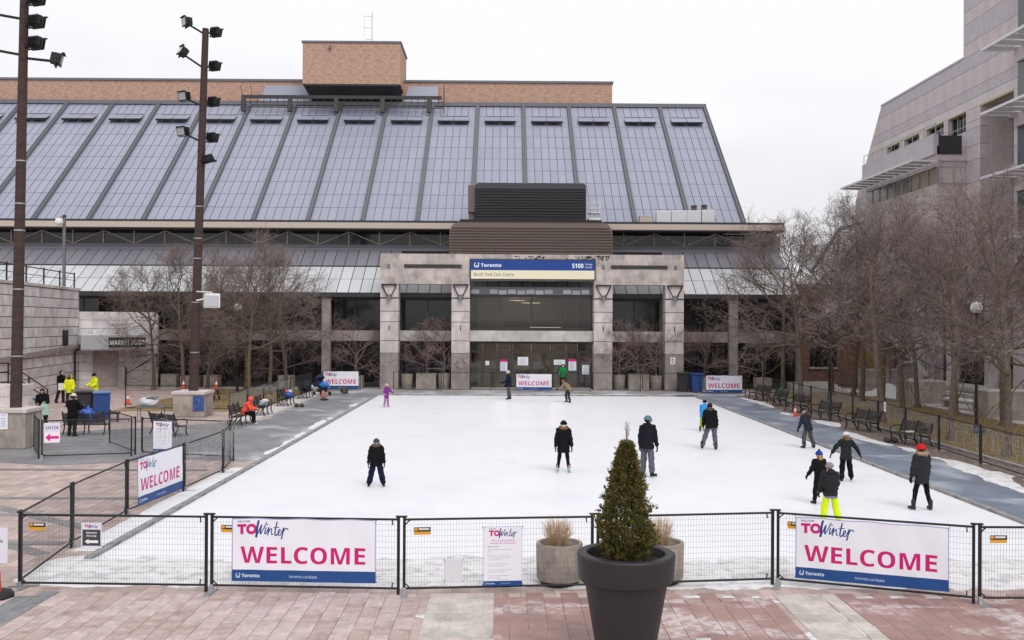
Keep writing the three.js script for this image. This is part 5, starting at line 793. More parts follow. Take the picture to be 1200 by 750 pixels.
const LB = [[-12.1, -46.0, 'with the orange hooded person on it'], [-12.25, -50.8, 'heaped with white skates and bags, left of the rink'], [-12.3, -56.5, 'with a blue bag on its seat'], [-12.3, -62.0, 'with dark coats, farthest left of the rink']];
LB.forEach(([x, z, l]) => bench('black slatted bench ' + l, [x, z], Math.PI / 2));
bench('black slatted bench beside the enter sign, seen from behind', [-17.4, -41.7], Math.PI);
bench('black slatted bench right of the second pole base', [-13.9, -41.5], Math.PI * 0.8);

// ---------------------------------------------------------------- foreground planters
{
  const o = thing('large_planter', 'large dark grey flared plastic planter in front of the fence', 'planter', [1.715, 0, -13.9]);
  mesh('pot', [lathe([[0.01, 0.0], [0.37, 0.0], [0.39, 0.03], [0.575, 1.1], [0.595, 1.13], [0.645, 1.14], [0.66, 1.17], [0.685, 1.48], [0.675, 1.51], [0.655, 1.52], [0.555, 1.52], [0.54, 1.50], [0.52, 1.38], [0.5, 1.36]], 64)], std(0xffffff, 0.5, { map: tex(256, 1.2, (u, v) => { const k = 0.94 + 0.1 * fbm(u * 6, v * 6, 6, 4, 3) + 0.05 * smooth(0.6, 0.8, fbm(u * 20, v * 5, 20, 3, 9)); return [0.15 * k, 0.138 * k, 0.155 * k]; }), bumpMap: fineBump, bumpScale: 0.001 }), o);
  const r = rng(13), g = new THREE.CircleGeometry(0.535, 40, 0); g.rotateX(-Math.PI / 2); mesh('soil', [clean(g).translate(0, 1.38, 0), ...Array.from({ length: 260 }, () => { const a = r() * 6.28, q = 0.5 * Math.sqrt(r()), s = 0.012 + 0.02 * r(); return box(s * 2, s, s, q * Math.cos(a), 1.385 + 0.01 * r(), q * Math.sin(a), r() * 3); })], std(rgb(0.07, 0.038, 0.028), 0.95), o);
  mesh('snow_lump', [ball(0.055, -0.27, 1.42, 0.28, 1.3, 0.8, 1, 10)], M.snow, o);
  // the cedar standing in it
  const c = thing('dwarf_cedar', 'bushy conical dwarf cedar growing in the large dark planter', 'tree', [1.715, 1.38, -13.9]);
  mesh('trunk', [cyl(0.045, 0.012, 1.75, 0, -0.03, 0, 8)], M.bark, c);
  const pos = [], col = [], rr = rng(29);
  const R = (y) => 0.40 * Math.pow(clamp(1 - (y - 0.05) / 1.62), 0.62) * (y < 0.3 ? mix(0.55, 1, y / 0.3) : 1);
  const lump = (a, y) => 1 + 0.42 * (fbm(a * 2.6 + 9, y * 8 + 3, 0, 3, 7) - 0.5) * 2;
  const tri = (p, d, w, L, c0) => { const s = d.clone().cross(V(rr() - 0.5, rr() - 0.5, rr() - 0.5)).normalize().multiplyScalar(w), e = p.clone().addScaledVector(d, L), m = p.clone().addScaledVector(d, L * 0.45); pos.push(p.x, p.y, p.z, m.x + s.x, m.y + s.y, m.z + s.z, e.x, e.y, e.z, p.x, p.y, p.z, e.x, e.y, e.z, m.x - s.x, m.y - s.y, m.z - s.z); for (let k = 0; k < 6; k++) col.push(...c0); };
  for (let i = 0; i < 4300; i++) {
    const y = 0.06 + 1.58 * Math.pow(rr(), 1.25), a = rr() * 6.283, q = R(y) * lump(a, y) * Math.pow(0.25 + 0.75 * rr(), 0.5) * (1 + 0.3 * Math.pow(rr(), 5)), p = V(Math.cos(a) * q, y, Math.sin(a) * q), out = V(Math.cos(a), 0.9 + 0.5 * rr(), Math.sin(a)).normalize();
    const t = rr(), br = rr() < 0.16, k = 0.6 + 0.8 * rr(), c0 = br ? [0.17 * k, 0.105 * k, 0.03 * k] : [mix(0.075, 0.13, t) * k, mix(0.082, 0.12, t) * k, 0.02 * k];
    const tw = V(rr() - 0.5, rr() - 0.5, rr() - 0.5);
    for (let j = 0; j < 7; j++) { const d = out.clone().addScaledVector(tw, 0.5).add(V(rr() - 0.5, rr() - 0.5, rr() - 0.5).multiplyScalar(1.1)).normalize(); tri(p.clone().addScaledVector(d, 0.01 * j * rr()), d, 0.006 + 0.006 * rr(), 0.025 + 0.04 * rr(), c0); }
  }
  const g2 = new THREE.BufferGeometry(); g2.setAttribute('position', new THREE.Float32BufferAttribute(pos, 3)); g2.setAttribute('color', new THREE.Float32BufferAttribute(col, 3)); g2.computeVertexNormals();
  const f = mesh('foliage', g2, std(0xffffff, 0.75, { vertexColors: true, side: THREE.DoubleSide }), c, true); f.userData.kind = 'stuff';
  const ld = []; for (let k = 0; k < 7; k++) { const b = V(0, 1.55 + 0.03 * k, 0), e = V(0.10 * (rr() - 0.5), 1.86 + 0.12 * rr(), 0.08 * (rr() - 0.5)); ld.push(rod(b, e, 0.004, 4, 0.0015)); for (let j = 0; j < 3; j++) { const m = b.clone().lerp(e, 0.4 + 0.5 * rr()); ld.push(rod(m, m.clone().add(V(0.09 * (rr() - 0.5), 0.06, 0.05 * (rr() - 0.5))), 0.0025, 3, 0.001)); } }
  mesh('bare_leader', ld, std(rgb(0.20, 0.13, 0.09), 0.9), c);
  // two round concrete tubs with dried grass behind the fence
  for (const [x, z, l, s] of [[1.02, -18.06, 'left', 5], [2.87, -18.15, 'right', 9]]) {
    const t = thing('round_concrete_tub', 'round concrete tub behind the fence, just ' + l + ' of the large planter', 'planter', [x, 0.0, z], 0, 'round concrete tubs');
    mesh('tub', [lathe([[0.01, 0.08], [0.39, 0.08], [0.41, 0.1], [0.425, 0.72], [0.415, 0.74], [0.36, 0.74], [0.35, 0.72], [0.35, 0.6], [0.01, 0.6]], 40)], M.planterConcrete, t); mesh('base_ring', [cyl(0.34, 0.34, 0.1, 0, 0, 0, 30)], M.black, t); mesh('soil', [cyl(0.349, 0.349, 0.03, 0, 0.6, 0, 24)], M.soil, t);
    const q = rng(s), b = []; for (let k = 0; k < 620; k++) { const a = q() * 6.28, d = 0.17 * Math.sqrt(q()), h = (0.3 + 0.36 * q()) * (1.15 - 2.2 * d), le = 0.05 + 0.17 * q(), p = V(d * Math.cos(a) - 0.03, 0.62, d * Math.sin(a)), e = V(p.x + le * Math.cos(a + q() - 0.5), 0.62 + h, p.z + le * Math.sin(a)), w = 0.006; const sd = V(-Math.sin(a * 3) * w, 0, Math.cos(a * 3) * w), m = p.clone().lerp(e, 0.6).add(V(-le * 0.2 * Math.cos(a), 0.03, 0)); b.push(p.x - sd.x, p.y, p.z - sd.z, p.x + sd.x, p.y, p.z + sd.z, m.x, m.y, m.z, m.x - sd.x * 0.7, m.y, m.z - sd.z * 0.7, m.x + sd.x * 0.7, m.y, m.z + sd.z * 0.7, e.x, e.y, e.z); }
    const bg = new THREE.BufferGeometry(); bg.setAttribute('position', new THREE.Float32BufferAttribute(b, 3)); bg.computeVertexNormals();
    const dg = thing('dried_grass', 'clump of straw coloured dried grass in the ' + l + ' concrete tub', 'plant', [x, 0, z], 0, 'dried grass clumps'); const bl = mesh('blades', bg, std(rgb(0.55, 0.40, 0.235), 0.85, { side: THREE.DoubleSide }), dg); bl.userData.kind = 'stuff';
  }
}
// ---------------------------------------------------------------- cones, bins, tables, plant
function cone(label, [x, z], s = 1, y = 0) {
  const o = thing('traffic_cone', label, 'traffic cone', [x, y, z], 0, 'orange traffic cones'); o.scale.setScalar(s);
  mesh('cone_base', [rbox(0.36, 0.04, 0.36, 0.012, 0, 0.02, 0)], M.orangeDark, o); mesh('cone_body', [lathe([[0.14, 0.04], [0.112, 0.2], [0.075, 0.42], [0.035, 0.68], [0.025, 0.7], [0.001, 0.7]], 18)], M.orange, o); mesh('reflective_band', [lathe([[0.092, 0.34], [0.06, 0.53]], 18)], M.white, o); return o;
}
M.orangeDark = std(rgb(0.30, 0.04, 0.02), 0.6);
cone('small orange cone on the left plaza by the fence post', [-21.3, -56.6], 0.95); cone('small orange cone on the right walkway edge', [14.95, -51], 0.8);
for (const [x, z, l] of [[-18.9, -58.9, 'left'], [-17.0, -59.0, 'right']]) cone('orange cone standing on the picnic table, ' + l + ' one', [x, z], 0.75, 0.765);
{ // delineator drum with a notice, cut by the left edge
  const o = thing('sign_stand', 'orange striped delineator carrying a white notice at the bottom left edge', 'sign stand', [-8.64, 0, -17.0], 0.1);
  mesh('rubber_base', [lathe([[0.01, 0], [0.32, 0], [0.33, 0.04], [0.27, 0.1], [0.01, 0.1]], 8)], M.black, o); mesh('tube', [cyl(0.11, 0.08, 0.62, 0, 0.08, 0, 16)], M.orange, o); for (const y of [0.22, 0.45]) mesh('reflective_band', [cyl(0.108 - (y - 0.08) * 0.04, 0.104 - (y - 0.08) * 0.04, 0.1, 0, y, 0, 16, true)], M.white, o);
  const b = mesh('board', [rbox(0.5, 0.6, 0.015, 0.005, 0.0, 0.9, 0.09)], M.signBack, o); const q = clean(new THREE.PlaneGeometry(0.49, 0.59)); q.translate(0, 0.9, 0.0995); mesh('print', q, print(canvasTex(256, 308, (x) => { x.fillStyle = '#d8d8e0'; x.fillRect(0, 0, 256, 308); x.fillStyle = '#3c4470'; x.font = 'bold 40px sans-serif'; x.textAlign = 'center'; x.fillText('CAUTION', 128, 130); x.font = '22px sans-serif'; ['Ice surface', 'skate at', 'own risk'].forEach((t, i) => x.fillText(t, 140, 176 + i * 36)); })), b, true);
}
{ // picnic table
  const o = thing('picnic_table', 'brown picnic table on the left plaza', 'table', [-17.95, 0, -59], 0.05), wd = std(rgb(0.22, 0.10, 0.06), 0.7);
  for (let k = 0; k < 4; k++) mesh('top_board', [rbox(2.7, 0.05, 0.18, 0.01, 0, 0.74, -0.3 + k * 0.2)], wd, o); for (const s of [-1, 1]) for (const k of [0, 1]) mesh('seat_board', [rbox(2.7, 0.05, 0.14, 0.01, 0, 0.44, s * (0.7 + k * 0.15))], wd, o);
  for (const s of [-1, 1]) mesh('trestle', [beam(V(s * 0.95, 0, -0.75), V(s * 0.95, 0.72, -0.2), 0.08, 0.1), beam(V(s * 0.95, 0, 0.75), V(s * 0.95, 0.72, 0.2), 0.08, 0.1), beam(V(s * 0.95, 0.4, -0.85), V(s * 0.95, 0.4, 0.85), 0.08, 0.09)], M.frame, o);
  const t = thing('folding_table', 'small grey folding table with white bags left of the second pole base', 'table', [-16.45, 0, -46.6], 0.1); mesh('table_top', [rbox(1.25, 0.05, 0.6, 0.015, 0, 0.72, 0)], M.steelGrey, t); for (const sx of [-1, 1]) for (const sz of [-1, 1]) mesh('leg', [rod(V(sx * 0.55, 0, sz * 0.25), V(sx * 0.55, 0.7, sz * 0.25), 0.02)], M.steelGrey, t);
  const b = thing('white_bag', 'bulky white bag lying on the folding table', 'bag', [-16.6, 0.745, -46.6]); mesh('bag', [blob(0.3, 0, 0.2, 0, 1.5, 0.8, 0.85, 18, 4, 0.45)], std(rgb(0.6, 0.62, 0.66), 0.6), b); mesh('bag_flap', [rbox(0.5, 0.05, 0.4, 0.02, 0.2, 0.42, 0)], std(rgb(0.16, 0.17, 0.19), 0.6), b);
}
function wheelieBin(label, [x, z], turn, mat, lid) {
  const o = thing('wheeled_bin', label, 'bin', [x, 0, z], turn, 'wheeled bins'); o.scale.setScalar(1.18); const s = new THREE.Shape([[-0.27, 0.1], [0.27, 0.1], [0.31, 1.02], [-0.31, 1.02]].map(([a, b]) => new THREE.Vector2(a, b))); const g = clean(new THREE.ExtrudeGeometry(s, { depth: 0.6, bevelEnabled: true, bevelSize: 0.02, bevelThickness: 0.02, bevelSegments: 2 })); g.translate(0, 0, -0.3);
  mesh('bin_body', g, mat, o); mesh('lid', [rbox(0.7, 0.09, 0.74, 0.03, 0, 1.09, 0.02), rod(V(-0.3, 1.06, -0.4), V(0.3, 1.06, -0.4), 0.02)], lid, o); for (const k of [-1, 1]) mesh('wheel', [rod(V(k * 0.28, 0.11, -0.3), V(k * 0.34, 0.11, -0.3), 0.11, 14)], M.black, o); return o;
}
const BS = 1.18, blueP = std(rgb(0.018, 0.06, 0.24), 0.5), blackP = std(rgb(0.022, 0.022, 0.026), 0.5), paleBlue = std(rgb(0.13, 0.22, 0.45), 0.5);
wheelieBin('blue wheeled bin with a pale lid beside the people in yellow jackets', [-19.4, -48.2], 0.4, blueP, paleBlue); wheelieBin('black wheeled bin behind the pair on the left path', [-20.3, -48.4], 0.2, blackP, blackP); 
wheelieBin('blue wheeled bin behind the far right welcome banner', [13.3, -68.6], 0, blueP, blueP); wheelieBin('black wheeled bin right of the portico', [12.5, -69.4], 0, blackP, blackP);
{ const o = thing('bag', 'blue plastic bag slumped on the ground before the wheeled bins', 'bag', [-19.3, 0, -46.3]); mesh('bag', [blob(0.36, 0, 0.31, 0, 1.15, 1.0, 0.9, 18, 8, 0.4), ball(0.09, 0.05, 0.68, 0, 1, 1.2, 1, 8)], std(rgb(0.025, 0.10, 0.5), 0.4), o);
  const h = thing('handcart', 'low black handcart under the blue bag', 'cart', [-18.6, 0, -46.9], 0.3); mesh('deck', [rbox(1.1, 0.08, 0.6, 0.02, 0, 0.4, 0)], M.steelBlack, h); for (const sx of [-1, 1]) for (const sz of [-1, 1]) mesh('leg', [rod(V(sx * 0.45, 0, sz * 0.22), V(sx * 0.45, 0.38, sz * 0.22), 0.04)], M.steelBlack, h); }
{ // roof clutter: scissor lift, wrapped pallets, crate
  const o = thing('scissor_lift', 'small white access lift beside the black louvred box', 'lift', [6.75, 12.1, -75.2]); mesh('chassis', [rbox(0.9, 0.5, 0.8, 0.04, 0, 0.33, 0)], M.white, o); mesh('platform', [rbox(0.9, 0.08, 0.8, 0.02, 0, 0.95, 0)], M.white, o); mesh('scissor_arms', [beam(V(-0.35, 0.56, 0.3), V(0.35, 0.93, 0.3), 0.05, 0.05), beam(V(0.35, 0.56, 0.3), V(-0.35, 0.93, 0.3), 0.05, 0.05)], M.galv, o);
  const g = []; for (const x of [-0.42, 0.42]) for (const z of [-0.37, 0.37]) g.push(rod(V(x, 0.98, z), V(x, 1.75, z), 0.025)); for (const y of [1.35, 1.75]) for (const z of [-0.37, 0.37]) g.push(rod(V(-0.42, y, z), V(0.42, y, z), 0.025)); mesh('guard_rail', g, M.white, o); for (const sx of [-1, 1]) mesh('wheel', [rod(V(sx * 0.3, 0.1, -0.42), V(sx * 0.3, 0.1, 0.42), 0.1, 12)], M.black, o); mesh('battery_box', [box(0.4, 0.14, 0.05, 0.1, 0.25, 0.42)], std(rgb(0.6, 0.25, 0.03), 0.5), o);
  const wrap = std(rgb(0.62, 0.63, 0.66), 0.25);
  [[12.3, 1.15, 0.9], [13.5, 1.2, 0.95], [14.65, 1.1, 0.95], [15.75, 1.0, 1.0]].forEach(([x, w, h], i) => { const p = thing('wrapped_pallet', ['leftmost', 'second', 'third', 'rightmost'][i] + ' pallet wrapped in white film on the roof ledge', 'pallet', [x, 12.47, -77.3], 0, 'wrapped pallets on the roof ledge'); mesh('film_wrap', [rbox(w, h, 0.8, 0.05, 0, h / 2 + 0.1, 0)], wrap, p); mesh('pallet_base', [box(w, 0.1, 0.8, 0, 0.05, 0)], M.fascia, p); });
  const cr = thing('crate', 'beige crate left of the wrapped pallets on the roof ledge', 'crate', [10.9, 12.47, -77.3]); mesh('crate_box', [rbox(0.95, 0.55, 0.7, 0.02, 0, 0.28, 0)], M.fascia, cr); mesh('crate_lid', [box(1.0, 0.05, 0.74, 0, 0.58, 0)], M.offWhite, cr);
  for (const [x, l] of [[14.7, 'left'], [15.5, 'right']]) { const f = thing('roof_fan', 'dark fan unit on top of the wrapped pallets, ' + l + ' one', 'fan', [x, x < 15 ? 13.53 : 13.575, -77.3]); mesh('casing', [cyl(0.22, 0.22, 0.34, 0, 0, 0, 12)], std(rgb(0.10, 0.085, 0.07), 0.7), f); mesh('cowl', [cyl(0.28, 0.2, 0.08, 0, 0.34, 0, 12)], M.frame, f); }
}
{ // things left on benches and lawns
  const lump = (name, label, cat, x, y, z, list) => { const o = thing(name, label, cat, [x, y, z]); list.forEach(([n, r, dx, dy, dz, sx, sy, sz, c], i) => mesh(n, [blob(r, dx, dy, dz, sx * 1.05, sy, sz * 1.05, 16, i + Math.round(Math.abs(x * 7 + z)), 0.42)], std(rgb(...c), 0.8), o)); return o; };
  lump('skate_bag', 'white and grey skate bag on the second left bench', 'bag', -12.1, 0.45, -50.3, [['bag', 0.25, 0, 0.17, 0, 0.9, 0.72, 1.5, [0.38, 0.39, 0.42]], ['flap', 0.16, 0.1, 0.3, 0.1, 1, 0.6, 1.3, [0.6, 0.6, 0.62]], ['pocket', 0.12, 0.2, 0.12, -0.2, 0.6, 0.9, 1.3, [0.05, 0.05, 0.06]]]);
  lump('sports_bag', 'bright blue bag on the third left bench', 'bag', -12.15, 0.45, -56.2, [['bag', 0.24, 0, 0.16, 0, 0.9, 0.7, 1.5, [0.03, 0.12, 0.55]], ['towel', 0.14, 0.05, 0.32, -0.25, 0.9, 0.8, 1, [0.55, 0.56, 0.6]], ['hat', 0.1, -0.05, 0.36, 0.15, 1, 0.8, 1, [0.6, 0.12, 0.05]]]);
  lump('coat_pile', 'pile of dark coats on the farthest left bench', 'clothes', -12.2, 0.45, -62, [['coat', 0.34, 0, 0.3, 0.3, 0.8, 1.0, 1.2, [0.012, 0.014, 0.02]], ['scarf', 0.2, 0.1, 0.2, -0.45, 0.9, 0.8, 1.3, [0.6, 0.6, 0.62]]]);
  { const o = thing('stroller', 'navy stroller with a bright blue blanket beside the far left banner', 'stroller', [-11.75, 0, -64.4], 0.9), nv = std(rgb(0.012, 0.02, 0.075), 0.8);
    const sh = rbox(0.5, 0.75, 0.14, 0.05); sh.rotateX(-0.5); sh.translate(0, 0.75, -0.15); mesh('seat', [sh, rbox(0.5, 0.14, 0.42, 0.05, 0, 0.5, 0.12)], nv, o);
    const hd = clean(new THREE.SphereGeometry(0.36, 16, 10, 0, 6.284, 0, 1.5)); hd.scale(0.85, 0.9, 1); hd.rotateX(-0.45); hd.translate(0, 1.02, -0.2); mesh('canopy', hd, nv, o);
    mesh('blanket', [blob(0.27, 0.02, 0.68, 0.2, 1.1, 0.75, 1.1, 16, 3, 0.4)], std(rgb(0.03, 0.2, 0.6), 0.8), o);
    mesh('frame', [rod(V(-0.26, 0.12, 0.42), V(-0.26, 1.05, -0.55), 0.018), rod(V(0.26, 0.12, 0.42), V(0.26, 1.05, -0.55), 0.018), rod(V(-0.26, 1.05, -0.55), V(0.26, 1.05, -0.55), 0.022), rod(V(-0.26, 0.12, -0.42), V(-0.26, 0.6, 0.0), 0.018), rod(V(0.26, 0.12, -0.42), V(0.26, 0.6, 0.0), 0.018)], M.steelBlack, o);
    for (const sx of [-1, 1]) for (const sz of [-1, 1]) mesh('wheel', [rod(V(sx * 0.27, 0.13, sz * 0.42), V(sx * 0.31, 0.13, sz * 0.42), 0.13, 14)], M.black, o);
    mesh('under_basket', [rbox(0.44, 0.2, 0.55, 0.04, 0, 0.3, 0)], M.benchSlat, o); }
  lump('boots', 'reddish boots standing before the farthest left bench', 'boots', -10.9, 0, -60.2, [['boot', 0.17, 0, 0.28, 0, 0.8, 1.7, 0.8, [0.45, 0.15, 0.13]], ['sole', 0.17, 0.06, 0.06, 0.04, 1.4, 0.4, 1.2, [0.02, 0.02, 0.025]]]);
  lump('backpack', 'dark backpack on the ground beside the far left banner', 'bag', -10.5, 0, -65.6, [['bag', 0.26, 0, 0.24, 0, 1, 0.95, 0.8, [0.05, 0.055, 0.03]], ['pocket', 0.14, 0, 0.16, 0.16, 1.1, 0.9, 0.6, [0.09, 0.09, 0.05]]]);
  lump('shoes', 'dark shoes left under the third left bench', 'shoes', -11.5, 0, -55.4, [['shoe', 0.14, 0, 0.1, 0, 0.8, 0.75, 1.5, [0.06, 0.045, 0.04]], ['shoe', 0.14, 0.3, 0.1, 0.1, 0.8, 0.75, 1.5, [0.06, 0.045, 0.04]]]);
  lump('skate_guards', 'pale skate guards on the nearest right bench', 'skate guards', 15.95, 0.45, -39.2, [['guard', 0.06, 0, 0.05, 0, 0.9, 0.7, 4, [0.5, 0.47, 0.36]], ['guard', 0.06, 0.12, 0.06, 0.05, 1.8, 0.7, 2.4, [0.5, 0.47, 0.36]]]);
  lump('shoes', 'dark shoes left under the nearest right bench', 'shoes', 15.35, 0, -39.8, [['shoe', 0.15, 0, 0.11, 0, 0.8, 0.75, 1.5, [0.04, 0.03, 0.03]], ['shoe', 0.15, 0.28, 0.11, 0.08, 0.8, 0.75, 1.5, [0.04, 0.03, 0.03]]]);
  lump('green_bag', 'bright green bag at the foot of a far right tree', 'bag', 18.5, 0.02, -66.2, [['bag', 0.26, 0, 0.18, 0, 1.3, 0.75, 1, [0.06, 0.5, 0.03]], ['knot', 0.08, 0, 0.4, 0, 1, 1, 1, [0.06, 0.5, 0.03]]]);
  lump('ground_box', 'dark utility box at the foot of the nearest right lamp post', 'box', 20.35, 0.03, -42.5, [['box', 0.2, 0, 0.16, 0, 1.3, 0.8, 1, [0.05, 0.06, 0.09]], ['box', 0.1, 0.1, 0.3, 0, 1, 0.8, 1, [0.09, 0.1, 0.14]]]);
}

// ---------------------------------------------------------------- people: smooth bodies from joined tapered capsules, meshed by surface nets
function field(lo, hi, cell) { const n = [0, 1, 2].map((k) => Math.ceil((hi.getComponent(k) - lo.getComponent(k)) / cell) + 1); return { lo, cell, n, d: new Float32Array(n[0] * n[1] * n[2]).fill(9) }; }
function cap(f, a, b, ra, rb, k = 0.03, flat = 1) {
  const { lo, cell, n, d } = f, R = Math.max(ra, rb) + k + 2 * cell, i0 = [], i1 = [], A = a.toArray(), Bq = b.toArray(), L = lo.toArray();
  for (let c = 0; c < 3; c++) { i0[c] = Math.max(0, Math.floor((Math.min(A[c], Bq[c]) - R - L[c]) / cell)); i1[c] = Math.min(n[c] - 1, Math.ceil((Math.max(A[c], Bq[c]) + R - L[c]) / cell)); }
  const ux = Bq[0] - A[0], uy = Bq[1] - A[1], uz = Bq[2] - A[2], uu = ux * ux + uy * uy + uz * uz || 1e-9, sc = Math.min(1, flat);
  for (let z = i0[2]; z <= i1[2]; z++) for (let y = i0[1]; y <= i1[1]; y++) for (let x = i0[0]; x <= i1[0]; x++) {
    const px = L[0] + x * cell - A[0], py = L[1] + y * cell - A[1], pz = L[2] + z * cell - A[2], t = clamp((px * ux + py * uy + pz * uz) / uu), ex = px - t * ux, ey = py - t * uy, ez = (pz - t * uz) / flat;
    const v = (Math.sqrt(ex * ex + ey * ey + ez * ez) - mix(ra, rb, t)) * sc, o = (z * n[1] + y) * n[0] + x, w = d[o], h = Math.max(k - Math.abs(v - w), 0) / k; d[o] = Math.min(v, w) - h * h * k * 0.25;
  }
}
function wrinkle(f, fn) { const { lo, cell, n, d } = f; let o = 0; for (let z = 0; z < n[2]; z++) for (let y = 0; y < n[1]; y++) for (let x = 0; x < n[0]; x++, o++) if (Math.abs(d[o]) < 0.08) d[o] += fn(lo.x + x * cell, lo.y + y * cell, lo.z + z * cell); }
function nets(f) {
  const { lo, cell, n, d } = f, [nx, ny, nz] = n, id = new Int32Array(d.length).fill(-1), pos = [], idx = [], s1 = nx, s2 = nx * ny, off = [0, 1, s1, s1 + 1, s2, s2 + 1, s2 + s1, s2 + s1 + 1];
  const E = [[0, 1], [2, 3], [4, 5], [6, 7], [0, 2], [1, 3], [4, 6], [5, 7], [0, 4], [1, 5], [2, 6], [3, 7]];
  for (let z = 0; z < nz - 1; z++) for (let y = 0; y < ny - 1; y++) for (let x = 0; x < nx - 1; x++) {
    const o = z * s2 + y * s1 + x; let m = 0; for (let c = 0; c < 8; c++) if (d[o + off[c]] < 0) m |= 1 << c; if (m === 0 || m === 255) continue;
    let sx = 0, sy = 0, sz = 0, k = 0; for (const [a, b] of E) { if (((m >> a) & 1) === ((m >> b) & 1)) continue; const va = d[o + off[a]], vb = d[o + off[b]], t = va / (va - vb); sx += mix(a & 1, b & 1, t); sy += mix((a >> 1) & 1, (b >> 1) & 1, t); sz += mix(a >> 2, b >> 2, t); k++; }
    id[o] = pos.length / 3; pos.push(lo.x + (x + sx / k) * cell, lo.y + (y + sy / k) * cell, lo.z + (z + sz / k) * cell);
  }
  for (let z = 1; z < nz - 1; z++) for (let y = 1; y < ny - 1; y++) for (let x = 1; x < nx - 1; x++) {
    const o = z * s2 + y * s1 + x, v = d[o] < 0;
    const q = (a, b, c, e, flip) => { if (a < 0 || b < 0 || c < 0 || e < 0) return; flip ? idx.push(a, c, b, a, e, c) : idx.push(a, b, c, a, c, e); };
    if (v !== d[o + 1] < 0) q(id[o], id[o - s1], id[o - s1 - s2], id[o - s2], v); if (v !== d[o + s1] < 0) q(id[o], id[o - s2], id[o - 1 - s2], id[o - 1], v); if (v !== d[o + s2] < 0) q(id[o], id[o - 1], id[o - 1 - s1], id[o - s1], v);
  }
  const g = new THREE.BufferGeometry(); g.setAttribute('position', new THREE.Float32BufferAttribute(pos, 3)); g.setIndex(idx); g.computeVertexNormals();
  // outward faces
  const p = g.attributes.position, nn = g.attributes.normal; return g;
}
function paint(g, c) { const o = clean(g), a = new Float32Array(o.attributes.position.count * 3); for (let i = 0; i < a.length; i += 3) { a[i] = c[0]; a[i + 1] = c[1]; a[i + 2] = c[2]; } o.setAttribute('color', new THREE.BufferAttribute(a, 3)); return o; }
const handGeo = (() => {                     // relaxed left hand hanging down -y, thumb towards +z, palm facing -x; about 0.185 m long
  const f = field(V(-0.07, -0.22, -0.07), V(0.05, 0.04, 0.10), 0.0065);
  cap(f, V(0, 0.03, 0), V(0, -0.02, 0), 0.026, 0.028, 0.015);
  const base = [[0.030, -0.090, 0.075], [0.010, -0.095, 0.084], [-0.011, -0.090, 0.078], [-0.031, -0.082, 0.062]];
  for (const [z, y, L] of base) { cap(f, V(0, -0.015, z * 0.6), V(0, y, z), 0.016, 0.0125, 0.012); const k1 = V(-0.010, y - L * 0.42, z * 1.1), k2 = V(-0.028, y - L * 0.75, z * 1.1), k3 = V(-0.044, y - L * 0.92, z * 1.08); cap(f, V(0, y, z), k1, 0.0115, 0.0105, 0.006); cap(f, k1, k2, 0.0105, 0.0095, 0.004); cap(f, k2, k3, 0.0095, 0.008, 0.004); }
  cap(f, V(-0.004, -0.03, 0.018), V(-0.014, -0.062, 0.046), 0.016, 0.0125, 0.012); cap(f, V(-0.014, -0.062, 0.046), V(-0.022, -0.095, 0.055), 0.012, 0.0095, 0.005);
  return nets(f);
})();
const skinM = std(0xffffff, 0.55, { vertexColors: true });
const clothCache = {};
const weave = tex(256, 0.25, (u, v) => grey(0.5 + 0.5 * (fbm(u * 20, v * 20, 20, 3, 3) - 0.5) + 0.12 * Math.sin(u * 200) * Math.sin(v * 200)), false);
const cloth = (c, rough = 0.95) => clothCache[c.join() + rough] ??= new THREE.MeshPhysicalMaterial({ color: rgb(...c), roughness: rough, specularIntensity: 0.35, bumpMap: weave, bumpScale: 0.004 });
const furM = (c) => clothCache['fur' + c.join()] ??= std(rgb(...c), 0.95, { side: THREE.DoubleSide });
function fur(center, rx, rz, ry, seed, h = 0.05, arc = [0, 6.283]) {       // ring of short hairs round the neck
  const r = rng(seed), p = []; for (let k = 0; k < 900; k++) { const a = mix(arc[0], arc[1], r()), b = r() * 6.283, q = ry * (0.6 + 0.4 * r()), n = V(Math.cos(a) * Math.cos(b), Math.sin(b), Math.sin(a) * Math.cos(b)), s = V(center.x + Math.cos(a) * rx + n.x * q, center.y + n.y * q, center.z + Math.sin(a) * rz + n.z * q), e = s.clone().addScaledVector(n, h * (0.5 + r())).add(V((r() - 0.5) * 0.03, (r() - 0.5) * 0.03 - 0.008, (r() - 0.5) * 0.03)), w = V(r() - 0.5, r() - 0.5, r() - 0.5).multiplyScalar(0.02); p.push(s.x - w.x, s.y - w.y, s.z - w.z, s.x + w.x, s.y + w.y, s.z + w.z, e.x, e.y, e.z); }
  const g = new THREE.BufferGeometry(); g.setAttribute('position', new THREE.Float32BufferAttribute(p, 3)); g.computeVertexNormals(); return g;
}
let pseed = 400;
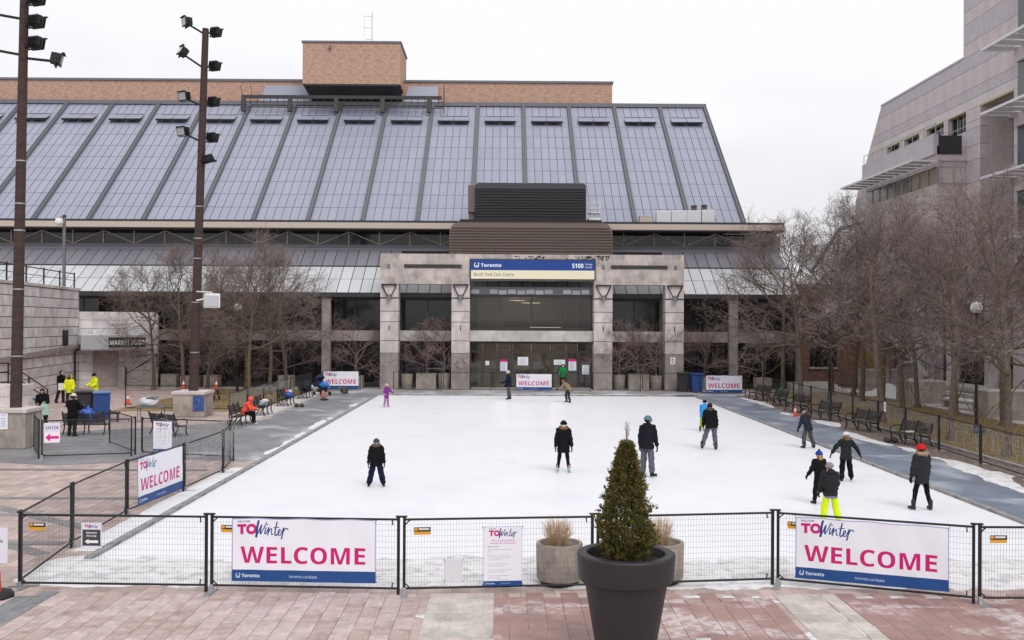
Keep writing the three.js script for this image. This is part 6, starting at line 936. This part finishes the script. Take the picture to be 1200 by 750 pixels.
function person(label, o) {
  const h = o.h, s = h / 1.75, T = thing('person', label, 'person', o.pos, o.turn ?? 0, o.group), SK = o.skin ?? [0.46, 0.27, 0.19], seed = pseed++, D = Math.PI / 180;
  const fat = o.fat ?? 1, lean = (o.lean ?? 3) * D, side = (o.side ?? 0) * D, spine = V(Math.sin(side), Math.cos(lean) * Math.cos(side), Math.sin(lean)).normalize();
  const P0 = V(0, 0, 0), dir = (sd, ab, sw) => V(sd * Math.sin(ab * D), -Math.cos(ab * D) * Math.cos(sw * D), Math.cos(ab * D) * Math.sin(sw * D)).normalize();
  const legs = [1, -1].map((sd, i) => { const [ab, sw, kn] = (o.legs ?? [[4, 2, 6], [4, -2, 6]])[i], hip = V(sd * 0.05 * h, -0.01 * h, 0), k = hip.clone().addScaledVector(dir(sd, ab, sw), 0.245 * h), a = k.clone().addScaledVector(dir(sd, ab, sw - kn), 0.235 * h); return { sd, hip, k, a, toe: (o.toe?.[i] ?? 12) * D }; });
  const sole = (o.skates ? 0.115 : 0.075) * s, base = o.seat !== undefined ? -o.seat + 0.0 : Math.min(...legs.map((l) => l.a.y)) - sole, up = V(0, -base, 0);
  for (const l of legs) { l.hip.add(up); l.k.add(up); l.a.add(up); if (o.seat !== undefined && l.a.y < sole) l.a.y = sole; }
  const pel = P0.add(up), wst = pel.clone().addScaledVector(spine, 0.09 * h), chs = pel.clone().addScaledVector(spine, 0.2 * h), nck = pel.clone().addScaledVector(spine, 0.305 * h);
  const hd = o.head ?? {}, headC = nck.clone().addScaledVector(spine.clone().add(V(0, 0.6, 0)).normalize(), 0.092 * h).add(V(0, 0, 0.012 * h + (hd.down ?? 0) * 0.0006 * h)), acr = V(0, 1, 0).cross(spine).lengthSq() > 2 ? V(1, 0, 0) : V(1, 0, 0);
  const arms = [1, -1].map((sd, i) => { const [ab, sw, el] = (o.arms ?? [[9, 4, 14], [9, 4, 14]])[i], sh = pel.clone().addScaledVector(spine, 0.275 * h).add(V(sd * 0.098 * h * Math.cos(side), -sd * 0.098 * h * Math.sin(side) * 0.6, 0)), e = sh.clone().addScaledVector(dir(sd, ab, sw), 0.16 * h), fd = dir(sd, ab * 0.7 - (o.inn?.[i] ?? 0), sw + el), w = e.clone().addScaledVector(fd, 0.14 * h); return { sd, sh, e, w, fd }; });
  const all = [pel, nck, headC, ...legs.flatMap((l) => [l.hip, l.k, l.a]), ...arms.flatMap((a) => [a.sh, a.e, a.w])], bb = new THREE.Box3().setFromPoints(all).expandByScalar(0.22 * s);
  const F = (c) => field(bb.min, bb.max, c * s);
  // ---- body (skin)
  const f = F(0.02);
  cap(f, pel, chs, 0.066 * h, 0.068 * h, 0.04, 0.72); cap(f, chs, nck, 0.066 * h, 0.03 * h, 0.04, 0.8); cap(f, nck, headC, 0.03 * h, 0.03 * h, 0.02);
  for (const l of legs) { cap(f, l.hip, l.k, 0.046 * h, 0.031 * h); cap(f, l.k, l.a, 0.031 * h, 0.02 * h); cap(f, l.a, l.a.clone().add(V(Math.sin(l.toe) * l.sd * 0.06 * h, -0.028 * h, Math.cos(l.toe) * 0.06 * h)), 0.02 * h, 0.012 * h); }
  for (const a of arms) { cap(f, a.sh, a.e, 0.026 * h, 0.021 * h); cap(f, a.e, a.w, 0.021 * h, 0.015 * h); }
  const bodyG = [paint(nets(f), SK)];
  { const q = field(V(-0.09, -0.1, -0.1).multiplyScalar(s * 1.2), V(0.09, 0.1, 0.11).multiplyScalar(s * 1.2), 0.0085 * s), H = (x, y, z) => V(x * h, y * h, z * h);
    cap(q, H(0, 0.014, -0.010), H(0, 0.010, 0.004), 0.054 * h, 0.052 * h, 0.02); cap(q, H(0, -0.015, 0.010), H(0, -0.046, 0.022), 0.040 * h, 0.024 * h, 0.025); cap(q, H(0, 0.004, 0.052), H(0, -0.018, 0.062), 0.006 * h, 0.009 * h, 0.008); for (const sd of [1, -1]) { cap(q, H(sd * 0.052, 0.006, -0.004), H(sd * 0.055, -0.014, -0.002), 0.010 * h, 0.007 * h, 0.006); cap(q, H(sd * 0.022, 0.014, 0.048), H(sd * 0.01, 0.013, 0.051), 0.009 * h, 0.007 * h, 0.008); cap(q, H(sd * 0.012, -0.033, 0.046), H(0, -0.034, 0.050), 0.006 * h, 0.006 * h, 0.004); }
    const hg = [paint(nets(q), SK)]; for (const sd of [1, -1]) { hg.push(paint(ball(0.0075 * h, sd * 0.021 * h, 0.001 * h, 0.0465 * h, 1.2, 0.7, 0.6, 8), [0.75, 0.75, 0.75]), paint(ball(0.0042 * h, sd * 0.021 * h, 0.001 * h, 0.0505 * h, 1, 1, 0.5, 8), [0.02, 0.015, 0.01]), paint(ball(0.012 * h, sd * 0.021 * h, 0.0145 * h, 0.0505 * h, 1.1, 0.22, 0.4, 8), tint(SK, 0.25))); } hg.push(paint(ball(0.013 * h, 0, -0.034 * h, 0.0495 * h, 1.1, 0.28, 0.5, 8), [0.36, 0.12, 0.10]));
    const R = new THREE.Euler(((hd.down ?? 0)) * D, (hd.turn ?? 0) * D, -(hd.tilt ?? 0) * D, 'YXZ'), M4 = new THREE.Matrix4().makeRotationFromEuler(R).setPosition(headC); for (const g of hg) bodyG.push(g.applyMatrix4(M4)); var HM = M4; }
  const handOf = (a) => { const g = handGeo.clone(); const sc = s * (o.gloves ? 1.18 : 1); if (a.sd < 0) { g.scale(-sc, sc, sc); const ix = g.index.array; for (let k = 0; k < ix.length; k += 3) { const t = ix[k]; ix[k] = ix[k + 1]; ix[k + 1] = t; } } else g.scale(sc, sc, sc); g.applyQuaternion(new THREE.Quaternion().setFromUnitVectors(V(0, -1, 0), a.fd)); g.translate(a.w.x + a.fd.x * 0.02 * s, a.w.y + a.fd.y * 0.02 * s, a.w.z + a.fd.z * 0.02 * s); g.computeVertexNormals(); return g; };
  if (!o.gloves) for (const a of arms) bodyG.push(paint(handOf(a), SK));
  mesh('body', mergeGeometries(bodyG), skinM, T);
  if (o.gloves) for (const a of arms) mesh('glove', clean(handOf(a)), cloth(o.gloves), T);
  // ---- trousers
  { const t = F(0.018), w = (o.baggy ?? 1) * 1.06; cap(t, pel.clone().add(V(0, 0.02 * h, 0)), pel.clone().add(V(0, -0.02 * h, 0)), 0.082 * h * fat, 0.080 * h * fat, 0.03, 0.8);
    for (const l of legs) { cap(t, l.hip, l.k, 0.052 * h * Math.sqrt(w), 0.044 * h * w, 0.025); cap(t, l.k, l.k.clone().lerp(l.a, o.skates ? 0.86 : 0.97), 0.043 * h * w, 0.034 * h * w * (w > 1.05 ? 1.22 : 1), 0.02); }
    wrinkle(t, (x, y, z) => 0.007 * s * (w > 0.95 ? 1.5 : 0.5) * Math.sin(27 * y + 9 * x + seed) * Math.sin(13 * x + 17 * z + 5 * y)); mesh('trousers', clean(nets(t)), cloth(o.pants), T); }
  // ---- jacket
  { const t = F(0.0165), hem = (o.hem ?? 0.03) + 0.05, j = 1.1 * fat, low = pel.clone().addScaledVector(spine, -hem * h).add(V(0, -0, -Math.sin(lean) * 0.02));
    cap(t, low, wst, Math.max(0.094 * j * (o.flare ?? 1), 0.056 + 0.058 * (o.baggy ?? 1)) * h, 0.09 * h * j, 0.04, 0.82); cap(t, wst, chs, 0.088 * h * j, 0.094 * h * j, 0.05, 0.78); cap(t, chs, nck.clone().addScaledVector(spine, -0.01 * h), 0.088 * h * j, 0.048 * h, 0.05, 0.82); cap(t, arms[0].sh, arms[1].sh, 0.045 * h, 0.045 * h, 0.05); cap(t, nck.clone().addScaledVector(spine, -0.015 * h), nck.clone().addScaledVector(spine, 0.022 * h), 0.048 * h, 0.044 * h, 0.02);
    for (const a of arms) { cap(t, a.sh, a.e, 0.045 * h * j, 0.040 * h * j, 0.03); cap(t, a.e, a.e.clone().lerp(a.w, 0.97), 0.040 * h * j, 0.031 * h * j, 0.02); }
    if (o.hood) { const bk = nck.clone().add(V(0, 0.005 * h, -0.055 * h)); cap(t, bk.clone().add(V(0.045 * h, 0.01 * h, 0.01 * h)), bk.clone().add(V(-0.045 * h, 0.01 * h, 0.01 * h)), 0.036 * h, 0.036 * h, 0.03); cap(t, bk, bk.clone().add(V(0, -0.045 * h, -0.012 * h)), 0.036 * h, 0.02 * h, 0.03); }
    wrinkle(t, (x, y, z) => (o.puffer ? 0.007 * s * Math.sin(y * 62 / s) : 0) + 0.010 * s * Math.sin(24 * y + 11 * x + seed) * Math.sin(15 * x + 19 * z - 7 * y + 2) + 0.005 * s * Math.sin(47 * y - 21 * x + 13 * z + seed * 2)); { const hp = low.clone().addScaledVector(spine, -0.005 * h), { lo, cell, n, d } = t; let q = 0; for (let z = 0; z < n[2]; z++) for (let y = 0; y < n[1]; y++) for (let x = 0; x < n[0]; x++, q++) { const px = lo.x + x * cell - hp.x, py = lo.y + y * cell - hp.y, pz = lo.z + z * cell - hp.z, v = -(px * spine.x + py * spine.y + pz * spine.z); if (v > -0.05 && Math.hypot(px, pz) < 0.15 * h * j) d[q] = Math.max(d[q], v); } } const jk = mesh('jacket', clean(nets(t)), cloth(o.jacket, o.shine ?? 0.9), T);
    const fr = V(0, 0, 1); if (o.zip) mesh('zip', [beam(low.clone().add(V(0, 0, 0.075 * h)), chs.clone().add(V(0, 0.02 * h, 0.076 * h)), 0.012, 0.006)], M.steelGrey, jk);
    if (o.stripes) for (const sd of [1, -1]) mesh('reflective_stripe', [beam(wst.clone().add(V(sd * 0.045 * h, -0.03 * h, 0.066 * h * fat)), chs.clone().add(V(sd * 0.045 * h, 0.05 * h, 0.068 * h * fat)), 0.045, 0.012)], cloth(o.stripes, 0.5), jk);
    if (o.hem2) mesh('hem_band', [lathe([[0.118 * h, -0.025], [0.12 * h, 0.02]], 20)].map((g) => g.scale(1, 1, 0.82).translate(low.x, low.y - 0.015 * h, low.z)), cloth(o.hem2), jk); }
  // ---- feet
  legs.forEach((l) => { const fw = V(Math.sin(l.toe) * l.sd, 0, Math.cos(l.toe)), t = field(l.a.clone().add(V(-0.22, -0.2, -0.22)), l.a.clone().add(V(0.22, 0.22, 0.22)), 0.012), bt = V(0, (o.skates ? -0.03 : -0.032) * h, 0);
    cap(t, l.a.clone().add(V(0, 0.075 * h * (o.skates ? 1 : 0.4), 0)), l.a, 0.036 * h, 0.033 * h, 0.02); cap(t, l.a.clone().add(bt).addScaledVector(fw, -0.014 * h), l.a.clone().add(bt).addScaledVector(fw, 0.085 * h), 0.026 * h, 0.021 * h, 0.03); const sk = mesh(o.skates ? 'skate' : 'boot', clean(nets(t)), cloth(o.boots ?? [0.012, 0.012, 0.013], 0.45), T);
    if (o.skates) { const yb = l.a.y - 0.093 * s, c = l.a.clone().addScaledVector(fw, 0.03 * h), g = box(0.006, 0.035, 0.165 * h, 0, 0, 0), st = [box(0.02, 0.04, 0.03, 0, 0.03, -0.05 * h), box(0.02, 0.04, 0.03, 0, 0.03, 0.05 * h)], b = join([g, ...st]); b.rotateY(Math.atan2(fw.x, fw.z)); b.translate(c.x, yb, c.z); mesh('blade', b, M.galv, sk); if (o.socks) mesh('sock_band', [cyl(0.037 * h, 0.037 * h, 0.025 * h, l.a.x, l.a.y + 0.075 * h, l.a.z, 12), cyl(0.0375 * h, 0.0375 * h, 0.012 * h, l.a.x, l.a.y + 0.035 * h, l.a.z, 12)], cloth(o.socks), sk); } });
  // ---- head wear, hair, mask
  const onHead = (name, g, m) => mesh(name, g.applyMatrix4(HM), m, T);
  if (o.hair) onHead('hair', join([ball(0.061 * h, 0, 0.016 * h, -0.012 * h, 1, 1, 1.02, 16), ...(o.longHair ? [ball(0.055 * h, 0, -0.045 * h, -0.045 * h, 1.05, 1.5 * o.longHair, 0.62, 14)] : [])]), cloth(o.hair, 0.6));
  if (o.hat) { const c = clean(new THREE.SphereGeometry(0.066 * h, 20, 10, 0, 6.284, 0, 1.66)); c.scale(1, 1.08, 1.06); c.translate(0, 0.013 * h, -0.006 * h); const rim = clean(new THREE.TorusGeometry(0.062 * h, 0.011 * h, 8, 22)); rim.rotateX(Math.PI / 2); rim.scale(1, 1.5, 1.06); rim.translate(0, 0.016 * h, -0.006 * h); const hm = onHead('hat', join([c, rim]), cloth(o.hat)); if (o.pompom) mesh('pompom', [ball(0.022 * h, 0, 0.092 * h, -0.006 * h)].map((g) => g.applyMatrix4(HM)), cloth(o.pompom), hm); }
  if (o.hoodUp) { const c = clean(new THREE.SphereGeometry(0.076 * h, 18, 14, Math.PI / 2 + 0.85, 6.283 - 1.7, 0, 2.6)); c.scale(1, 1.12, 1.1); c.translate(0, 0.002 * h, -0.008 * h); onHead('raised_hood', c, cloth(o.hoodUp)).material.side = THREE.DoubleSide; }
  if (o.mask) onHead('face_mask', join([ball(0.034 * h, 0, -0.026 * h, 0.036 * h, 1.1, 0.85, 0.85, 12)]), cloth(o.mask));
  if (o.fur) { const c = nck.clone().add(V(0, 0.028 * h, -0.004 * h)); mesh('fur_trim', [fur(c, 0.068 * h, 0.064 * h, 0.026 * h, seed, 0.035 * s), ...(() => { const t = clean(new THREE.TorusGeometry(0.064 * h, 0.024 * h, 8, 20)); t.rotateX(Math.PI / 2); t.translate(c.x, c.y, c.z); return [t]; })()], furM(o.fur), T); }
  return T;
}
const K0 = [0.006, 0.006, 0.008], K1 = [0.010, 0.011, 0.016], CH = [0.025, 0.024, 0.029], NV = [0.008, 0.012, 0.03], GP = [0.10, 0.105, 0.125];
const face = (deg) => deg * Math.PI / 180;          // 0 = towards the camera, 180 = away, 90 = to the right
const S = { skates: true, group: 'skaters on the ice' };
person('child in a black jacket and grey hat skating towards the front left', { ...S, pos: [-3.65, 0, -28.6], turn: face(8), h: 1.36, fat: 1.12, jacket: K0, pants: NV, baggy: 1.35, gloves: K0, hat: [0.06, 0.055, 0.06], mask: [0.05, 0.22, 0.5], fur: [0.20, 0.12, 0.06], legs: [[12, 4, 12], [12, 0, 10]], arms: [[14, 6, 10], [14, 6, 10]], hood: true, zip: true });
person('woman in a black coat with fur collar and white striped skates', { ...S, pos: [1.89, 0, -31.5], turn: face(0), h: 1.60, fat: 1.1, jacket: K0, pants: K0, baggy: 0.82, gloves: [0.02, 0.03, 0.05], hat: K0, mask: [0.62, 0.62, 0.62], fur: [0.26, 0.15, 0.08], hem: 0.10, flare: 1.12, legs: [[7, 3, 6], [7, 0, 6]], arms: [[13, 2, 8], [13, 2, 8]], boots: [0.4, 0.4, 0.46], socks: [0.22, 0.08, 0.06], zip: true });
person('tall man in a blue grey beanie and black hooded jacket seen from behind', { ...S, pos: [4.43, 0, -30.7], turn: face(160), h: 1.82, jacket: K1, pants: GP, baggy: 1.12, gloves: K0, hat: [0.11, 0.17, 0.22], hair: [0.02, 0.015, 0.012], hood: true, legs: [[4, 8, 8], [6, -8, 4]], arms: [[9, 0, 10], [11, 2, 12]], head: { turn: -60, down: 12 }, toe: [40, 40], lean: 6 });
person('leaning man in a black fur hooded jacket and grey trousers', { ...S, pos: [7.77, 0, -37.3], turn: face(165), h: 1.76, jacket: K0, pants: GP, baggy: 1.1, gloves: K0, hair: [0.02, 0.015, 0.012], hood: true, fur: [0.13, 0.09, 0.07], lean: 22, side: 6, legs: [[16, 12, 26], [6, 16, 28]], arms: [[10, 4, 16], [10, 4, 16]], head: { down: 34 }, fat: 1.06 });
person('child in a bright blue jacket behind the leaning man', { ...S, pos: [8.75, 0, -43.6], turn: face(150), h: 1.38, jacket: [0.02, 0.28, 0.66], pants: [0.25, 0.34, 0.04], gloves: [0.3, 0.36, 0.03], hat: K0, lean: 18, legs: [[6, 10, 24], [8, 4, 20]], arms: [[14, 20, 20], [14, 10, 20]] });
person('small child in a purple coat and pink hat at the far left', { ...S, pos: [-6.54, 0, -55.5], turn: face(55), h: 1.28, jacket: [0.20, 0.035, 0.24], pants: [0.36, 0.16, 0.34], gloves: [0.7, 0.2, 0.4], hat: [0.75, 0.42, 0.5], mask: [0.62, 0.5, 0.08], hem: 0.08, flare: 1.15, legs: [[6, 4, 8], [6, -2, 6]], arms: [[34, 20, 30], [40, 20, 20]], boots: [0.6, 0.3, 0.36] });
person('skater in a navy jacket and cream hat before the entrance', { ...S, pos: [0.29, 0, -61.6], turn: face(-80), h: 1.74, jacket: NV, pants: [0.075, 0.07, 0.08], gloves: K0, hat: [0.62, 0.52, 0.38], hair: [0.35, 0.25, 0.12], legs: [[3, 6, 8], [3, -6, 6]], arms: [[8, 18, 50], [8, 0, 20]] });
person('bending child in a tan jacket before the entrance', { ...S, pos: [3.9, 0, -59.1], turn: face(-110), h: 1.52, jacket: [0.25, 0.19, 0.13], pants: [0.03, 0.036, 0.06], gloves: K0, hair: [0.20, 0.08, 0.03], lean: 42, legs: [[5, 34, 46], [5, 16, 30]], arms: [[14, 40, 20], [14, -10, 20]], head: { down: 10 } });
person('youth in a navy jacket with bowed head beside the right kerb', { ...S, pos: [11.6, 0, -37.9], turn: face(205), h: 1.50, jacket: [0.02, 0.022, 0.032], pants: [0.075, 0.065, 0.06], baggy: 1.12, gloves: K0, hat: K0, lean: 20, legs: [[10, 10, 22], [12, 2, 18]], arms: [[12, 8, 14], [12, 8, 14]], head: { down: 42 } });
person('child with arms spread wide in a black fur hooded jacket', { ...S, pos: [10.3, 0, -29.9], turn: face(172), h: 1.46, jacket: [0.016, 0.019, 0.021], pants: K0, baggy: 1.2, gloves: K0, hat: [0.6, 0.6, 0.62], hood: true, fur: [0.22, 0.13, 0.07], lean: 14, side: -4, legs: [[5, 4, 20], [9, 16, 10]], arms: [[44, -6, 8], [40, 0, 10]], head: { down: 16 }, hem: 0.05 });
person('skater in a bright red beanie and charcoal jacket at the right', { ...S, pos: [10.66, 0, -25.3], turn: face(195), h: 1.64, jacket: CH, pants: K0, baggy: 0.84, gloves: K0, hat: [0.58, 0.012, 0.02], hair: [0.05, 0.03, 0.02], fur: [0.42, 0.32, 0.22], hem: 0.08, legs: [[10, 8, 10], [8, -2, 8]], arms: [[10, 4, 10], [10, 4, 10]], boots: [0.03, 0.025, 0.025], fat: 1.08 });
person('child in neon yellow trousers and a black puffer jacket', { ...S, pos: [7.76, 0, -23.6], turn: face(185), h: 1.40, jacket: [0.014, 0.014, 0.016], pants: [0.62, 0.78, 0.01], baggy: 1.2, gloves: K0, hat: [0.24, 0.24, 0.26], puffer: true, hood: true, hem: 0.03, hem2: [0.16, 0.13, 0.34], legs: [[9, 4, 8], [9, -2, 8]], arms: [[13, 6, 12], [13, 10, 30]], head: { turn: 20, down: 8 }, shine: 0.6, fat: 1.18 });
person('child with long fair hair and a blue pompom hat', { ...S, pos: [8.3, 0, -26.1], turn: face(195), h: 1.36, jacket: K0, pants: K0, gloves: K0, hat: [0.012, 0.045, 0.30], pompom: K0, hair: [0.36, 0.20, 0.09], longHair: 1.35, legs: [[6, 6, 10], [8, -4, 8]], arms: [[18, 10, 24], [12, 8, 14]], head: { turn: 15 } });
// ---- off the ice
person('person in a green jacket and white mask at the entrance doors', { pos: [4.2, 0.12, -70.9], turn: face(-10), h: 1.72, jacket: [0.015, 0.24, 0.07], pants: K0, hair: [0.012, 0.01, 0.01], longHair: 1.0, mask: [0.7, 0.7, 0.7], arms: [[16, 10, 70], [16, 10, 50]], inn: [10, 10] });
person('person in a black coat holding a mint green bag near the concrete pole base', { pos: [-20.3, 0, -44], turn: face(15), h: 1.74, jacket: K0, pants: [0.02, 0.02, 0.024], hair: [0.05, 0.028, 0.016], longHair: 0.5, hem: 0.10, arms: [[10, 22, 66], [10, 18, 62]], inn: [22, 22], head: { down: 32 }, hood: true, fat: 1.1 });
person('person in a black fur hooded parka seen from behind at the bench', { pos: [-17.65, 0, -40.9], turn: face(168), h: 1.74, jacket: K0, pants: [0.014, 0.014, 0.018], hair: [0.03, 0.02, 0.015], hat: [0.6, 0.6, 0.6], fur: [0.36, 0.25, 0.16], hem: 0.16, flare: 1.12, hood: true, fat: 1.14, arms: [[12, 20, 60], [12, 26, 70]], inn: [15, 15], head: { down: 14 } });
person('man in a black jacket carrying white papers by the left wall', { pos: [-25.5, 0, -57.5], turn: face(70), h: 1.86, jacket: K0, pants: [0.02, 0.02, 0.025], hair: [0.012, 0.01, 0.01], mask: [0.3, 0.4, 0.5], arms: [[6, 6, 14], [10, 2, 10]], legs: [[3, 8, 8], [3, -10, 6]] });
const HV = [0.72, 0.78, 0.02];
person('worker in a yellow safety jacket with hood up, left of the two', { pos: [-23.9, 0, -55], turn: face(10), h: 1.74, jacket: HV, pants: [0.03, 0.03, 0.04], skin: [0.12, 0.07, 0.05], hoodUp: HV, mask: [0.02, 0.02, 0.025], stripes: [0.75, 0.16, 0.03], arms: [[12, 10, 40], [12, 10, 40]], inn: [10, 10], fat: 1.1 });
person('worker in a yellow safety jacket and dark cap, right of the two', { pos: [-23.0, 0, -56.2], turn: face(-40), h: 1.78, jacket: HV, pants: [0.03, 0.03, 0.04], hat: K0, mask: [0.66, 0.66, 0.68], stripes: [0.75, 0.16, 0.03], arms: [[12, 14, 60], [14, 20, 50]], inn: [10, 10], fat: 1.12, head: { down: 10 } });
person('person in a bright orange hooded jacket sitting on a left bench looking at a phone', { pos: [-12.0, 0, -46.2], turn: face(88), h: 1.64, seat: 0.53, jacket: [0.85, 0.10, 0.06], pants: K0, hoodUp: [0.85, 0.12, 0.08], lean: 26, legs: [[4, 84, 80], [4, 80, 66]], arms: [[8, 30, 50], [8, 32, 54]], inn: [18, 18], head: { down: 28 }, boots: [0.5, 0.5, 0.52], fat: 1.05 });
{ // things in hands
  const b = thing('shopping_bag', 'mint green shopping bag held by the person at the concrete pole base', 'bag', [-20.0, 0.62, -43.5], 0.2), s = new THREE.Shape([[-0.24, 0], [0.22, 0.03], [0.13, 0.44], [-0.07, 0.46]].map(([x, y]) => new THREE.Vector2(x, y))); mesh('bag', [clean(new THREE.ExtrudeGeometry(s, { depth: 0.1, bevelEnabled: true, bevelSize: 0.03, bevelThickness: 0.03, bevelSegments: 2 }))], std(rgb(0.36, 0.55, 0.48), 0.7), b); mesh('handle', [tube([V(-0.04, 0.45, 0.05), V(0.02, 0.58, 0.05), V(0.09, 0.45, 0.05)], 0.012, 8, 5)], std(rgb(0.36, 0.55, 0.48), 0.7), b);
  const p = thing('papers', 'white papers in the hand of the man by the left wall', 'papers', [-25.35, 0.8, -57.2], 0.3); mesh('sheet', [rbox(0.3, 0.4, 0.02, 0.005, 0, 0.15, 0)], M.white, p); mesh('sheet', [rbox(0.28, 0.36, 0.02, 0.005, 0.26, 0.13, -0.06)], M.offWhite, p);
  const ph = thing('phone', 'small dark phone held by the seated person in orange', 'phone', [-11.4, 0.82, -46.2], 1.2); mesh('case', [rbox(0.08, 0.15, 0.01, 0.004)], M.black, ph); mesh('screen', [box(0.07, 0.13, 0.002, 0, 0, 0.0065)], M.glassDark, ph);
}

renderer.render(scene, camera);
